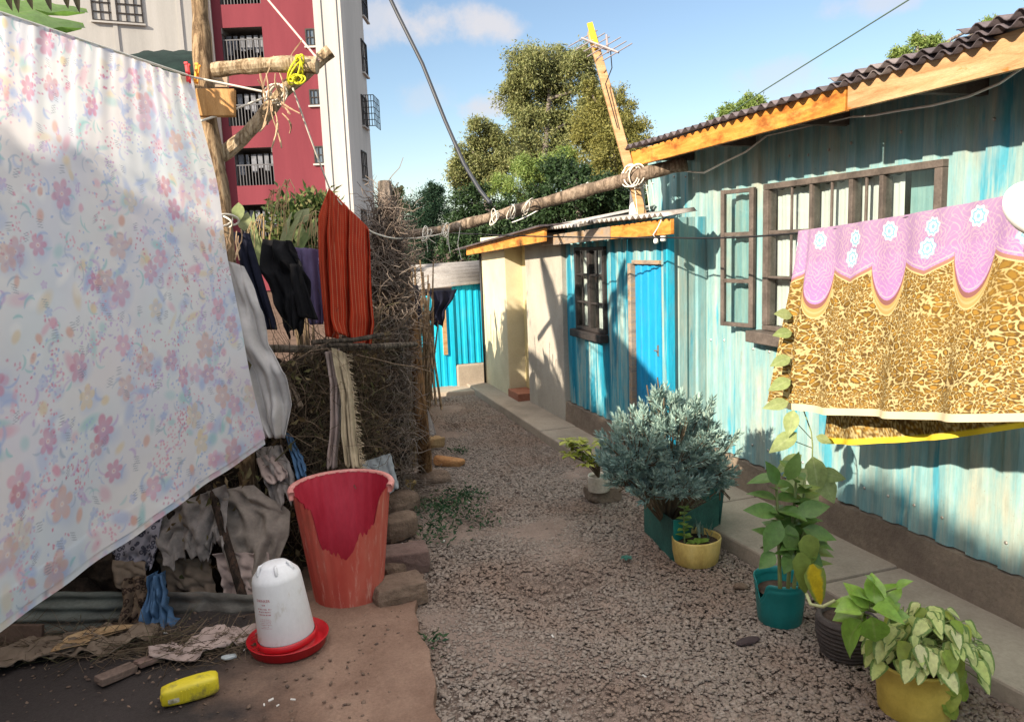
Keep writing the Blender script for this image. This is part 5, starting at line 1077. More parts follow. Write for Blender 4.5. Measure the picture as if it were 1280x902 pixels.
for i in idx:
    r = binr(aa[i], 1)
    for dr, dz in prof: vs.append((BC[0]+math.cos(aa[i])*(r+dr), BC[1]+math.sin(aa[i])*(r+dr), BC[2]+Hb+dz))
k = len(prof); rim_c.add(vs, [(i*k+j, i*k+j+1, (i+1)*k+j+1, (i+1)*k+j) for i in range(len(idx)-1) for j in range(k-1)]+[tuple(range(k)), tuple(range((len(idx)-1)*k, len(idx)*k))[::-1]]); rim_c.build('rim', m2, Bn, smooth=True)
c = MB(); c.lathe(BC, [(.001, .004), (.163, .004)], 40, cap0=False); c.build('base', m, Bn)

# ------------------------------------------------------------------ white poultry drinker in its red tray
DC = G(361, 806, .05); DC[2] = .052
Dk = thing('poultry_drinker', 'white plastic poultry drinker leaning in a red round tray', 'drinker', DC)
lean = np.array([-.085, .02, 1.0]); lean /= np.linalg.norm(lean)
M_redp = plain('red_plastic', (.50, .012, .02), .35, .5); M_wp = std('grubby_white_plastic', [(.30, (.50, .47, .42)), (.42, (.70, .71, .73)), (.8, (.74, .75, .78))], 9, (1, 1, .6), rough=.42, bs=.05, fine=.05, sp=.4)
c = MB(); c.lathe(DC, [(.150, 0), (.160, .004), (.172, .045), (.176, .047), (.171, .048), (.155, .010), (.118, .010), (.118, .035), (.06, .036), (.001, .036)], 48); c.build('tray', M_redp, Dk, smooth=True)
c = MB(); c.lathe(DC+lean*.030, [(.128, 0), (.130, .004), (.130, .024), (.124, .028)], 48, axis=lean); c.build('collar', M_redp, Dk, smooth=True)
bc = DC+lean*.05
c = MB(); c.lathe(bc, [(.119, .004), (.121, .010), (.105, .255), (.1035, .266), (.103, .272), (.097, .288), (.070, .318), (.062, .326), (.058, .330), (.03, .336), (.001, .337)], 56, axis=lean); c.build('bottle', M_wp, Dk, smooth=True)
c = MB()
for an in (to+1.2, to-1.0, to+.15):
    a_ = np.array([math.cos(an), math.sin(an), 0]); p = bc+lean*.30+a_*.082; c.tube([p-a_*.012-lean*.02, p+lean*.01, p+lean*.038-a_*.016, p+lean*.040-a_*.026], [.007, .008, .006, .004], 6)
c.build('lug', M_wp, Dk, smooth=True)
def label_text(lines, th0, mat, parent):
    for k, (txt, size, z, sp_) in enumerate(lines):
        cu = bpy.data.curves.new('t', 'FONT'); cu.body = txt; cu.size = size; cu.align_x = 'CENTER'; cu.resolution_u = 1; to_ = bpy.data.objects.new('t', cu); col.objects.link(to_); bpy.context.view_layer.update()
        me = bpy.data.meshes.new_from_object(to_.evaluated_get(bpy.context.evaluated_depsgraph_get())); bpy.data.objects.remove(to_)
        a1 = np.cross(lean, [0, 1.0, 0]); a1 /= np.linalg.norm(a1); b1 = np.cross(lean, a1); vs = []
        for v in me.vertices:
            h = z+v.co.y; r = .121-(.016)*(h-.010)/.245+.0008; an = th0+v.co.x/r; vs.append(bc+lean*h+(a1*math.cos(an)+b1*math.sin(an))*r)
        MBx = MB(); MBx.add(vs, [tuple(p.vertices) for p in me.polygons]); MBx.build('print_line', mat, parent)
M_print = plain('red_print', (.45, .06, .08), .6)
a1 = np.cross(lean, [0, 1.0, 0]); a1 /= np.linalg.norm(a1); b1 = np.cross(lean, a1); dv = CAM-bc; th0 = math.atan2(dv @ b1, dv @ a1)-.72
label_text([('DRINKER', .0165, .205, 0)], th0, M_print, Dk)
c = MB(); rg2 = random.Random(2); rows_ = [(.190, .018), (.172, .075), (.160, .058), (.147, .066), (.128, .05), (.120, .055), (.112, .05), (.104, .056), (.096, .03), (.089, .06)]
for h, wd in rows_:
    x = -wd/2; big = h > .14
    while x < wd/2:
        ww = rg2.uniform(.002, .005) if big else rg2.uniform(.001, .003); hh = .0055 if big else .0028
        for q in (0, 1):
            if rg2.random() < .8:
                r = .121-.016*(h-.010)/.245+.0009; vs = []
                for (dx, dz) in ((0, 0), (ww*.5, 0), (ww*.5, hh*(1 if rg2.random() < .6 else .4)), (0, hh)): an = th0+(x+q*ww*.5+dx)/r; vs.append(bc+lean*(h+dz)+(a1*math.cos(an)+b1*math.sin(an))*r)
                c.add(vs, [(0, 1, 2, 3)])
        x += ww+.0022
c.build('print_lines', M_print, Dk)

# ------------------------------------------------------------------ yellow oil bottle lying on the soil
yc = G(239, 872, .045); a_ = R_(14)+YAW*-1+.15
c = MB(); secs = []
for s, hw, hh in [(-.105, .026, .024), (-.101, .032, .030), (-.08, .036, .034), (-.03, .041, .039), (.03, .043, .040), (.08, .041, .038), (.098, .036, .033), (.105, .027, .024)]:
    ring = []
    for k in range(24):
        t = 2*math.pi*k/24; cx, sx_ = math.cos(t), math.sin(t); e = .45
        y = hw*math.copysign(abs(cx)**e, cx); z = .040+hh*math.copysign(abs(sx_)**e, sx_); ring.append((yc[0]+s*math.cos(a_)-y*math.sin(a_), yc[1]+s*math.sin(a_)+y*math.cos(a_), yc[2]+z+s*.06))
    secs.append(ring)
c.add([p for r in secs for p in r], [(i*24+k, i*24+(k+1) % 24, (i+1)*24+(k+1) % 24, (i+1)*24+k) for i in range(7) for k in range(24)]+[tuple(range(24))[::-1], tuple(7*24+k for k in range(24))])
Yb = thing('yellow_bottle', 'yellow plastic oil bottle lying on its side on the dark soil', 'bottle', yc)
m, nt, b = nmat('scuffed_yellow'); cc = ramp(nt, noise(nt, 8, 5), [(.3, (.50, .40, .012)), (.7, (.66, .56, .03))]); cc = mixc(nt, ramp(nt, noise(nt, 16, 6, .7), [(.50, gray(0)), (.64, gray(.8))]), cc, (.17, .14, .05)); L_(nt, cc, b.inputs['Base Color']); b.inputs['Roughness'].default_value = .45; bump(nt, b, noise(nt, 20, 4), .2, .006)
c.build('body', m, Yb, smooth=True)
c = MB(); ax = np.array([math.cos(a_), math.sin(a_), .06]); ay = np.array([-math.sin(a_), math.cos(a_), 0])
for k in range(8): c = MB(); c.obox(yc+ax*(-.03+.014*k)+np.array([0, 0, .040])-ay*(.0425), ax, ay, (0, 0, 1), (.002, .002, .022)); c.build('rib', m, Yb)
c = MB(); c.obox(yc-ax*.060+np.array([0, 0, .030])-ay*.0375, ax, ay, (0, 0, 1), (.020, .0025, .009)); c.build('label_patch', std('torn_paper_label', [(.4, (.20, .18, .10)), (.6, (.48, .45, .36))], 40), Yb)
c = MB(); c.lathe(yc-ax*.100+np.array([0, 0, .034]), [(.012, -.008), (.012, .004)], 16, axis=ax, cap1=True); c.build('neck', m, Yb, smooth=True)

# ------------------------------------------------------------------ horizontal pole, aerial mast, cables
la, lb = P(478, 299, 6.15), V(818, 214, 2.60)
c = MB(); mid = (la+lb)/2+np.array([0, 0, .0]); pm_ = P(650, 262, 5.75); pts = resample([la-(lb-la)*.12, la, P(560, 286, 5.95), pm_, P(740, 236, 5.5), lb, lb+(lb-la)*.10], 30); c.tube(pts, [.030+.022*i/30+.0035*math.sin(i*1.3)+.003*math.sin(i*3.1) for i in range(30)], 12, jit=.06)
o = c.build('horizontal_pole', barkmat('grey_pole', (.12, .09, .065), (.26, .20, .15), (.38, .31, .24)), None, smooth=True); tag(o, 'long bark pole spanning the lane from the vine pillar to the orange eave', 'pole')
c = MB(); rg2 = random.Random(12)
for x, y, L1 in [(532, 293, 22), (577, 285, 40), (556, 288, 18), (560, 290, 26), (655, 262, 10), (540, 292, 12)]:
    D = 5.95; c = MB(); c.tube([P(x+rg2.uniform(-2, 2), y-3, D-.07), P(x+rg2.uniform(-5, 5), y+L1*.5, D-.05), P(x+rg2.uniform(-4, 6), y+L1, D-.05)], .003, 4); c.build('string_end', M_rope, o)
for x, y in [(533, 292), (556, 288), (617, 272), (640, 266), (660, 258)]: c = MB(); wrap(c, (x, y), 5.82-.0015*(x-533), 3, 9, 3, .0035, .2, x); c.build('pole_tie', M_rope, o)
mast_b, mast_t = P(803, 270, 5.42), P(739, 40, 5.55)
Am = thing('aerial_mast', 'leaning squared timber mast carrying a small aerial above the low roof', 'mast', mast_b)
d = (mast_t-mast_b); Lm = np.linalg.norm(d); d = d/Lm; s1 = np.cross(d, FW); s1 /= np.linalg.norm(s1); s2 = np.cross(s1, d)
c = MB(); vs = []
for t, hw in ((-.02, .030), (.3, .032), (.6, .031), (1.0, .028)):
    q_ = mast_b+d*Lm*t; vs += [q_-s1*hw-s2*hw*.7, q_+s1*hw-s2*hw*.7, q_+s1*hw+s2*hw*.7, q_-s1*hw+s2*hw*.7]
c.add(vs, [(i*4+k, i*4+(k+1) % 4, (i+1)*4+(k+1) % 4, (i+1)*4+k) for i in range(3) for k in range(4)]+[(3, 2, 1, 0), (12, 13, 14, 15)]); c.build('mast', M_wood_pale, Am, bevel=.004)
c = MB(); c.obox(mast_b+d*Lm*.965-s2*.03, s1, d, s2, (.02, .10, .008)); c.build('yellow_strip', plain('yellow_tape', (.75, .45, .02), .6), Am)
M_alu = plain('aerial_rod', (.35, .30, .30), .45, .5, .4)
c = MB(); ac = P(750, 57, 5.5); bd = P(764, 62, 5.45)-P(738, 50, 5.55); bd /= np.linalg.norm(bd); ra_ = RT*.72+UP*.52+FW*.3
b0 = P(738, 52, 5.5); b1_ = P(766, 63, 5.35)
for k, (t, ln) in enumerate([(-.35, .30), (.0, .30), (.3, .26), (.62, .34), (.95, .30), (1.2, .30)]): q_ = b0*(1-t)+b1_*t; c.tube([q_-ra_*ln*.5, q_+ra_*ln*.5], .0045, 6)
c.tube([b0*1.4-b1_*.4, b1_*1.25-b0*.25], .008, 6); c.tube([P(741, 58, 5.5), P(768, 64, 5.4)], .008, 6); c.tube([P(758, 44, 5.5), P(760, 66, 5.4)], .008, 6); c.build('aerial', M_alu, Am)
c = MB(); c.tube(sagline([P(763, 60, 5.42), P(765, 85, 5.45), P(757, 105, 5.45), P(772, 160, 5.44)], 8, .0), .004, 5); c.build('aerial_lead', M_black, Am)
c = MB(); wrap(c, (793, 219), 5.36, 10, 14, 6, .0045, .15, 6)
for x, y, x2, y2 in [(792, 225, 797, 268), (806, 222, 812, 262), (812, 215, 818, 255)]: c.tube(sagline([P(x, y, 5.33), P(x2, y2, 5.33)], 6, -.02), .0035, 5)
c.build('mast_tie', M_rope, Am)
# white canister left on the low roof behind the mast
c = MB(); cb_ = P(797, 273, 5.62); c.lathe(cb_, [(.062, 0), (.064, .01), (.050, .22), (.030, .30), (.028, .33)], 20, cap1=True); tag(c.build('white_canister', plain('white_jug', (.70, .69, .68), .5), None, smooth=True), 'white plastic canister standing on the low roof behind the mast', 'canister')
c = MB(); c.tube(sagline([P(478, -22, 6.2), P(497, 18, 6.2), P(528, 80, 6.15), P(556, 150, 6.1), P(580, 205, 6.0), P(600, 238, 5.9), P(613, 254, 5.85)], 10, .0), [.016]*61, 8); tag(c.build('power_cable', plain('grey_cable', (.025, .03, .04), .5), None, smooth=True), 'thick dark cable hanging out of the sky onto the horizontal pole', 'cable')
line('thin_wire', [P(1180, -30, 6.0), P(1136, 0, 6.3), P(955, 113, 8.0), P(900, 150, 8.6)], .006, plain('green_wire', (.06, .10, .07), .5), 'single thin wire crossing the sky above the orange eave board', 'wire')
c = MB(); c.tube(sagline([P(640, 278, 6.4), P(690, 250, 6.2), P(735, 228, 5.75)], 8, .02), .004, 5); tag(c.build('thin_wire', M_cable_w, None), 'pale thin wire hanging below the horizontal pole in front of dark trees', 'wire')
# black line along the houses with the blankets
WA, WB, WC = P(560, 291, 6.3), V(838, 297, 2.44), None
BQ0, BQ1 = V(1001, 291, 2.42), V(1258, 246, 2.36)
BL_ = lambda t: BQ0+(BQ1-BQ0)*t
line('clothes_line', [WA, np.array(V(838, 297, 2.44)), BL_(0), BL_(1.0), BL_(1.5)], .0055, M_black, 'long black line strung along the house fronts with the leopard print blanket on it', 'clothes line', .012)

# ------------------------------------------------------------------ leopard print blanket
tA, tB = 0.0, 1.22
LB = float(np.linalg.norm(BL_(tB)-BL_(tA))); HB = .80; nu, nv = 960, 460; print('LB', LB)
S_, T_ = np.meshgrid(np.linspace(0, LB, nu), np.linspace(0, HB, nv))
rg = np.random.default_rng(77); PH0 = 0.045
def cells(n, sx_, seed, jx=0):
    r = np.random.default_rng(seed); pts = np.stack([r.uniform(-.05, LB+.05, n), r.uniform(-.05, HB+.05, n)], 1); p = np.stack([S_.ravel()*sx_, T_.ravel()], 1); pts[:, 0] *= sx_
    wob = np.stack([.006*np.sin(p[:, 1]*61+p[:, 0]*23)+.003*np.sin(p[:, 0]*117), .006*np.sin(p[:, 0]*53+1)+.003*np.sin(p[:, 1]*131+p[:, 0]*40)], 1); p = p+wob
    f1_ = np.empty(len(p)); f2_ = np.empty(len(p)); ii = np.empty(len(p), int)
    for a in range(0, len(p), 4000):
        d2 = (p[a:a+4000, :1]-pts[None, :, 0])**2; d2 += (p[a:a+4000, 1:]-pts[None, :, 1])**2; k2 = np.argpartition(d2, 1, 1)[:, :2]; q2 = np.take_along_axis(d2, k2, 1); o2 = np.argsort(q2, 1); k2 = np.take_along_axis(k2, o2, 1); q2 = np.sqrt(np.take_along_axis(q2, o2, 1))
        f1_[a:a+4000] = q2[:, 0]; f2_[a:a+4000] = q2[:, 1]; ii[a:a+4000] = k2[:, 0]
    return f1_.reshape(S_.shape), f2_.reshape(S_.shape), ii.reshape(S_.shape)
fa1, fa2, ia = cells(int(LB*1500), .62, 1); fb1, fb2, ib = cells(int(LB*4200), .7, 2)
mixn = np.clip(.5+.9*(np.sin(S_*7+2*np.sin(T_*9))*np.sin(T_*13+2*np.sin(S_*5))), 0, 1)
small = (mixn > .62) | (T_ > .70)
t1 = np.where(small, fb1/(fb1+fb2), fa1/(fa1+fa2)); rv = np.where(small, np.random.default_rng(3).random(19500)[ib], np.random.default_rng(4).random(19500)[ia])
nz = .5+.5*np.sin(S_*211+3*np.sin(T_*97))*np.sin(T_*233+3*np.sin(S_*83)); t1 = t1+(nz-.5)*.07
GOLD, DK, CRM, BRN = np.array((.27, .155, .030)), np.array((.105, .062, .022)), np.array((.50, .41, .20)), np.array((.155, .095, .042))
def sm(a, b, x): k = np.clip((x-a)/(b-a), 0, 1); return (k*k*(3-2*k))[..., None]
inner = GOLD*(.65+.6*rv[..., None])
ring = DK*(1-.55*(nz[..., None] > .72))+GOLD*.55*(nz[..., None] > .72)
cw = inner*(1-sm(.26, .33, t1))+ring*sm(.26, .33, t1); cw = cw*(1-sm(.425, .475, t1))+CRM*(.8+.3*rv[..., None])*sm(.425, .475, t1)
gl = (np.clip(np.sin(S_*3.1+1)*np.sin(T_*8+S_*2), 0, 1)*.35)[..., None]; cw = cw*(1-gl)+GOLD*gl
# scalloped lilac border with medallions and lace lines
per = 0.425; ph = ((S_+PH0) % per)/per
dl_ = np.where(np.abs(ph-.5) < .215, .20+.175*np.sqrt(np.clip(1-((ph-.5)/.215)**2, 0, 1)), 0)
p2 = np.where(ph < .5, ph, ph-1)
ds_ = .185+.045*np.clip(1-np.abs(p2)/.285, 0, 1)**.8
dep_ = np.maximum(dl_, ds_); q_ = dep_-T_
band = lambda lo, hi: ((q_ > lo) & (q_ < hi))[..., None]
lob = (dl_ >= ds_)
cw = np.where(band(-.010, -.004)&(T_ < .5)[..., None], CRM, cw)
cw = np.where(band(-.004, .036)&lob[..., None], np.array((.40, .26, .10)), cw); cw = np.where(band(.010, .020)&lob[..., None], np.array((.46, .32, .15)), cw)
cw = np.where(band(.034, .054)&lob[..., None], np.array((.22, .10, .09)), cw); cw = np.where(band(-.004, .010)&~lob[..., None], np.array((.30, .16, .12)), cw)
lim = np.where(lob, .054, .010)
pur = (q_ > lim)[..., None]
lil = np.array((.31, .17, .36))*(.85+.35*np.clip(T_/.4, 0, 1)[..., None])*np.array((1.0, 1.0, 1.0)); lil = np.clip(lil, 0, .8)
lace = np.zeros_like(S_)
for xc, yc_, ro in [(k*per/2-PH0+per*.5, .10 if k % 2 else .14, .10) for k in range(-1, 16)]:
    rr_ = np.hypot((S_-xc)*1.1, T_-yc_); th_ = np.arctan2(T_-yc_, S_-xc); lace = np.maximum(lace, np.clip(1-np.abs(np.sin((rr_*(1+.12*np.sin(7*th_)))*190))*2.0, 0, 1)*(rr_ < ro)*(rr_ > .03))
ff = np.clip(1-np.abs(np.sin(S_*90+3*np.sin(T_*60))*np.sin(T_*110+3*np.sin(S_*70)))*5, 0, 1)*(T_ < .30)
lace = np.maximum(lace, ff*.8); lace = np.maximum(lace, (np.abs(q_-lim-.012) < .003)*1.0)
topmix = (np.clip(1-T_/.26, 0, 1)*.35)[..., None]; lil = lil*(1-topmix)+np.array((.42, .33, .42))*topmix
lil = lil*(1-.5*lace[..., None])+np.array((.55, .47, .38))*(.5*lace[..., None])
for k in range(0, 14):
    xc = k*per-PH0; yc_ = .135
    for (xx, yy, ro) in ((xc, yc_, .042), (xc+per*.5, .05, .038), (xc+.02, .06, .035)):
        rr_ = np.hypot(S_-xx, (T_-yy)*1.1)*(1+.10*np.sin(8*np.arctan2(T_-yy, S_-xx))); ins = (rr_ < ro)[..., None]; bl_ = np.where((np.sin(rr_*330) > .1)[..., None], np.array((.20, .38, .48)), np.array((.55, .60, .62))); lil = np.where(ins, bl_, lil)
cw = np.where(pur, lil, cw)
cw = np.where((T_ > HB-.030)[..., None], np.array((.56, .50, .34)), cw)
u = np.linspace(0, 1, nu)[None, :, None]; v = np.linspace(0, 1, nv)[:, None, None]
bl0, bl1 = BL_(tA), BL_(tB)
top = bl0*(1-u)+bl1*u; zb0, zb1 = V(980, 512, 2.36)[2], V(1280, 521, 2.28)[2]; print('hem', zb0, zb1, bl0, bl1)
bot = top.copy(); bot[..., 2] = zb0*(1-u[..., 0])+zb1*u[..., 0]; bot = bot+np.array([-.10, .0, 0])*(.5+.5*u)+np.array([-.02, .10, 0])*np.clip(1-u*5, 0, 1)
pts = top*(1-v)+bot*v
pts = pts+np.array([-1.0, .1, 0])*(.019*np.sin(u*23+v*2)*(.3+v)+.018*np.sin(u*9+1)*v+.006*np.sin(u*47-v*3)*v+.004*np.sin(u*60+3*v)*(1-v)+.03*np.exp(-((u-.045)/.018)**2)*(-1.0)*(.5+.5*v))
pts = pts+np.array([-.014, 0, .010])*np.clip(1-v*6, 0, 1)
pts[..., 2] += -.012*np.sin(math.pi*np.linspace(0, 1, nu))[None]*(1-.0*v[..., 0])
M_blanket = clothmat('leopard_blanket_print', (1, 1, 1), trans=.12, attr='paint', weave=600)
V1 = pts.reshape(-1, 3)
# back half: comes over the line and hangs lower, closer to the wall
st = 5; nb_u, nb_v = len(range(0, nu, st)), len(range(0, nv, st)); ub = np.linspace(.03, 1, nb_u)[None, :, None]; vb = np.linspace(0, 1, nb_v)[:, None, None]
tb = bl0*(1-ub)+bl1*ub; bb = tb.copy(); bb[..., 2] = (zb0-.185)*(1-ub[..., 0])+(zb1+.0)*ub[..., 0]-.035*np.sin(ub[..., 0]*3.1); bp = tb*(1-vb)+bb*vb+np.array([.012, 0, 0])+np.array([.11, 0, 0])*np.clip(vb*4, 0, 1)*(1+.25*np.sin(ub*14+vb*2))+np.array([.015, 0, 0])*np.sin(ub*37+vb*3)*vb
cb2 = cw[::st, ::st][:nb_v, :nb_u].copy(); cb2 = cb2[:, ::-1]; cb2[:] = np.where((np.linspace(0, 1, nb_v) > .975)[:, None, None], np.array((.80, .62, .05)), cb2)
o = np_obj('leopard_blanket', np.r_[V1, bp.reshape(-1, 3)], np.r_[grid_faces(nu, nv), grid_faces(nb_u, nb_v)+len(V1)], M_blanket, None, True, colors=np.r_[cw.reshape(-1, 3), cb2.reshape(-1, 3)])
tag(o, 'gold leopard print blanket with lilac scalloped border hung on the black line', 'blanket')
# small white cloth over the near end
c = MB(); nn = 28; vs = []; wc = BL_(1.0); hb_ = (bl1-bl0)/np.linalg.norm(bl1-bl0)
ctr = P(1296, 262, 2.22)
for j in range(nn):
    f_ = math.pi*j/(nn-1)
    for i in range(nn):
        a = 2*math.pi*i/nn; k = 1+.04*math.sin(3*a+1)*math.sin(f_); vs.append(ctr+RT*.100*k*math.sin(f_)*math.cos(a)+UP*(.080*k*math.cos(f_)-.02*math.cos(a)*math.sin(f_))-FW*.045*math.sin(f_)*math.sin(a))
c.add(vs, [(j*nn+i, j*nn+(i+1) % nn, (j+1)*nn+(i+1) % nn, (j+1)*nn+i) for j in range(nn-1) for i in range(nn)])
tag(c.build('white_cloth', clothmat('bright_white_cloth', (.85, .84, .83), .96, .1), None, smooth=True), 'rounded plain white cloth over the near end of the leopard print blanket', 'cloth')

# ------------------------------------------------------------------ potted plants along the kerb
M_potsoil = soilmat('pot_soil', [(.3, (.03, .022, .018)), (.7, (.09, .065, .05))], 20)
M_stem = plain('green_stem', (.16, .20, .07), .6); M_woody = plain('woody_stem', (.13, .095, .06), .8, .15)
def soil_disc(c0, r, z, parent, name='soil'):
    c = MB(); c.lathe((c0[0], c0[1], c0[2]+z), [(r, 0), (r*.6, .012), (.001, .008)], 24, cap0=False); return c.build(name, M_potsoil, parent, smooth=True)
# silver bush in a cut green tin
bc0 = G(838, 690)
Bu = thing('silver_bush', 'large rounded silver green bush growing in a cut green tin', 'plant', (2.08, 3.78, 0))
lobes = [(838, 552, 62, 52, 4.18), (795, 560, 46, 46, 4.1), (780, 585, 34, 34, 4.08), (880, 565, 44, 46, 4.22), (830, 515, 34, 30, 4.25), (868, 520, 30, 28, 4.28), (812, 606, 36, 26, 4.08), (850, 602, 42, 26, 4.1), (902, 596, 22, 20, 4.2), (824, 494, 14, 16, 4.25)]
rg = np.random.default_rng(5); cs, ds, tips = [], [], []
stem0 = np.array([2.10, 3.80, .20])
tot = 560; wts = np.array([l[2]*l[3] for l in lobes], float); wts /= wts.sum()
for l, wq in zip(lobes, wts):
    C0 = P(l[0], l[1], l[4]); s = l[4]/FPX
    for k in range(int(tot*wq)+4):
        dv_ = rg.normal(size=3); dv_ /= np.linalg.norm(dv_); dv_[2] = dv_[2]*.9+.1; rad_ = rg.uniform(.62, 1.12)
        tip = C0+RT*dv_[0]*l[2]*s*rad_+UP*dv_[2]*l[3]*s*rad_+FW*dv_[1]*(l[2]+l[3])/2*s*rad_
        ax_ = (tip-C0)/(np.linalg.norm(tip-C0)+1e-6)*.75+np.array([0, 0, .45])+(tip-stem0)*.35; ax_ /= np.linalg.norm(ax_); tips.append((tip, ax_))
        n = 34; t = rg.random(n)**.7; ang = rg.uniform(0, 6.28, n); e1_ = np.cross(ax_, [0.3, .1, 1]); e1_ /= np.linalg.norm(e1_); e2_ = np.cross(ax_, e1_)
        rad2 = e1_[None]*np.cos(ang)[:, None]+e2_[None]*np.sin(ang)[:, None]; sp_ = .35+1.0*(1-t); cs.append(tip[None]+ax_[None]*((t-1)*.085)[:, None]); ds.append(ax_[None]+rad2*sp_[:, None])
cs = np.concatenate(cs); ds = np.concatenate(ds); v, f = quads_leaves(cs, ds, .038, .0088, rg, .2)
np_obj('foliage', v, f, leafmat('silver_leaf', [(.21, .34, .32), (.32, .46, .41), (.17, .28, .27), (.42, .53, .45), (.27, .40, .36)], .7, .18, .2), Bu)
c = MB()
for l in lobes:
    C0 = P(l[0], l[1], l[4])
    for k in range(3): e = C0+rg.normal(size=3)*.05; c.tube(resample([stem0-np.array([0, 0, .1]), stem0+(e-stem0)*.4+rg.normal(size=3)*.02, e], 6), [.012, .010, .008, .007, .005, .004], 6)
for tip, ax_ in tips[::2]: c.tube([tip-ax_*.16-np.array([0, 0, .02]), tip-ax_*.02], [.0035, .0018], 4, cap=False)
c.build('branches', M_woody, Bu)
c = MB(); p1, p2_, p3, p4 = G(806, 664), G(842, 702), G(898, 672), G(868, 645)   # foot corners of the tin
p4 = p1+p3-p2_; h_ = .23
def tinwall(a, b, h0, h1, t=.004, flare=(0, 0, 0)): 
    n_ = np.array([b[1]-a[1], -(b[0]-a[0]), 0]); n_ = n_/np.linalg.norm(n_)*t; fl = np.array(flare); c.hexa([a, b, b+n_, a+n_, a+np.array([0, 0, h0])+fl, b+np.array([0, 0, h1])+fl, b+np.array([0, 0, h1])+n_+fl, a+np.array([0, 0, h0])+n_+fl])
tinwall(p1, p2_, .21, .24); tinwall(p2_, p3, .24, .26, flare=(0, 0, 0)); tinwall(p3, p4, .30, .30, flare=(.03, -.01, 0)); tinwall(p4, p1, .25, .22)
pot = c.build('tin_planter', std('green_tin', [(.3, (.015, .075, .065)), (.6, (.03, .13, .11)), (.8, (.06, .10, .08))], 5, rough=.5, bs=.2), Bu, bevel=.002)
c = MB(); c.hexa([p2_+np.array([.0, -.006, .0]), p2_+np.array([.055, .02, .0]), p2_+np.array([.055, .026, .0]), p2_+np.array([0, 0, 0]), p2_+np.array([-.005, -.012, .245]), p2_+np.array([.075, -.01, .225]), p2_+np.array([.075, -.004, .225]), p2_+np.array([-.005, -.006, .245])]); c.build('flap', plain('teal_tin_flap', (.015, .20, .17), .45), pot)
c = MB(); cpt = (p1+p3)/2; c.hexa([q+np.array([0, 0, z]) for z in (.0, .17) for q in [p1*.97+cpt*.03, p2_*.97+cpt*.03, p3*.97+cpt*.03, p4*.97+cpt*.03]]); c.build('soil', M_potsoil, Bu)
cs = np.array([cpt+np.array([rg.normal()*.07, rg.normal()*.07, .18]) for _ in range(120)]); ds = np.stack([rg.normal(size=120)*.7, rg.normal(size=120)*.7, np.ones(120)], 1); v, f = quads_leaves(cs, ds, .16, .006, rg, .3); np_obj('grass_tuft', v, f, leafmat('tuft', [(.08, .13, .06), (.16, .20, .12), (.22, .2, .12)], .6), Bu)

# small yellow pot
yp = G(876, 706); yp[1] += .05
Yp = thing('yellow_pot', 'squat yellow plastic pot with small seedlings in front of the silver bush', 'potted plant', yp)
M_ypot = std('stained_yellow_plastic', [(.25, (.30, .20, .06)), (.5, (.55, .41, .13)), (.8, (.66, .53, .22))], 9, (1, 1, .5), rough=.5, bs=.15, fine=.12)
c = MB(); c.lathe(yp, [(.105, 0), (.118, .012), (.128, .07), (.133, .14), (.130, .15), (.125, .14), (.120, .10)], 40, wob=lambda a, h: .025*math.sin(2*a+1)+.010*math.sin(5*a)+(.02*math.sin(a*3) if h > .12 else 0)); c.build('pot', M_ypot, Yp, smooth=True)
soil_disc(yp, .126, .115, Yp)
c = MB()
for k in range(46):
    a = random.uniform(0, 6.28); b0_ = yp+np.array([.05+.035*math.cos(a*2), .02+.04*math.sin(a*3), .12]); d_ = np.array([math.cos(a)*.6, math.sin(a)*.6, 1]); c.leaf(b0_+np.array([0, 0, random.uniform(0, .05)]), d_, (math.cos(a), math.sin(a), .2), random.uniform(.04, .075), .006, 'lance', .3, .2, 4)
c.build('succulent', leafmat('succulent', [(.13, .20, .17), (.19, .27, .22), (.10, .16, .13)], .5, .1), Yp, smooth=True)
sb0 = yp+np.array([-.075, -.01, .12]); c = MB(); c.tube([sb0, sb0+np.array([-.005, 0, .10]), sb0+np.array([.0, 0, .20])], [.005, .004, .003], 6); c.build('stem', M_stem, Yp)
c = MB()
for k in range(16):
    z = .03+.18*k/15; a = k*2.4; c.leaf(sb0+np.array([0, 0, z]), (math.cos(a), math.sin(a), .35), (0, 0, 1), .055*(1-.2*k/15), .021, 'ovate', .5, .2)
for k in range(8): a = k*1.1; c.leaf(yp+np.array([-.02+.03*math.cos(a), -.05, .125]), (math.cos(a), math.sin(a), .6), (0, 0, 1), .05, .02, 'ovate', .4)
c.build('seedling', leafmat('seedling', [(.16, .28, .04), (.26, .38, .07), (.20, .32, .05)], .45, .35), Yp, smooth=True)

# teal bucket with the variegated plant
tb_ = G(985, 782); tb_[1] += .06
Tb = thing('teal_bucket_plant', 'teal green bucket with torn side holding a leafy variegated plant', 'potted plant', tb_)
M_teal = std('teal_plastic', [(.3, (.006, .13, .13)), (.7, (.012, .19, .185))], 5, rough=.4, bs=.08, fine=.08, sp=.4)
n = 64; vs = []; prof = [(.090, 0), (.096, .01), (.104, .10), (.110, .165), (.1125, .172), (.1125, .185), (.111, .19), (.115, .20), (.116, .215)]
vtb = CAM-tb_; tcam = math.atan2(vtb[1], vtb[0])
for j, (r, h) in enumerate(prof):
    for i in range(n):
        a = 2*math.pi*i/n; rl_ = math.degrees((a-tcam+math.pi) % (2*math.pi)-math.pi); cut = np.interp(rl_, [-75, -62, -48, -38, -30, -22], [1, .97, .62, .70, .95, 1]); hh = h*cut; vs.append((tb_[0]+r*math.cos(a), tb_[1]+r*math.sin(a), tb_[2]+hh))
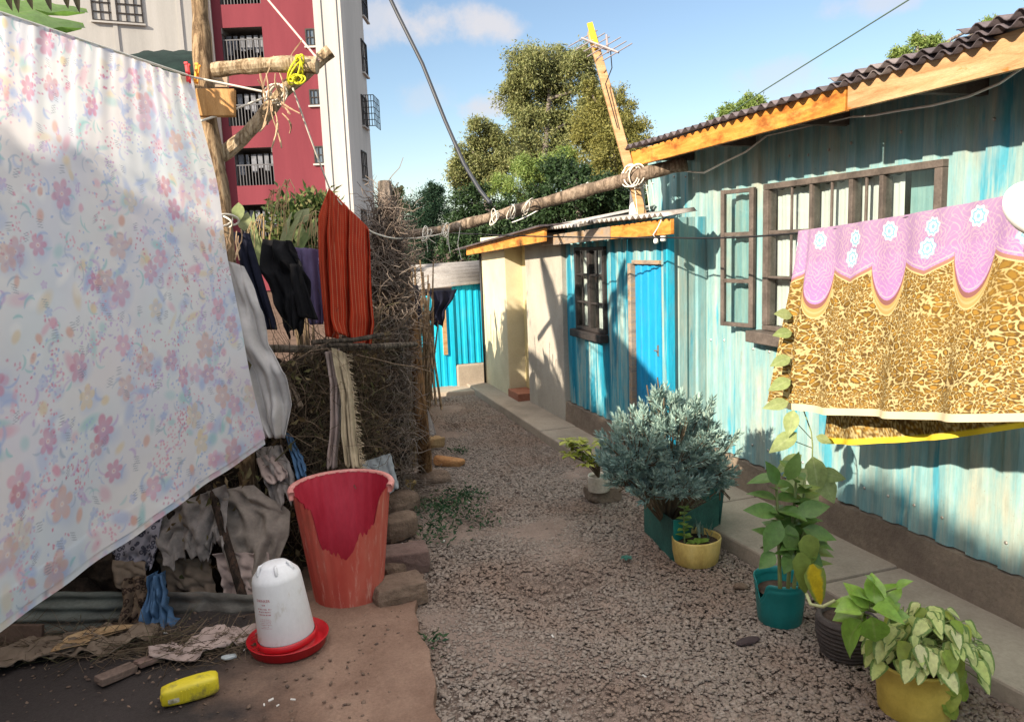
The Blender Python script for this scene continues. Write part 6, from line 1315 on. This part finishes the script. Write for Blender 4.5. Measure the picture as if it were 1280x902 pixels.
c = MB(); c.add(vs, [(i*n+k, i*n+(k+1) % n, (i+1)*n+(k+1) % n, (i+1)*n+k) for i in range(len(prof)-1) for k in range(n)]+[tuple(range(n))[::-1]]); c.build('bucket', M_teal, Tb, smooth=True, solid=.004)
soil_disc(tb_, .100, .150, Tb)
M_varieg = leafmat('variegated_leaf', [(.065, .15, .03), (.10, .20, .045), (.085, .17, .04), (.16, .24, .06)], .4, .3, .4, edge=((.28, .36, .12), 1.0, .3))
stems = [((975, 735), (974, 690), (972, 640), (970, 600), 2.93), ((985, 735), (988, 690), (992, 640), (996, 590), 2.97), ((1000, 735), (1004, 690), (1003, 640), (1006, 600), 3.0), ((992, 735), (997, 700), (1003, 670), (1010, 655), 2.92)]
c = MB(); lv = MB(); rg2 = random.Random(21)
for st_ in stems:
    D = st_[4]; pts = resample([P(*q, D) for q in st_[:4]], 12); c.tube(pts, [.008-.003*i/12 for i in range(12)], 8)
    for k in range(13):
        t = .42+.58*k/12; i = int(t*11); a = k*2.4+rg2.random(); d_ = RT*math.cos(a)-FW*math.sin(a)*.8+UP*rg2.uniform(.0, .7); lv.leaf(pts[i], d_, np.array([0, 0, 1.0])-FW*.4, rg2.uniform(.085, .135), rg2.uniform(.024, .036), 'ovate', rg2.uniform(.3, .9), .25)
for x, y, dx, dy, Ln, W in [(972, 640, -42, -6, .14, .032), (975, 650, -24, 42, .14, .038), (985, 655, 5, 50, .12, .034), (968, 690, -24, 20, .09, .03), (1003, 660, 30, 8, .13, .03), (995, 640, 46, -12, .13, .034), (1002, 690, 20, 12, .09, .04), (985, 600, 10, -34, .12, .03), (972, 605, -14, -26, .11, .028), (1000, 700, 15, -22, .10, .04), (990, 690, -14, 28, .09, .03)]:
    p0 = P(x, y, 2.88); lv.leaf(p0, RT*dx-UP*dy-FW*10, -FW+UP*.5, Ln, W, 'ovate', .25, .2)
c.build('stem', M_stem, Tb, smooth=True); lv.build('leaves', M_varieg, Tb, smooth=True, edge=True)
c = MB(); c.leaf(P(1014, 705, 2.80), RT*.28-UP*1.0, -FW+RT*.2, .165, .05, 'heart', .2, .12); o = c.build('yellow_leaf', leafmat('yellowing_leaf', [(.52, .36, .015), (.56, .42, .02)], .5, .3, .3, edge=((.20, .26, .06), .75, .3)), Tb, smooth=True, edge=True)
c = MB(); c.leaf(P(1000, 690, 2.82), RT*.15-UP*1.0, -FW-RT*.2, .17, .038, 'heart', .3, .2); c.leaf(P(1008, 668, 2.84), RT*.2-UP, -FW, .13, .045, 'heart', .3, .2); c.build('drooping_leaf', leafmat('drooping_leaf', [(.14, .22, .04), (.20, .26, .06)], .45, .3, .3), Tb, smooth=True, edge=True)
c = MB(); c.tube(resample([P(1008, 742, 2.78), P(1013, 755, 2.74), P(1028, 758, 2.70), P(1044, 750, 2.68)], 10), .006, 7); c.build('hanging_stem', plain('pale_stem', (.34, .36, .18), .6), Tb, smooth=True)

# tall pale climber between the bucket and the window
Cl = thing('pale_climber', 'tall thin climber with big pale leaves between the house wall and the blanket end', 'plant', (2.44, 3.40, .085))
M_pale = leafmat('pale_leaf', [(.27, .35, .13), (.34, .40, .18), (.23, .31, .11)], .55, .4, .2, vein=(.42, .48, .26))
c = MB(); sp_ = resample([(2.44, 3.40, .08), P(1010, 660, 3.75), P(1015, 590, 3.72), P(1016, 545, 3.7), P(1000, 500, 3.78), P(992, 440, 3.85), P(990, 392, 3.9)], 24); c.tube(sp_, [.005-.003*i/24 for i in range(24)], 6)
for a, b_ in (((1016, 550), (988, 520)), ((1016, 560), (985, 548)), ((1015, 575), (1030, 590)), ((1000, 500), (986, 500)), ((996, 470), (986, 478)), ((1015, 610), (1040, 600))): c.tube([P(*a, 3.72), P(*b_, 3.66)], .002, 4)
c.build('stem', M_stem, Cl, smooth=True)
c = MB()
for x, y, dx, dy, Ln, W in [(990, 394, -20, -2, .085, .026), (990, 415, -24, 3, .09, .026), (988, 446, -26, 10, .10, .028), (988, 474, -28, 12, .11, .030), (986, 502, -32, 6, .12, .028), (992, 512, -8, 28, .12, .032), (996, 540, -34, 22, .15, .036), (1002, 568, -42, 26, .14, .030), (1016, 570, 6, 48, .165, .046), (1022, 590, 30, 6, .12, .032), (1026, 594, 18, 40, .13, .040), (1020, 545, 30, 12, .07, .02), (1008, 585, -34, 34, .15, .036), (1018, 610, -22, 34, .13, .04)]:
    c.leaf(P(x, y, 3.66), RT*dx-UP*dy-FW*6, -FW*.9-RT*.3+UP*.4, Ln*1.15, W*1.15, 'ovate', .2, .15)
c.build('leaves', M_pale, Cl, smooth=True, edge=True)

# ribbed dark pot
rp = G(1072, 832); rp[1] += .09; rp[0] += .02
Rp = thing('ribbed_pot_plant', 'dark ribbed basket pot with glossy green leaves between teal bucket and yellow bucket', 'potted plant', rp)
pr = [(.085, 0)]
for k in range(9): h = .008+.018*k; r = .095+.022*math.sin(min(1, k/6)*math.pi*.5); pr += [(r, h), (r+.007, h+.006), (r+.007, h+.011), (r, h+.017)]
pr += [(.112, .175), (.100, .178), (.098, .14)]
c = MB(); c.lathe(rp, pr, 40); c.build('pot', std('dark_basket', [(.3, (.035, .030, .030)), (.7, (.085, .07, .065))], 10, (1, 1, 4), rough=.75, bs=.4), Rp, smooth=True); soil_disc(rp, .102, .155, Rp)
lv = MB(); c = MB(); rg2 = random.Random(33)
for x, y, dx, dy, Ln, W in [(1085, 762, -30, -18, .13, .040), (1088, 758, -10, -40, .14, .036), (1092, 755, 12, -46, .13, .032), (1098, 758, 34, -36, .14, .040), (1080, 765, -42, 8, .13, .042), (1078, 775, -30, 40, .17, .044), (1090, 770, 8, 36, .14, .044), (1100, 765, 44, -4, .13, .036), (1102, 762, 34, 14, .12, .036), (1086, 760, -24, -34, .12, .036), (1095, 765, 24, -20, .13, .04), (1120, 735, 16, -22, .08, .018), (1096, 750, -4, -30, .13, .034), (1082, 770, -36, 22, .12, .038), (1075, 762, -30, -6, .11, .036), (1090, 760, 20, 6, .12, .042)]:
    D = 2.62+rg2.uniform(-.06, .08); base0 = rp+np.array([rg2.uniform(-.02, .02), rg2.uniform(-.02, .02), .16]); tp_ = P(x, y, D); c.tube(resample([base0, (base0+tp_)/2+np.array([0, 0, .03]), tp_], 6), .0035, 5); lv.leaf(tp_, RT*dx-UP*dy-FW*rg2.uniform(-20, 25), -FW*.5+UP+RT*rg2.uniform(-.4, .4), Ln*rg2.uniform(.8, 1.05), W*1.15, 'ovate', rg2.uniform(.3, 1.3), rg2.uniform(.1, .4))
c.build('stem', M_stem, Rp, smooth=True); lv.build('leaves', leafmat('glossy_leaf', [(.14, .28, .03), (.20, .36, .05), (.26, .42, .08), (.17, .32, .04)], .32, .3, .5, vein=(.30, .38, .12)), Rp, smooth=True, edge=True)

# yellow bucket with pale arrow leaves
yb = G(1170, 905); yb[1] += .10
Ybk = thing('yellow_bucket_plant', 'yellow bucket overflowing with pale cream green arrow leaves, nearest the camera', 'potted plant', yb)
c = MB(); c.lathe(yb, [(.118, 0), (.123, .006), (.133, .12), (.138, .19), (.143, .192), (.143, .202), (.136, .203), (.134, .17)], 48); c.build('bucket', std('yellow_plastic', [(.25, (.40, .29, .05)), (.55, (.60, .46, .10)), (.8, (.66, .54, .18))], 6, rough=.42, bs=.1, fine=.1), Ybk, smooth=True); soil_disc(yb, .134, .175, Ybk)
lv = MB(); lg = MB(); c = MB(); rg2 = random.Random(44); cen = yb+np.array([.0, .02, .22])
for k in range(175):
    a = rg2.uniform(0, 6.28); rr_ = math.sqrt(rg2.random()); x = .215*rr_*math.cos(a)+.045; y = .17*rr_*math.sin(a)-.01; z = .37-.17*rr_**2+rg2.uniform(-.04, .04)+(.05 if y < -.06 and x < .08 else 0)
    if x < -.10: z += .03
    p0 = yb+np.array([x, y, z]); out = np.array([math.cos(a), math.sin(a), -.25-.5*rr_]); d_ = out*.8+np.array([-.25, -.45, -.25])+np.array([rg2.gauss(0, .35), rg2.gauss(0, .35), rg2.gauss(0, .25)])
    nrm = np.array([0, 0, 1.0])+out*.6-FW*.5; Ln = rg2.uniform(.050, .092); (lg if k % 7 == 0 else lv).leaf(p0, d_, nrm, Ln, Ln*rg2.uniform(.34, .45), 'heart', rg2.uniform(.2, .9), rg2.uniform(.1, .4)); c.tube(resample([cen+np.array([rg2.uniform(-.05, .05), rg2.uniform(-.05, .05), -.03]), (cen+p0)/2+np.array([0, 0, .03]), p0], 5), .0022, 4)
for k in range(9): lg.leaf(yb+np.array([-.0+rg2.uniform(-.03, .07), -.12, .26-.02*k]), np.array([rg2.gauss(.1, .4), -.4, -1]), -FW+UP*.3, .085, .036, 'heart', .3, .3)
c.build('stem', M_stem, Ybk); lv.build('leaves', leafmat('cream_arrow_leaf', [(.58, .64, .24), (.68, .70, .32), (.50, .60, .18), (.74, .74, .42)], .42, .35, .35, edge=((.17, .27, .07), .88, .14)), Ybk, smooth=True, edge=True); lg.build('green_leaves', leafmat('green_arrow_leaf', [(.22, .33, .05), (.30, .38, .07), (.38, .42, .07)], .42, .35, .35), Ybk, smooth=True, edge=True)

# small bush in a white can on a stone further on
sp0 = G(752, 630)
Sb = thing('yellow_green_bush', 'small yellow green bush in a cracked white can on a stone near the kerb', 'potted plant', sp0+np.array([0, .06, 0]))
c = MB(); c.lathe(sp0+np.array([-.005, .03, .09]), [(.07, 0), (.072, .004), (.075, .10), (.073, .11), (.068, .09)], 28, wob=lambda a, h: .03*math.sin(3*a) if h > .05 else 0); c.build('can', std('chipped_white', [(.3, (.48, .43, .34)), (.6, (.66, .63, .56))], 8, rough=.6), Sb, smooth=True)
c = MB(); c.blob(sp0+np.array([.04, .10, .045]), (.14, .12, .07), 3, .3, 4, flat=.8); c.build('stone', M_plinth, Sb)
c = MB(); lv = MB(); rg2 = random.Random(55); cc_ = P(730, 567, 5.0)
for k in range(30):
    e = cc_+RT*rg2.uniform(-.12, .12)+UP*rg2.uniform(-.07, .09)+FW*rg2.uniform(-.1, .1); c.tube(resample([sp0+np.array([0, .03, .17]), (sp0+e)/2+np.array([0, 0, .13]), e], 5), .003, 4)
    for q in range(9): a = q*.7+rg2.random(); lv.leaf(e, RT*math.cos(a)+UP*rg2.uniform(-.2, .6)-FW*math.sin(a), np.array([0, 0, 1.]), rg2.uniform(.05, .075), rg2.uniform(.010, .015), 'spatula', .5, .2, 4)
c.build('stem', M_woody, Sb); lv.build('leaves', leafmat('lime_leaf', [(.26, .32, .035), (.38, .42, .06), (.50, .52, .12), (.18, .26, .03)], .4, .3, .4), Sb, smooth=True)

# weeds at the lane edge
rg = np.random.default_rng(9); cs, ds = [], []
for x, y, n, s in [(560, 640, 260, .10), (578, 622, 200, .08), (548, 665, 170, .08), (575, 565, 60, .04), (520, 640, 60, .07), (540, 806, 40, .03), (600, 655, 60, .07), (536, 630, 70, .07)]:
    g_ = G(x, y, .015)
    for k in range(n): cs.append(g_+np.array([rg.normal()*s, rg.normal()*s*1.3, rg.uniform(0, .03)])); ds.append(np.array([rg.normal(), rg.normal(), .6]))
v, f = quads_leaves(np.array(cs), np.array(ds), .035, .012, rg, .3); tag(np_obj('weeds', v, f, leafmat('weed_leaf', [(.025, .07, .03), (.05, .11, .045), (.035, .085, .05), (.08, .12, .05)], .6, .2, .2)), kind='stuff')
c = MB(); g_ = G(783, 697, .025)
for k in range(6): a = k*1.05; c.leaf(g_, (math.cos(a), math.sin(a), .25), (0, 0, 1), .04, .014, 'ovate', .4)
tag(c.build('fallen_sprig', plain('dark_teal_leaf', (.02, .12, .09), .6), None, smooth=True), 'dark green sprig fallen on the gravel before the green tin', 'sprig')
c = MB(); c.blob(G(925, 733, .015), (.035, .028, .02), 2, .3, 3); tag(c.build('stone', M_stone, None), 'single larger grey stone on the gravel left of the teal bucket', 'stone')
c = MB(); c.blob(G(937, 800, .012), (.055, .03, .012), 2, .35, 6, rot=.2); tag(c.build('peel', plain('dark_peel', (.045, .03, .032), .8), None), 'flat dark brown scrap on the gravel before the teal bucket', 'scrap')

# ------------------------------------------------------------------ banana plant and greenery behind the fence
M_ban = leafmat('banana_leaf', [(.10, .22, .04), (.16, .30, .06), (.13, .26, .05)], .4, .45, .4, vein=(.22, .30, .10)); M_bdark = leafmat('dry_banana', [(.020, .020, .014), (.03, .028, .016)], .8, .05, .1)
Ba = thing('banana_plant', 'banana plant with broad leaves rising behind the near end of the floral sheet', 'banana plant', (-2.0, 3.9, 0))
c = MB(); c.tube(resample([(-2.0, 3.9, -.05), (-1.97, 3.92, 1.2), (-1.9, 3.95, 2.5)], 12), [.11-.05*i/12 for i in range(12)], 14); c.build('trunk', barkmat('banana_stem', (.10, .10, .04), (.20, .19, .09), (.28, .26, .14)), Ba, smooth=True)
hub = np.array([-1.9, 3.95, 2.5]); lv = MB(); c = MB()
for tip_, W, D in [((108, 12), .15, 4.2), ((104, 30), .20, 4.0), ((40, 34), .2, 4.1), ((-60, -60), .18, 3.8), ((-120, 60), .18, 4.6), ((40, -90), .17, 4.4)]:
    t_ = P(*tip_, D); md = (hub+t_)/2+np.array([0, 0, .18]); c.tube(resample([hub, hub+(md-hub)*.5+np.array([0, 0, .06]), md], 6), [.02, .018, .016, .014, .012, .01], 6)
    spn = resample([hub*.6+md*.4, md, t_*.6+md*.4+np.array([0, 0, .04]), t_], 16); vs = []; ed = []
    for i, p in enumerate(spn):
        t = i/15; wd = W*math.sin(math.pi*min(1, .08+t*.9)**.8)**.7; tg = spn[min(i+1, 15)]-spn[max(i-1, 0)]; tg /= np.linalg.norm(tg); sd = np.cross(tg, [0, 0, 1.]); sd /= np.linalg.norm(sd)
        for e in (-1, -.5, 0, .5, 1): vs.append(p+sd*wd*e-np.array([0, 0, 1])*abs(e)**1.3*wd*.8+np.array([0, 0, .012*math.sin(i*2.7+e*3)])); ed.append(abs(e))
    lv.add(vs, [(i*5+k, i*5+k+1, (i+1)*5+k+1, (i+1)*5+k) for i in range(15) for k in range(4)], ed)
c.build('stalk', M_stem, Ba); lv.build('leaves', M_ban, Ba, smooth=True, edge=True)
c = MB()
for x, y, dx, L1 in [(8, -8, 6, .16), (20, -10, 2, .18), (34, -8, 6, .15), (58, -8, 5, .16), (82, -6, 3, .13), (94, -8, 4, .17), (40, -14, -4, .12)]: c.leaf(P(x, y-6, 3.3), RT*dx*.04-UP, -FW, L1*.62, .016, 'lance', .1, .3)
c.tube(resample([P(-70, -60, 3.4), P(10, -26, 3.32), P(60, -18, 3.3), P(105, -14, 3.3)], 8), .008, 6); c.build('dead_frond', M_bdark, Ba)

# dark green awning roof behind the sheet
Aw = thing('green_awning', 'dark green tarpaulin roof on a grey board peeping over the floral sheet', 'awning', P(200, 100, 7.5)*np.array([1, 1, 0]))
c = MB(); vs = []; n = 24
for j in range(7):
    t = j/6
    for i in range(n):
        s = i/(n-1); x = 118+142*s; yt = 90-26*math.sin(min(1, s*1.9)*math.pi/2); yy = 93+(yt-93)*math.sin(t*math.pi/2)+1.2*math.sin(i*1.7+j); vs.append(P(x, yy, 7.3+1.0*(1-math.cos(t*math.pi/2))))
c.add(vs, [(j*n+i, j*n+i+1, (j+1)*n+i+1, (j+1)*n+i) for j in range(6) for i in range(n-1)]); c.build('tarpaulin', std('green_tarp', [(.3, (.006, .014, .013)), (.7, (.014, .028, .025))], 4, rough=.85, bs=.2, sp=.1), Aw, smooth=True, solid=.01)
c = MB(); c.obox(P(205, 100, 7.45), RT, UP, FW, (.62, .075, .02)); c.build('board', M_wood_grey, Aw)
c = MB(); 
for x in (130, 215): q_ = P(x, 100, 7.5); c.tube([(q_[0], q_[1], 0), q_], .05, 8)
c.build('support', M_bark, Aw)

# shrub, grass heads and maize leaves behind the washing
def shrub(name, label, cat, px, py, D, rx, ry, mat, n, L1, W, seed, droop=0.0, trunk=True, group=None):
    rg = np.random.default_rng(seed); C0 = P(px, py, D); s = D/FPX; k = 16; cl = [C0+RT*rg.uniform(-1, 1)*rx*s*.75+UP*rg.uniform(-1, 1)*ry*s*.75+FW*rg.uniform(-1, 1)*rx*s*.7 for _ in range(k)]
    cs = np.concatenate([q+rg.normal(size=(n//k, 3))*np.array([rx*s*.22, rx*s*.22, ry*s*.2]) for q in cl]); ds = rg.normal(size=cs.shape)+np.array([0, 0, .4-droop]); T0 = thing(name, label, cat, (C0[0], C0[1], 0), group)
    v, f = quads_leaves(cs, ds, L1, W, rg, .2); np_obj('foliage', v, f, mat, T0)
    c = MB()
    for q in cl[::2]: c.tube(resample([(C0[0], C0[1], 0), (C0[0]*.6+q[0]*.4, C0[1]*.6+q[1]*.4, q[2]*.6), q], 6), [.02, .016, .012, .01, .008, .005], 6)
    c.build('stem', M_woody, T0); return T0
shrub('green_shrub', 'dark green shrub behind the dark washing beside the crimson wall', 'shrub', 372, 292, 6.6, 44, 44, leafmat('shrub_leaf', [(.03, .065, .02), (.06, .105, .03), (.10, .13, .04), (.16, .15, .06)], .6, .25, .2), 2600, .09, .03, 61)
Gh = thing('tall_grass', 'drooping dry grass heads and green blades above the black jacket', 'grass clump', (P(360, 300, 5.2)[0], P(360, 300, 5.2)[1], 0))
c = MB(); lv = MB(); rg2 = random.Random(71)
for x, y, xs in [(352, 240, 345), (362, 232, 350), (345, 245, 335), (385, 275, 392), (378, 285, 390), (395, 270, 393), (352, 262, 330), (330, 275, 312), (318, 285, 310)]:
    for k in range(4):
        dx = rg2.uniform(-12, 12); c.tube(resample([P(xs, 330, 5.2), P(xs+(x-xs)*.7, y-6, 5.2), P(x+dx*.4, y-9, 5.15), P(x+dx, y+4, 5.13), P(x+dx*1.3, y+rg2.uniform(15, 34), 5.12)], 9), [.003, .003, .0028, .0025, .002, .002, .003, .003, .002], 4, cap=False)
for x, y, dx, dy in [(340, 340, -40, -80), (352, 340, 12, -70), (360, 345, 30, -85), (330, 340, -20, -60), (345, 340, 45, -60), (352, 345, 0, -100)]: lv.leaf(P(x, y, 5.1), RT*dx-UP*dy, -FW, .55, .028, 'lance', .9, .3, 10)
for x, y in [(300, 262), (306, 275), (372, 268), (378, 292)]: lv.leaf(P(x, y+14, 5.3), RT*rg2.uniform(-.6, .6)+UP, -FW, .17, .05, 'ovate', .9, .3)
c.build('seed_heads', twigmat('dry_grass', [(.22, .16, .08), (.36, .27, .15), (.28, .20, .11)]), Gh)['kind'] = 'stuff'; lv.build('blades', leafmat('grass_blade', [(.10, .16, .05), (.18, .22, .09), (.22, .24, .13)], .6, .35, .2), Gh, smooth=True)

# ------------------------------------------------------------------ trees
def tree(name, label, px, D, clumps, n, L1, W, mat, bark, seed, droop=0.3, tr=.2, top=None, group='trees beyond the houses', sub=9, spread=.42):
    rg = np.random.default_rng(seed); s = D/FPX; b0 = P(px, 330, D); b0 = np.array([b0[0], b0[1], -.05]); T0 = thing(name, label, 'tree', (b0[0], b0[1], 0), group)
    tp_ = P(*(top or clumps[0][:2]), D); trunk = resample([b0, b0*.5+tp_*.5+np.array([.0, 0, 0])+rg.normal(size=3)*.15, tp_], 14); c = MB(); c.tube(trunk, [tr*(1-.8*i/14) for i in range(14)], 9, jit=.06)
    cs, ds, brs = [], [], []; tot = sum(a[2]*a[3] for a in clumps)
    for (x, y, rx, ry) in clumps:
        dz = rg.uniform(-.6, .6)*rx*s; C0 = P(x, y, D)+FH*dz; m = max(60, int(n*rx*ry/tot)); k = max(sub, int(rx*ry/26))
        lim = trunk[int(np.clip(np.searchsorted(trunk[:, 2], C0[2]-ry*s*1.2), 2, 12))]; c.tube(resample([lim, (lim+C0)/2+rg.normal(size=3)*.1-np.array([0, 0, .1]), C0], 6), [tr*.34*(1-.75*i/6) for i in range(6)], 6)
        dirs = rg.normal(size=(k, 3)); dirs /= np.linalg.norm(dirs, axis=1)[:, None]; rr_ = rg.uniform(.35, 1, k)[:, None]; sc_ = dirs*rr_
        q = C0+RT*sc_[:, :1]*rx*s+FH*sc_[:, 1:2]*rx*s+np.array([0, 0, 1])*sc_[:, 2:]*ry*s
        for e in q[::3]: c.tube([C0*.6+lim*.4*0+C0*.4, e], [tr*.08, tr*.03], 4, cap=False)
        per_ = m//k+1; sg = spread*min(rx, ry)*s
        for e in q: cs.append(e+rg.normal(size=(per_, 3))*sg*np.array([.55, .55, .62])*rg.uniform(.5, 1.1)); dd = rg.normal(size=(per_, 3))*.8+(e-C0)/(rx*s)*.4+np.array([0, 0, -droop]); ds.append(dd)
    c.build('trunk', bark, T0, smooth=True); v, f = quads_leaves(np.concatenate(cs), np.concatenate(ds), L1, W, rg, .15); np_obj('crown', v, f, mat, T0); return T0
M_euc = leafmat('eucalyptus_leaf', [(.15, .18, .06), (.21, .23, .085), (.27, .27, .11), (.12, .15, .06)], .5, .25, .3); M_olv = leafmat('olive_leaf', [(.18, .18, .05), (.28, .26, .075), (.13, .14, .04), (.22, .21, .055)], .55, .25, .25)
M_drk = leafmat('dark_leaf', [(.014, .032, .014), (.026, .055, .020), (.040, .075, .025), (.02, .04, .018)], .55, .15, .2); M_cyp = leafmat('cypress_leaf', [(.010, .030, .018), (.018, .045, .024), (.028, .055, .028)], .7, .1, .15); M_lt = leafmat('light_leaf', [(.12, .20, .045), (.19, .27, .07), (.25, .31, .09)], .5, .3, .3)
M_tb = barkmat('tree_bark', (.10, .085, .075), (.22, .19, .165), (.36, .32, .29))
tree('eucalyptus_tree', 'tallest eucalyptus with open olive crown in the middle of the sky', 668, 27, [(690, 72, 34, 17), (662, 88, 30, 24), (722, 84, 24, 20), (650, 122, 26, 22), (690, 108, 36, 24), (735, 110, 18, 20), (640, 105, 16, 14), (672, 150, 34, 22), (705, 150, 26, 24), (655, 178, 28, 20), (740, 140, 20, 24), (690, 190, 40, 24)], 60000, .13, .038, M_euc, M_tb, 101, .6, .22, (690, 80), spread=.5)
tree('eucalyptus_tree', 'lower sunlit eucalyptus left of the tallest one, over the cable', 612, 24, [(600, 165, 22, 16), (622, 178, 20, 16), (588, 188, 22, 16), (612, 202, 30, 20), (580, 218, 22, 20), (640, 200, 22, 20), (605, 228, 26, 18), (570, 205, 12, 12)], 36000, .105, .034, M_euc, M_tb, 102, .5, .2, (605, 172), spread=.5)
tree('olive_tree', 'broad golden olive tree behind the aerial mast', 765, 20, [(750, 130, 24, 24), (775, 135, 22, 24), (735, 165, 26, 28), (770, 175, 34, 34), (795, 170, 18, 26), (755, 215, 40, 30), (790, 205, 26, 30), (812, 215, 14, 22), (735, 110, 10, 12)], 56000, .075, .026, M_olv, M_tb, 103, .3, .2, (758, 120))
tree('light_green_tree', 'bright mid green tree in front of the eucalyptus trunks', 668, 21, [(655, 215, 30, 22), (690, 210, 26, 24), (630, 230, 22, 18), (672, 240, 30, 18), (715, 200, 20, 22)], 24000, .075, .026, M_lt, M_tb, 104, .3, .16, (668, 200))
tree('dark_cypress', 'dark rounded cypress left of the other trees, above the pole end', 535, 17, [(540, 238, 20, 14), (535, 255, 30, 20), (528, 282, 30, 24), (545, 285, 28, 24), (532, 312, 34, 26), (548, 255, 18, 16)], 22000, .055, .02, M_cyp, M_tb, 105, -.3, .16, (538, 232), spread=.5)
tree('dark_broadleaf_tree', 'dark broadleaf tree mass above the roof of the cyan shed', 610, 16, [(600, 258, 34, 22), (640, 262, 34, 20), (580, 282, 26, 22), (625, 292, 44, 28), (590, 310, 40, 24), (665, 285, 30, 28)], 20000, .08, .035, M_drk, M_tb, 106, .2, .18, (612, 250))
tree('dark_broadleaf_tree', 'dark broadleaf tree behind the low roof, right of the shed', 715, 15, [(705, 215, 26, 20), (725, 240, 40, 26), (690, 250, 34, 24), (760, 255, 34, 24), (720, 275, 50, 24), (790, 262, 26, 24)], 24000, .08, .035, M_drk, M_tb, 107, .2, .18, (718, 215))
tree('pale_tree', 'small pale distant tree beside the vine pillar stump', 497, 42, [(497, 245, 10, 11), (492, 256, 9, 8), (503, 258, 9, 8)], 1800, .22, .08, M_euc, M_tb, 108, .3, .2, (497, 242))
tree('roof_edge_tree', 'feathery tree top showing over the middle of the orange eave', 932, 17, [(928, 135, 18, 10), (944, 126, 12, 9), (910, 142, 16, 8), (950, 140, 18, 12), (900, 150, 18, 8)], 9000, .07, .026, M_lt, M_tb, 109, .3, .14, (935, 128), spread=.6)
tree('roof_edge_tree', 'feathery tree top showing over the right part of the eave', 1150, 15, [(1150, 52, 14, 9), (1135, 64, 16, 8), (1168, 48, 13, 8), (1160, 66, 20, 12), (1225, 36, 16, 8), (1245, 30, 12, 8)], 9000, .065, .024, M_lt, M_tb, 110, .3, .14, (1155, 45), spread=.6)
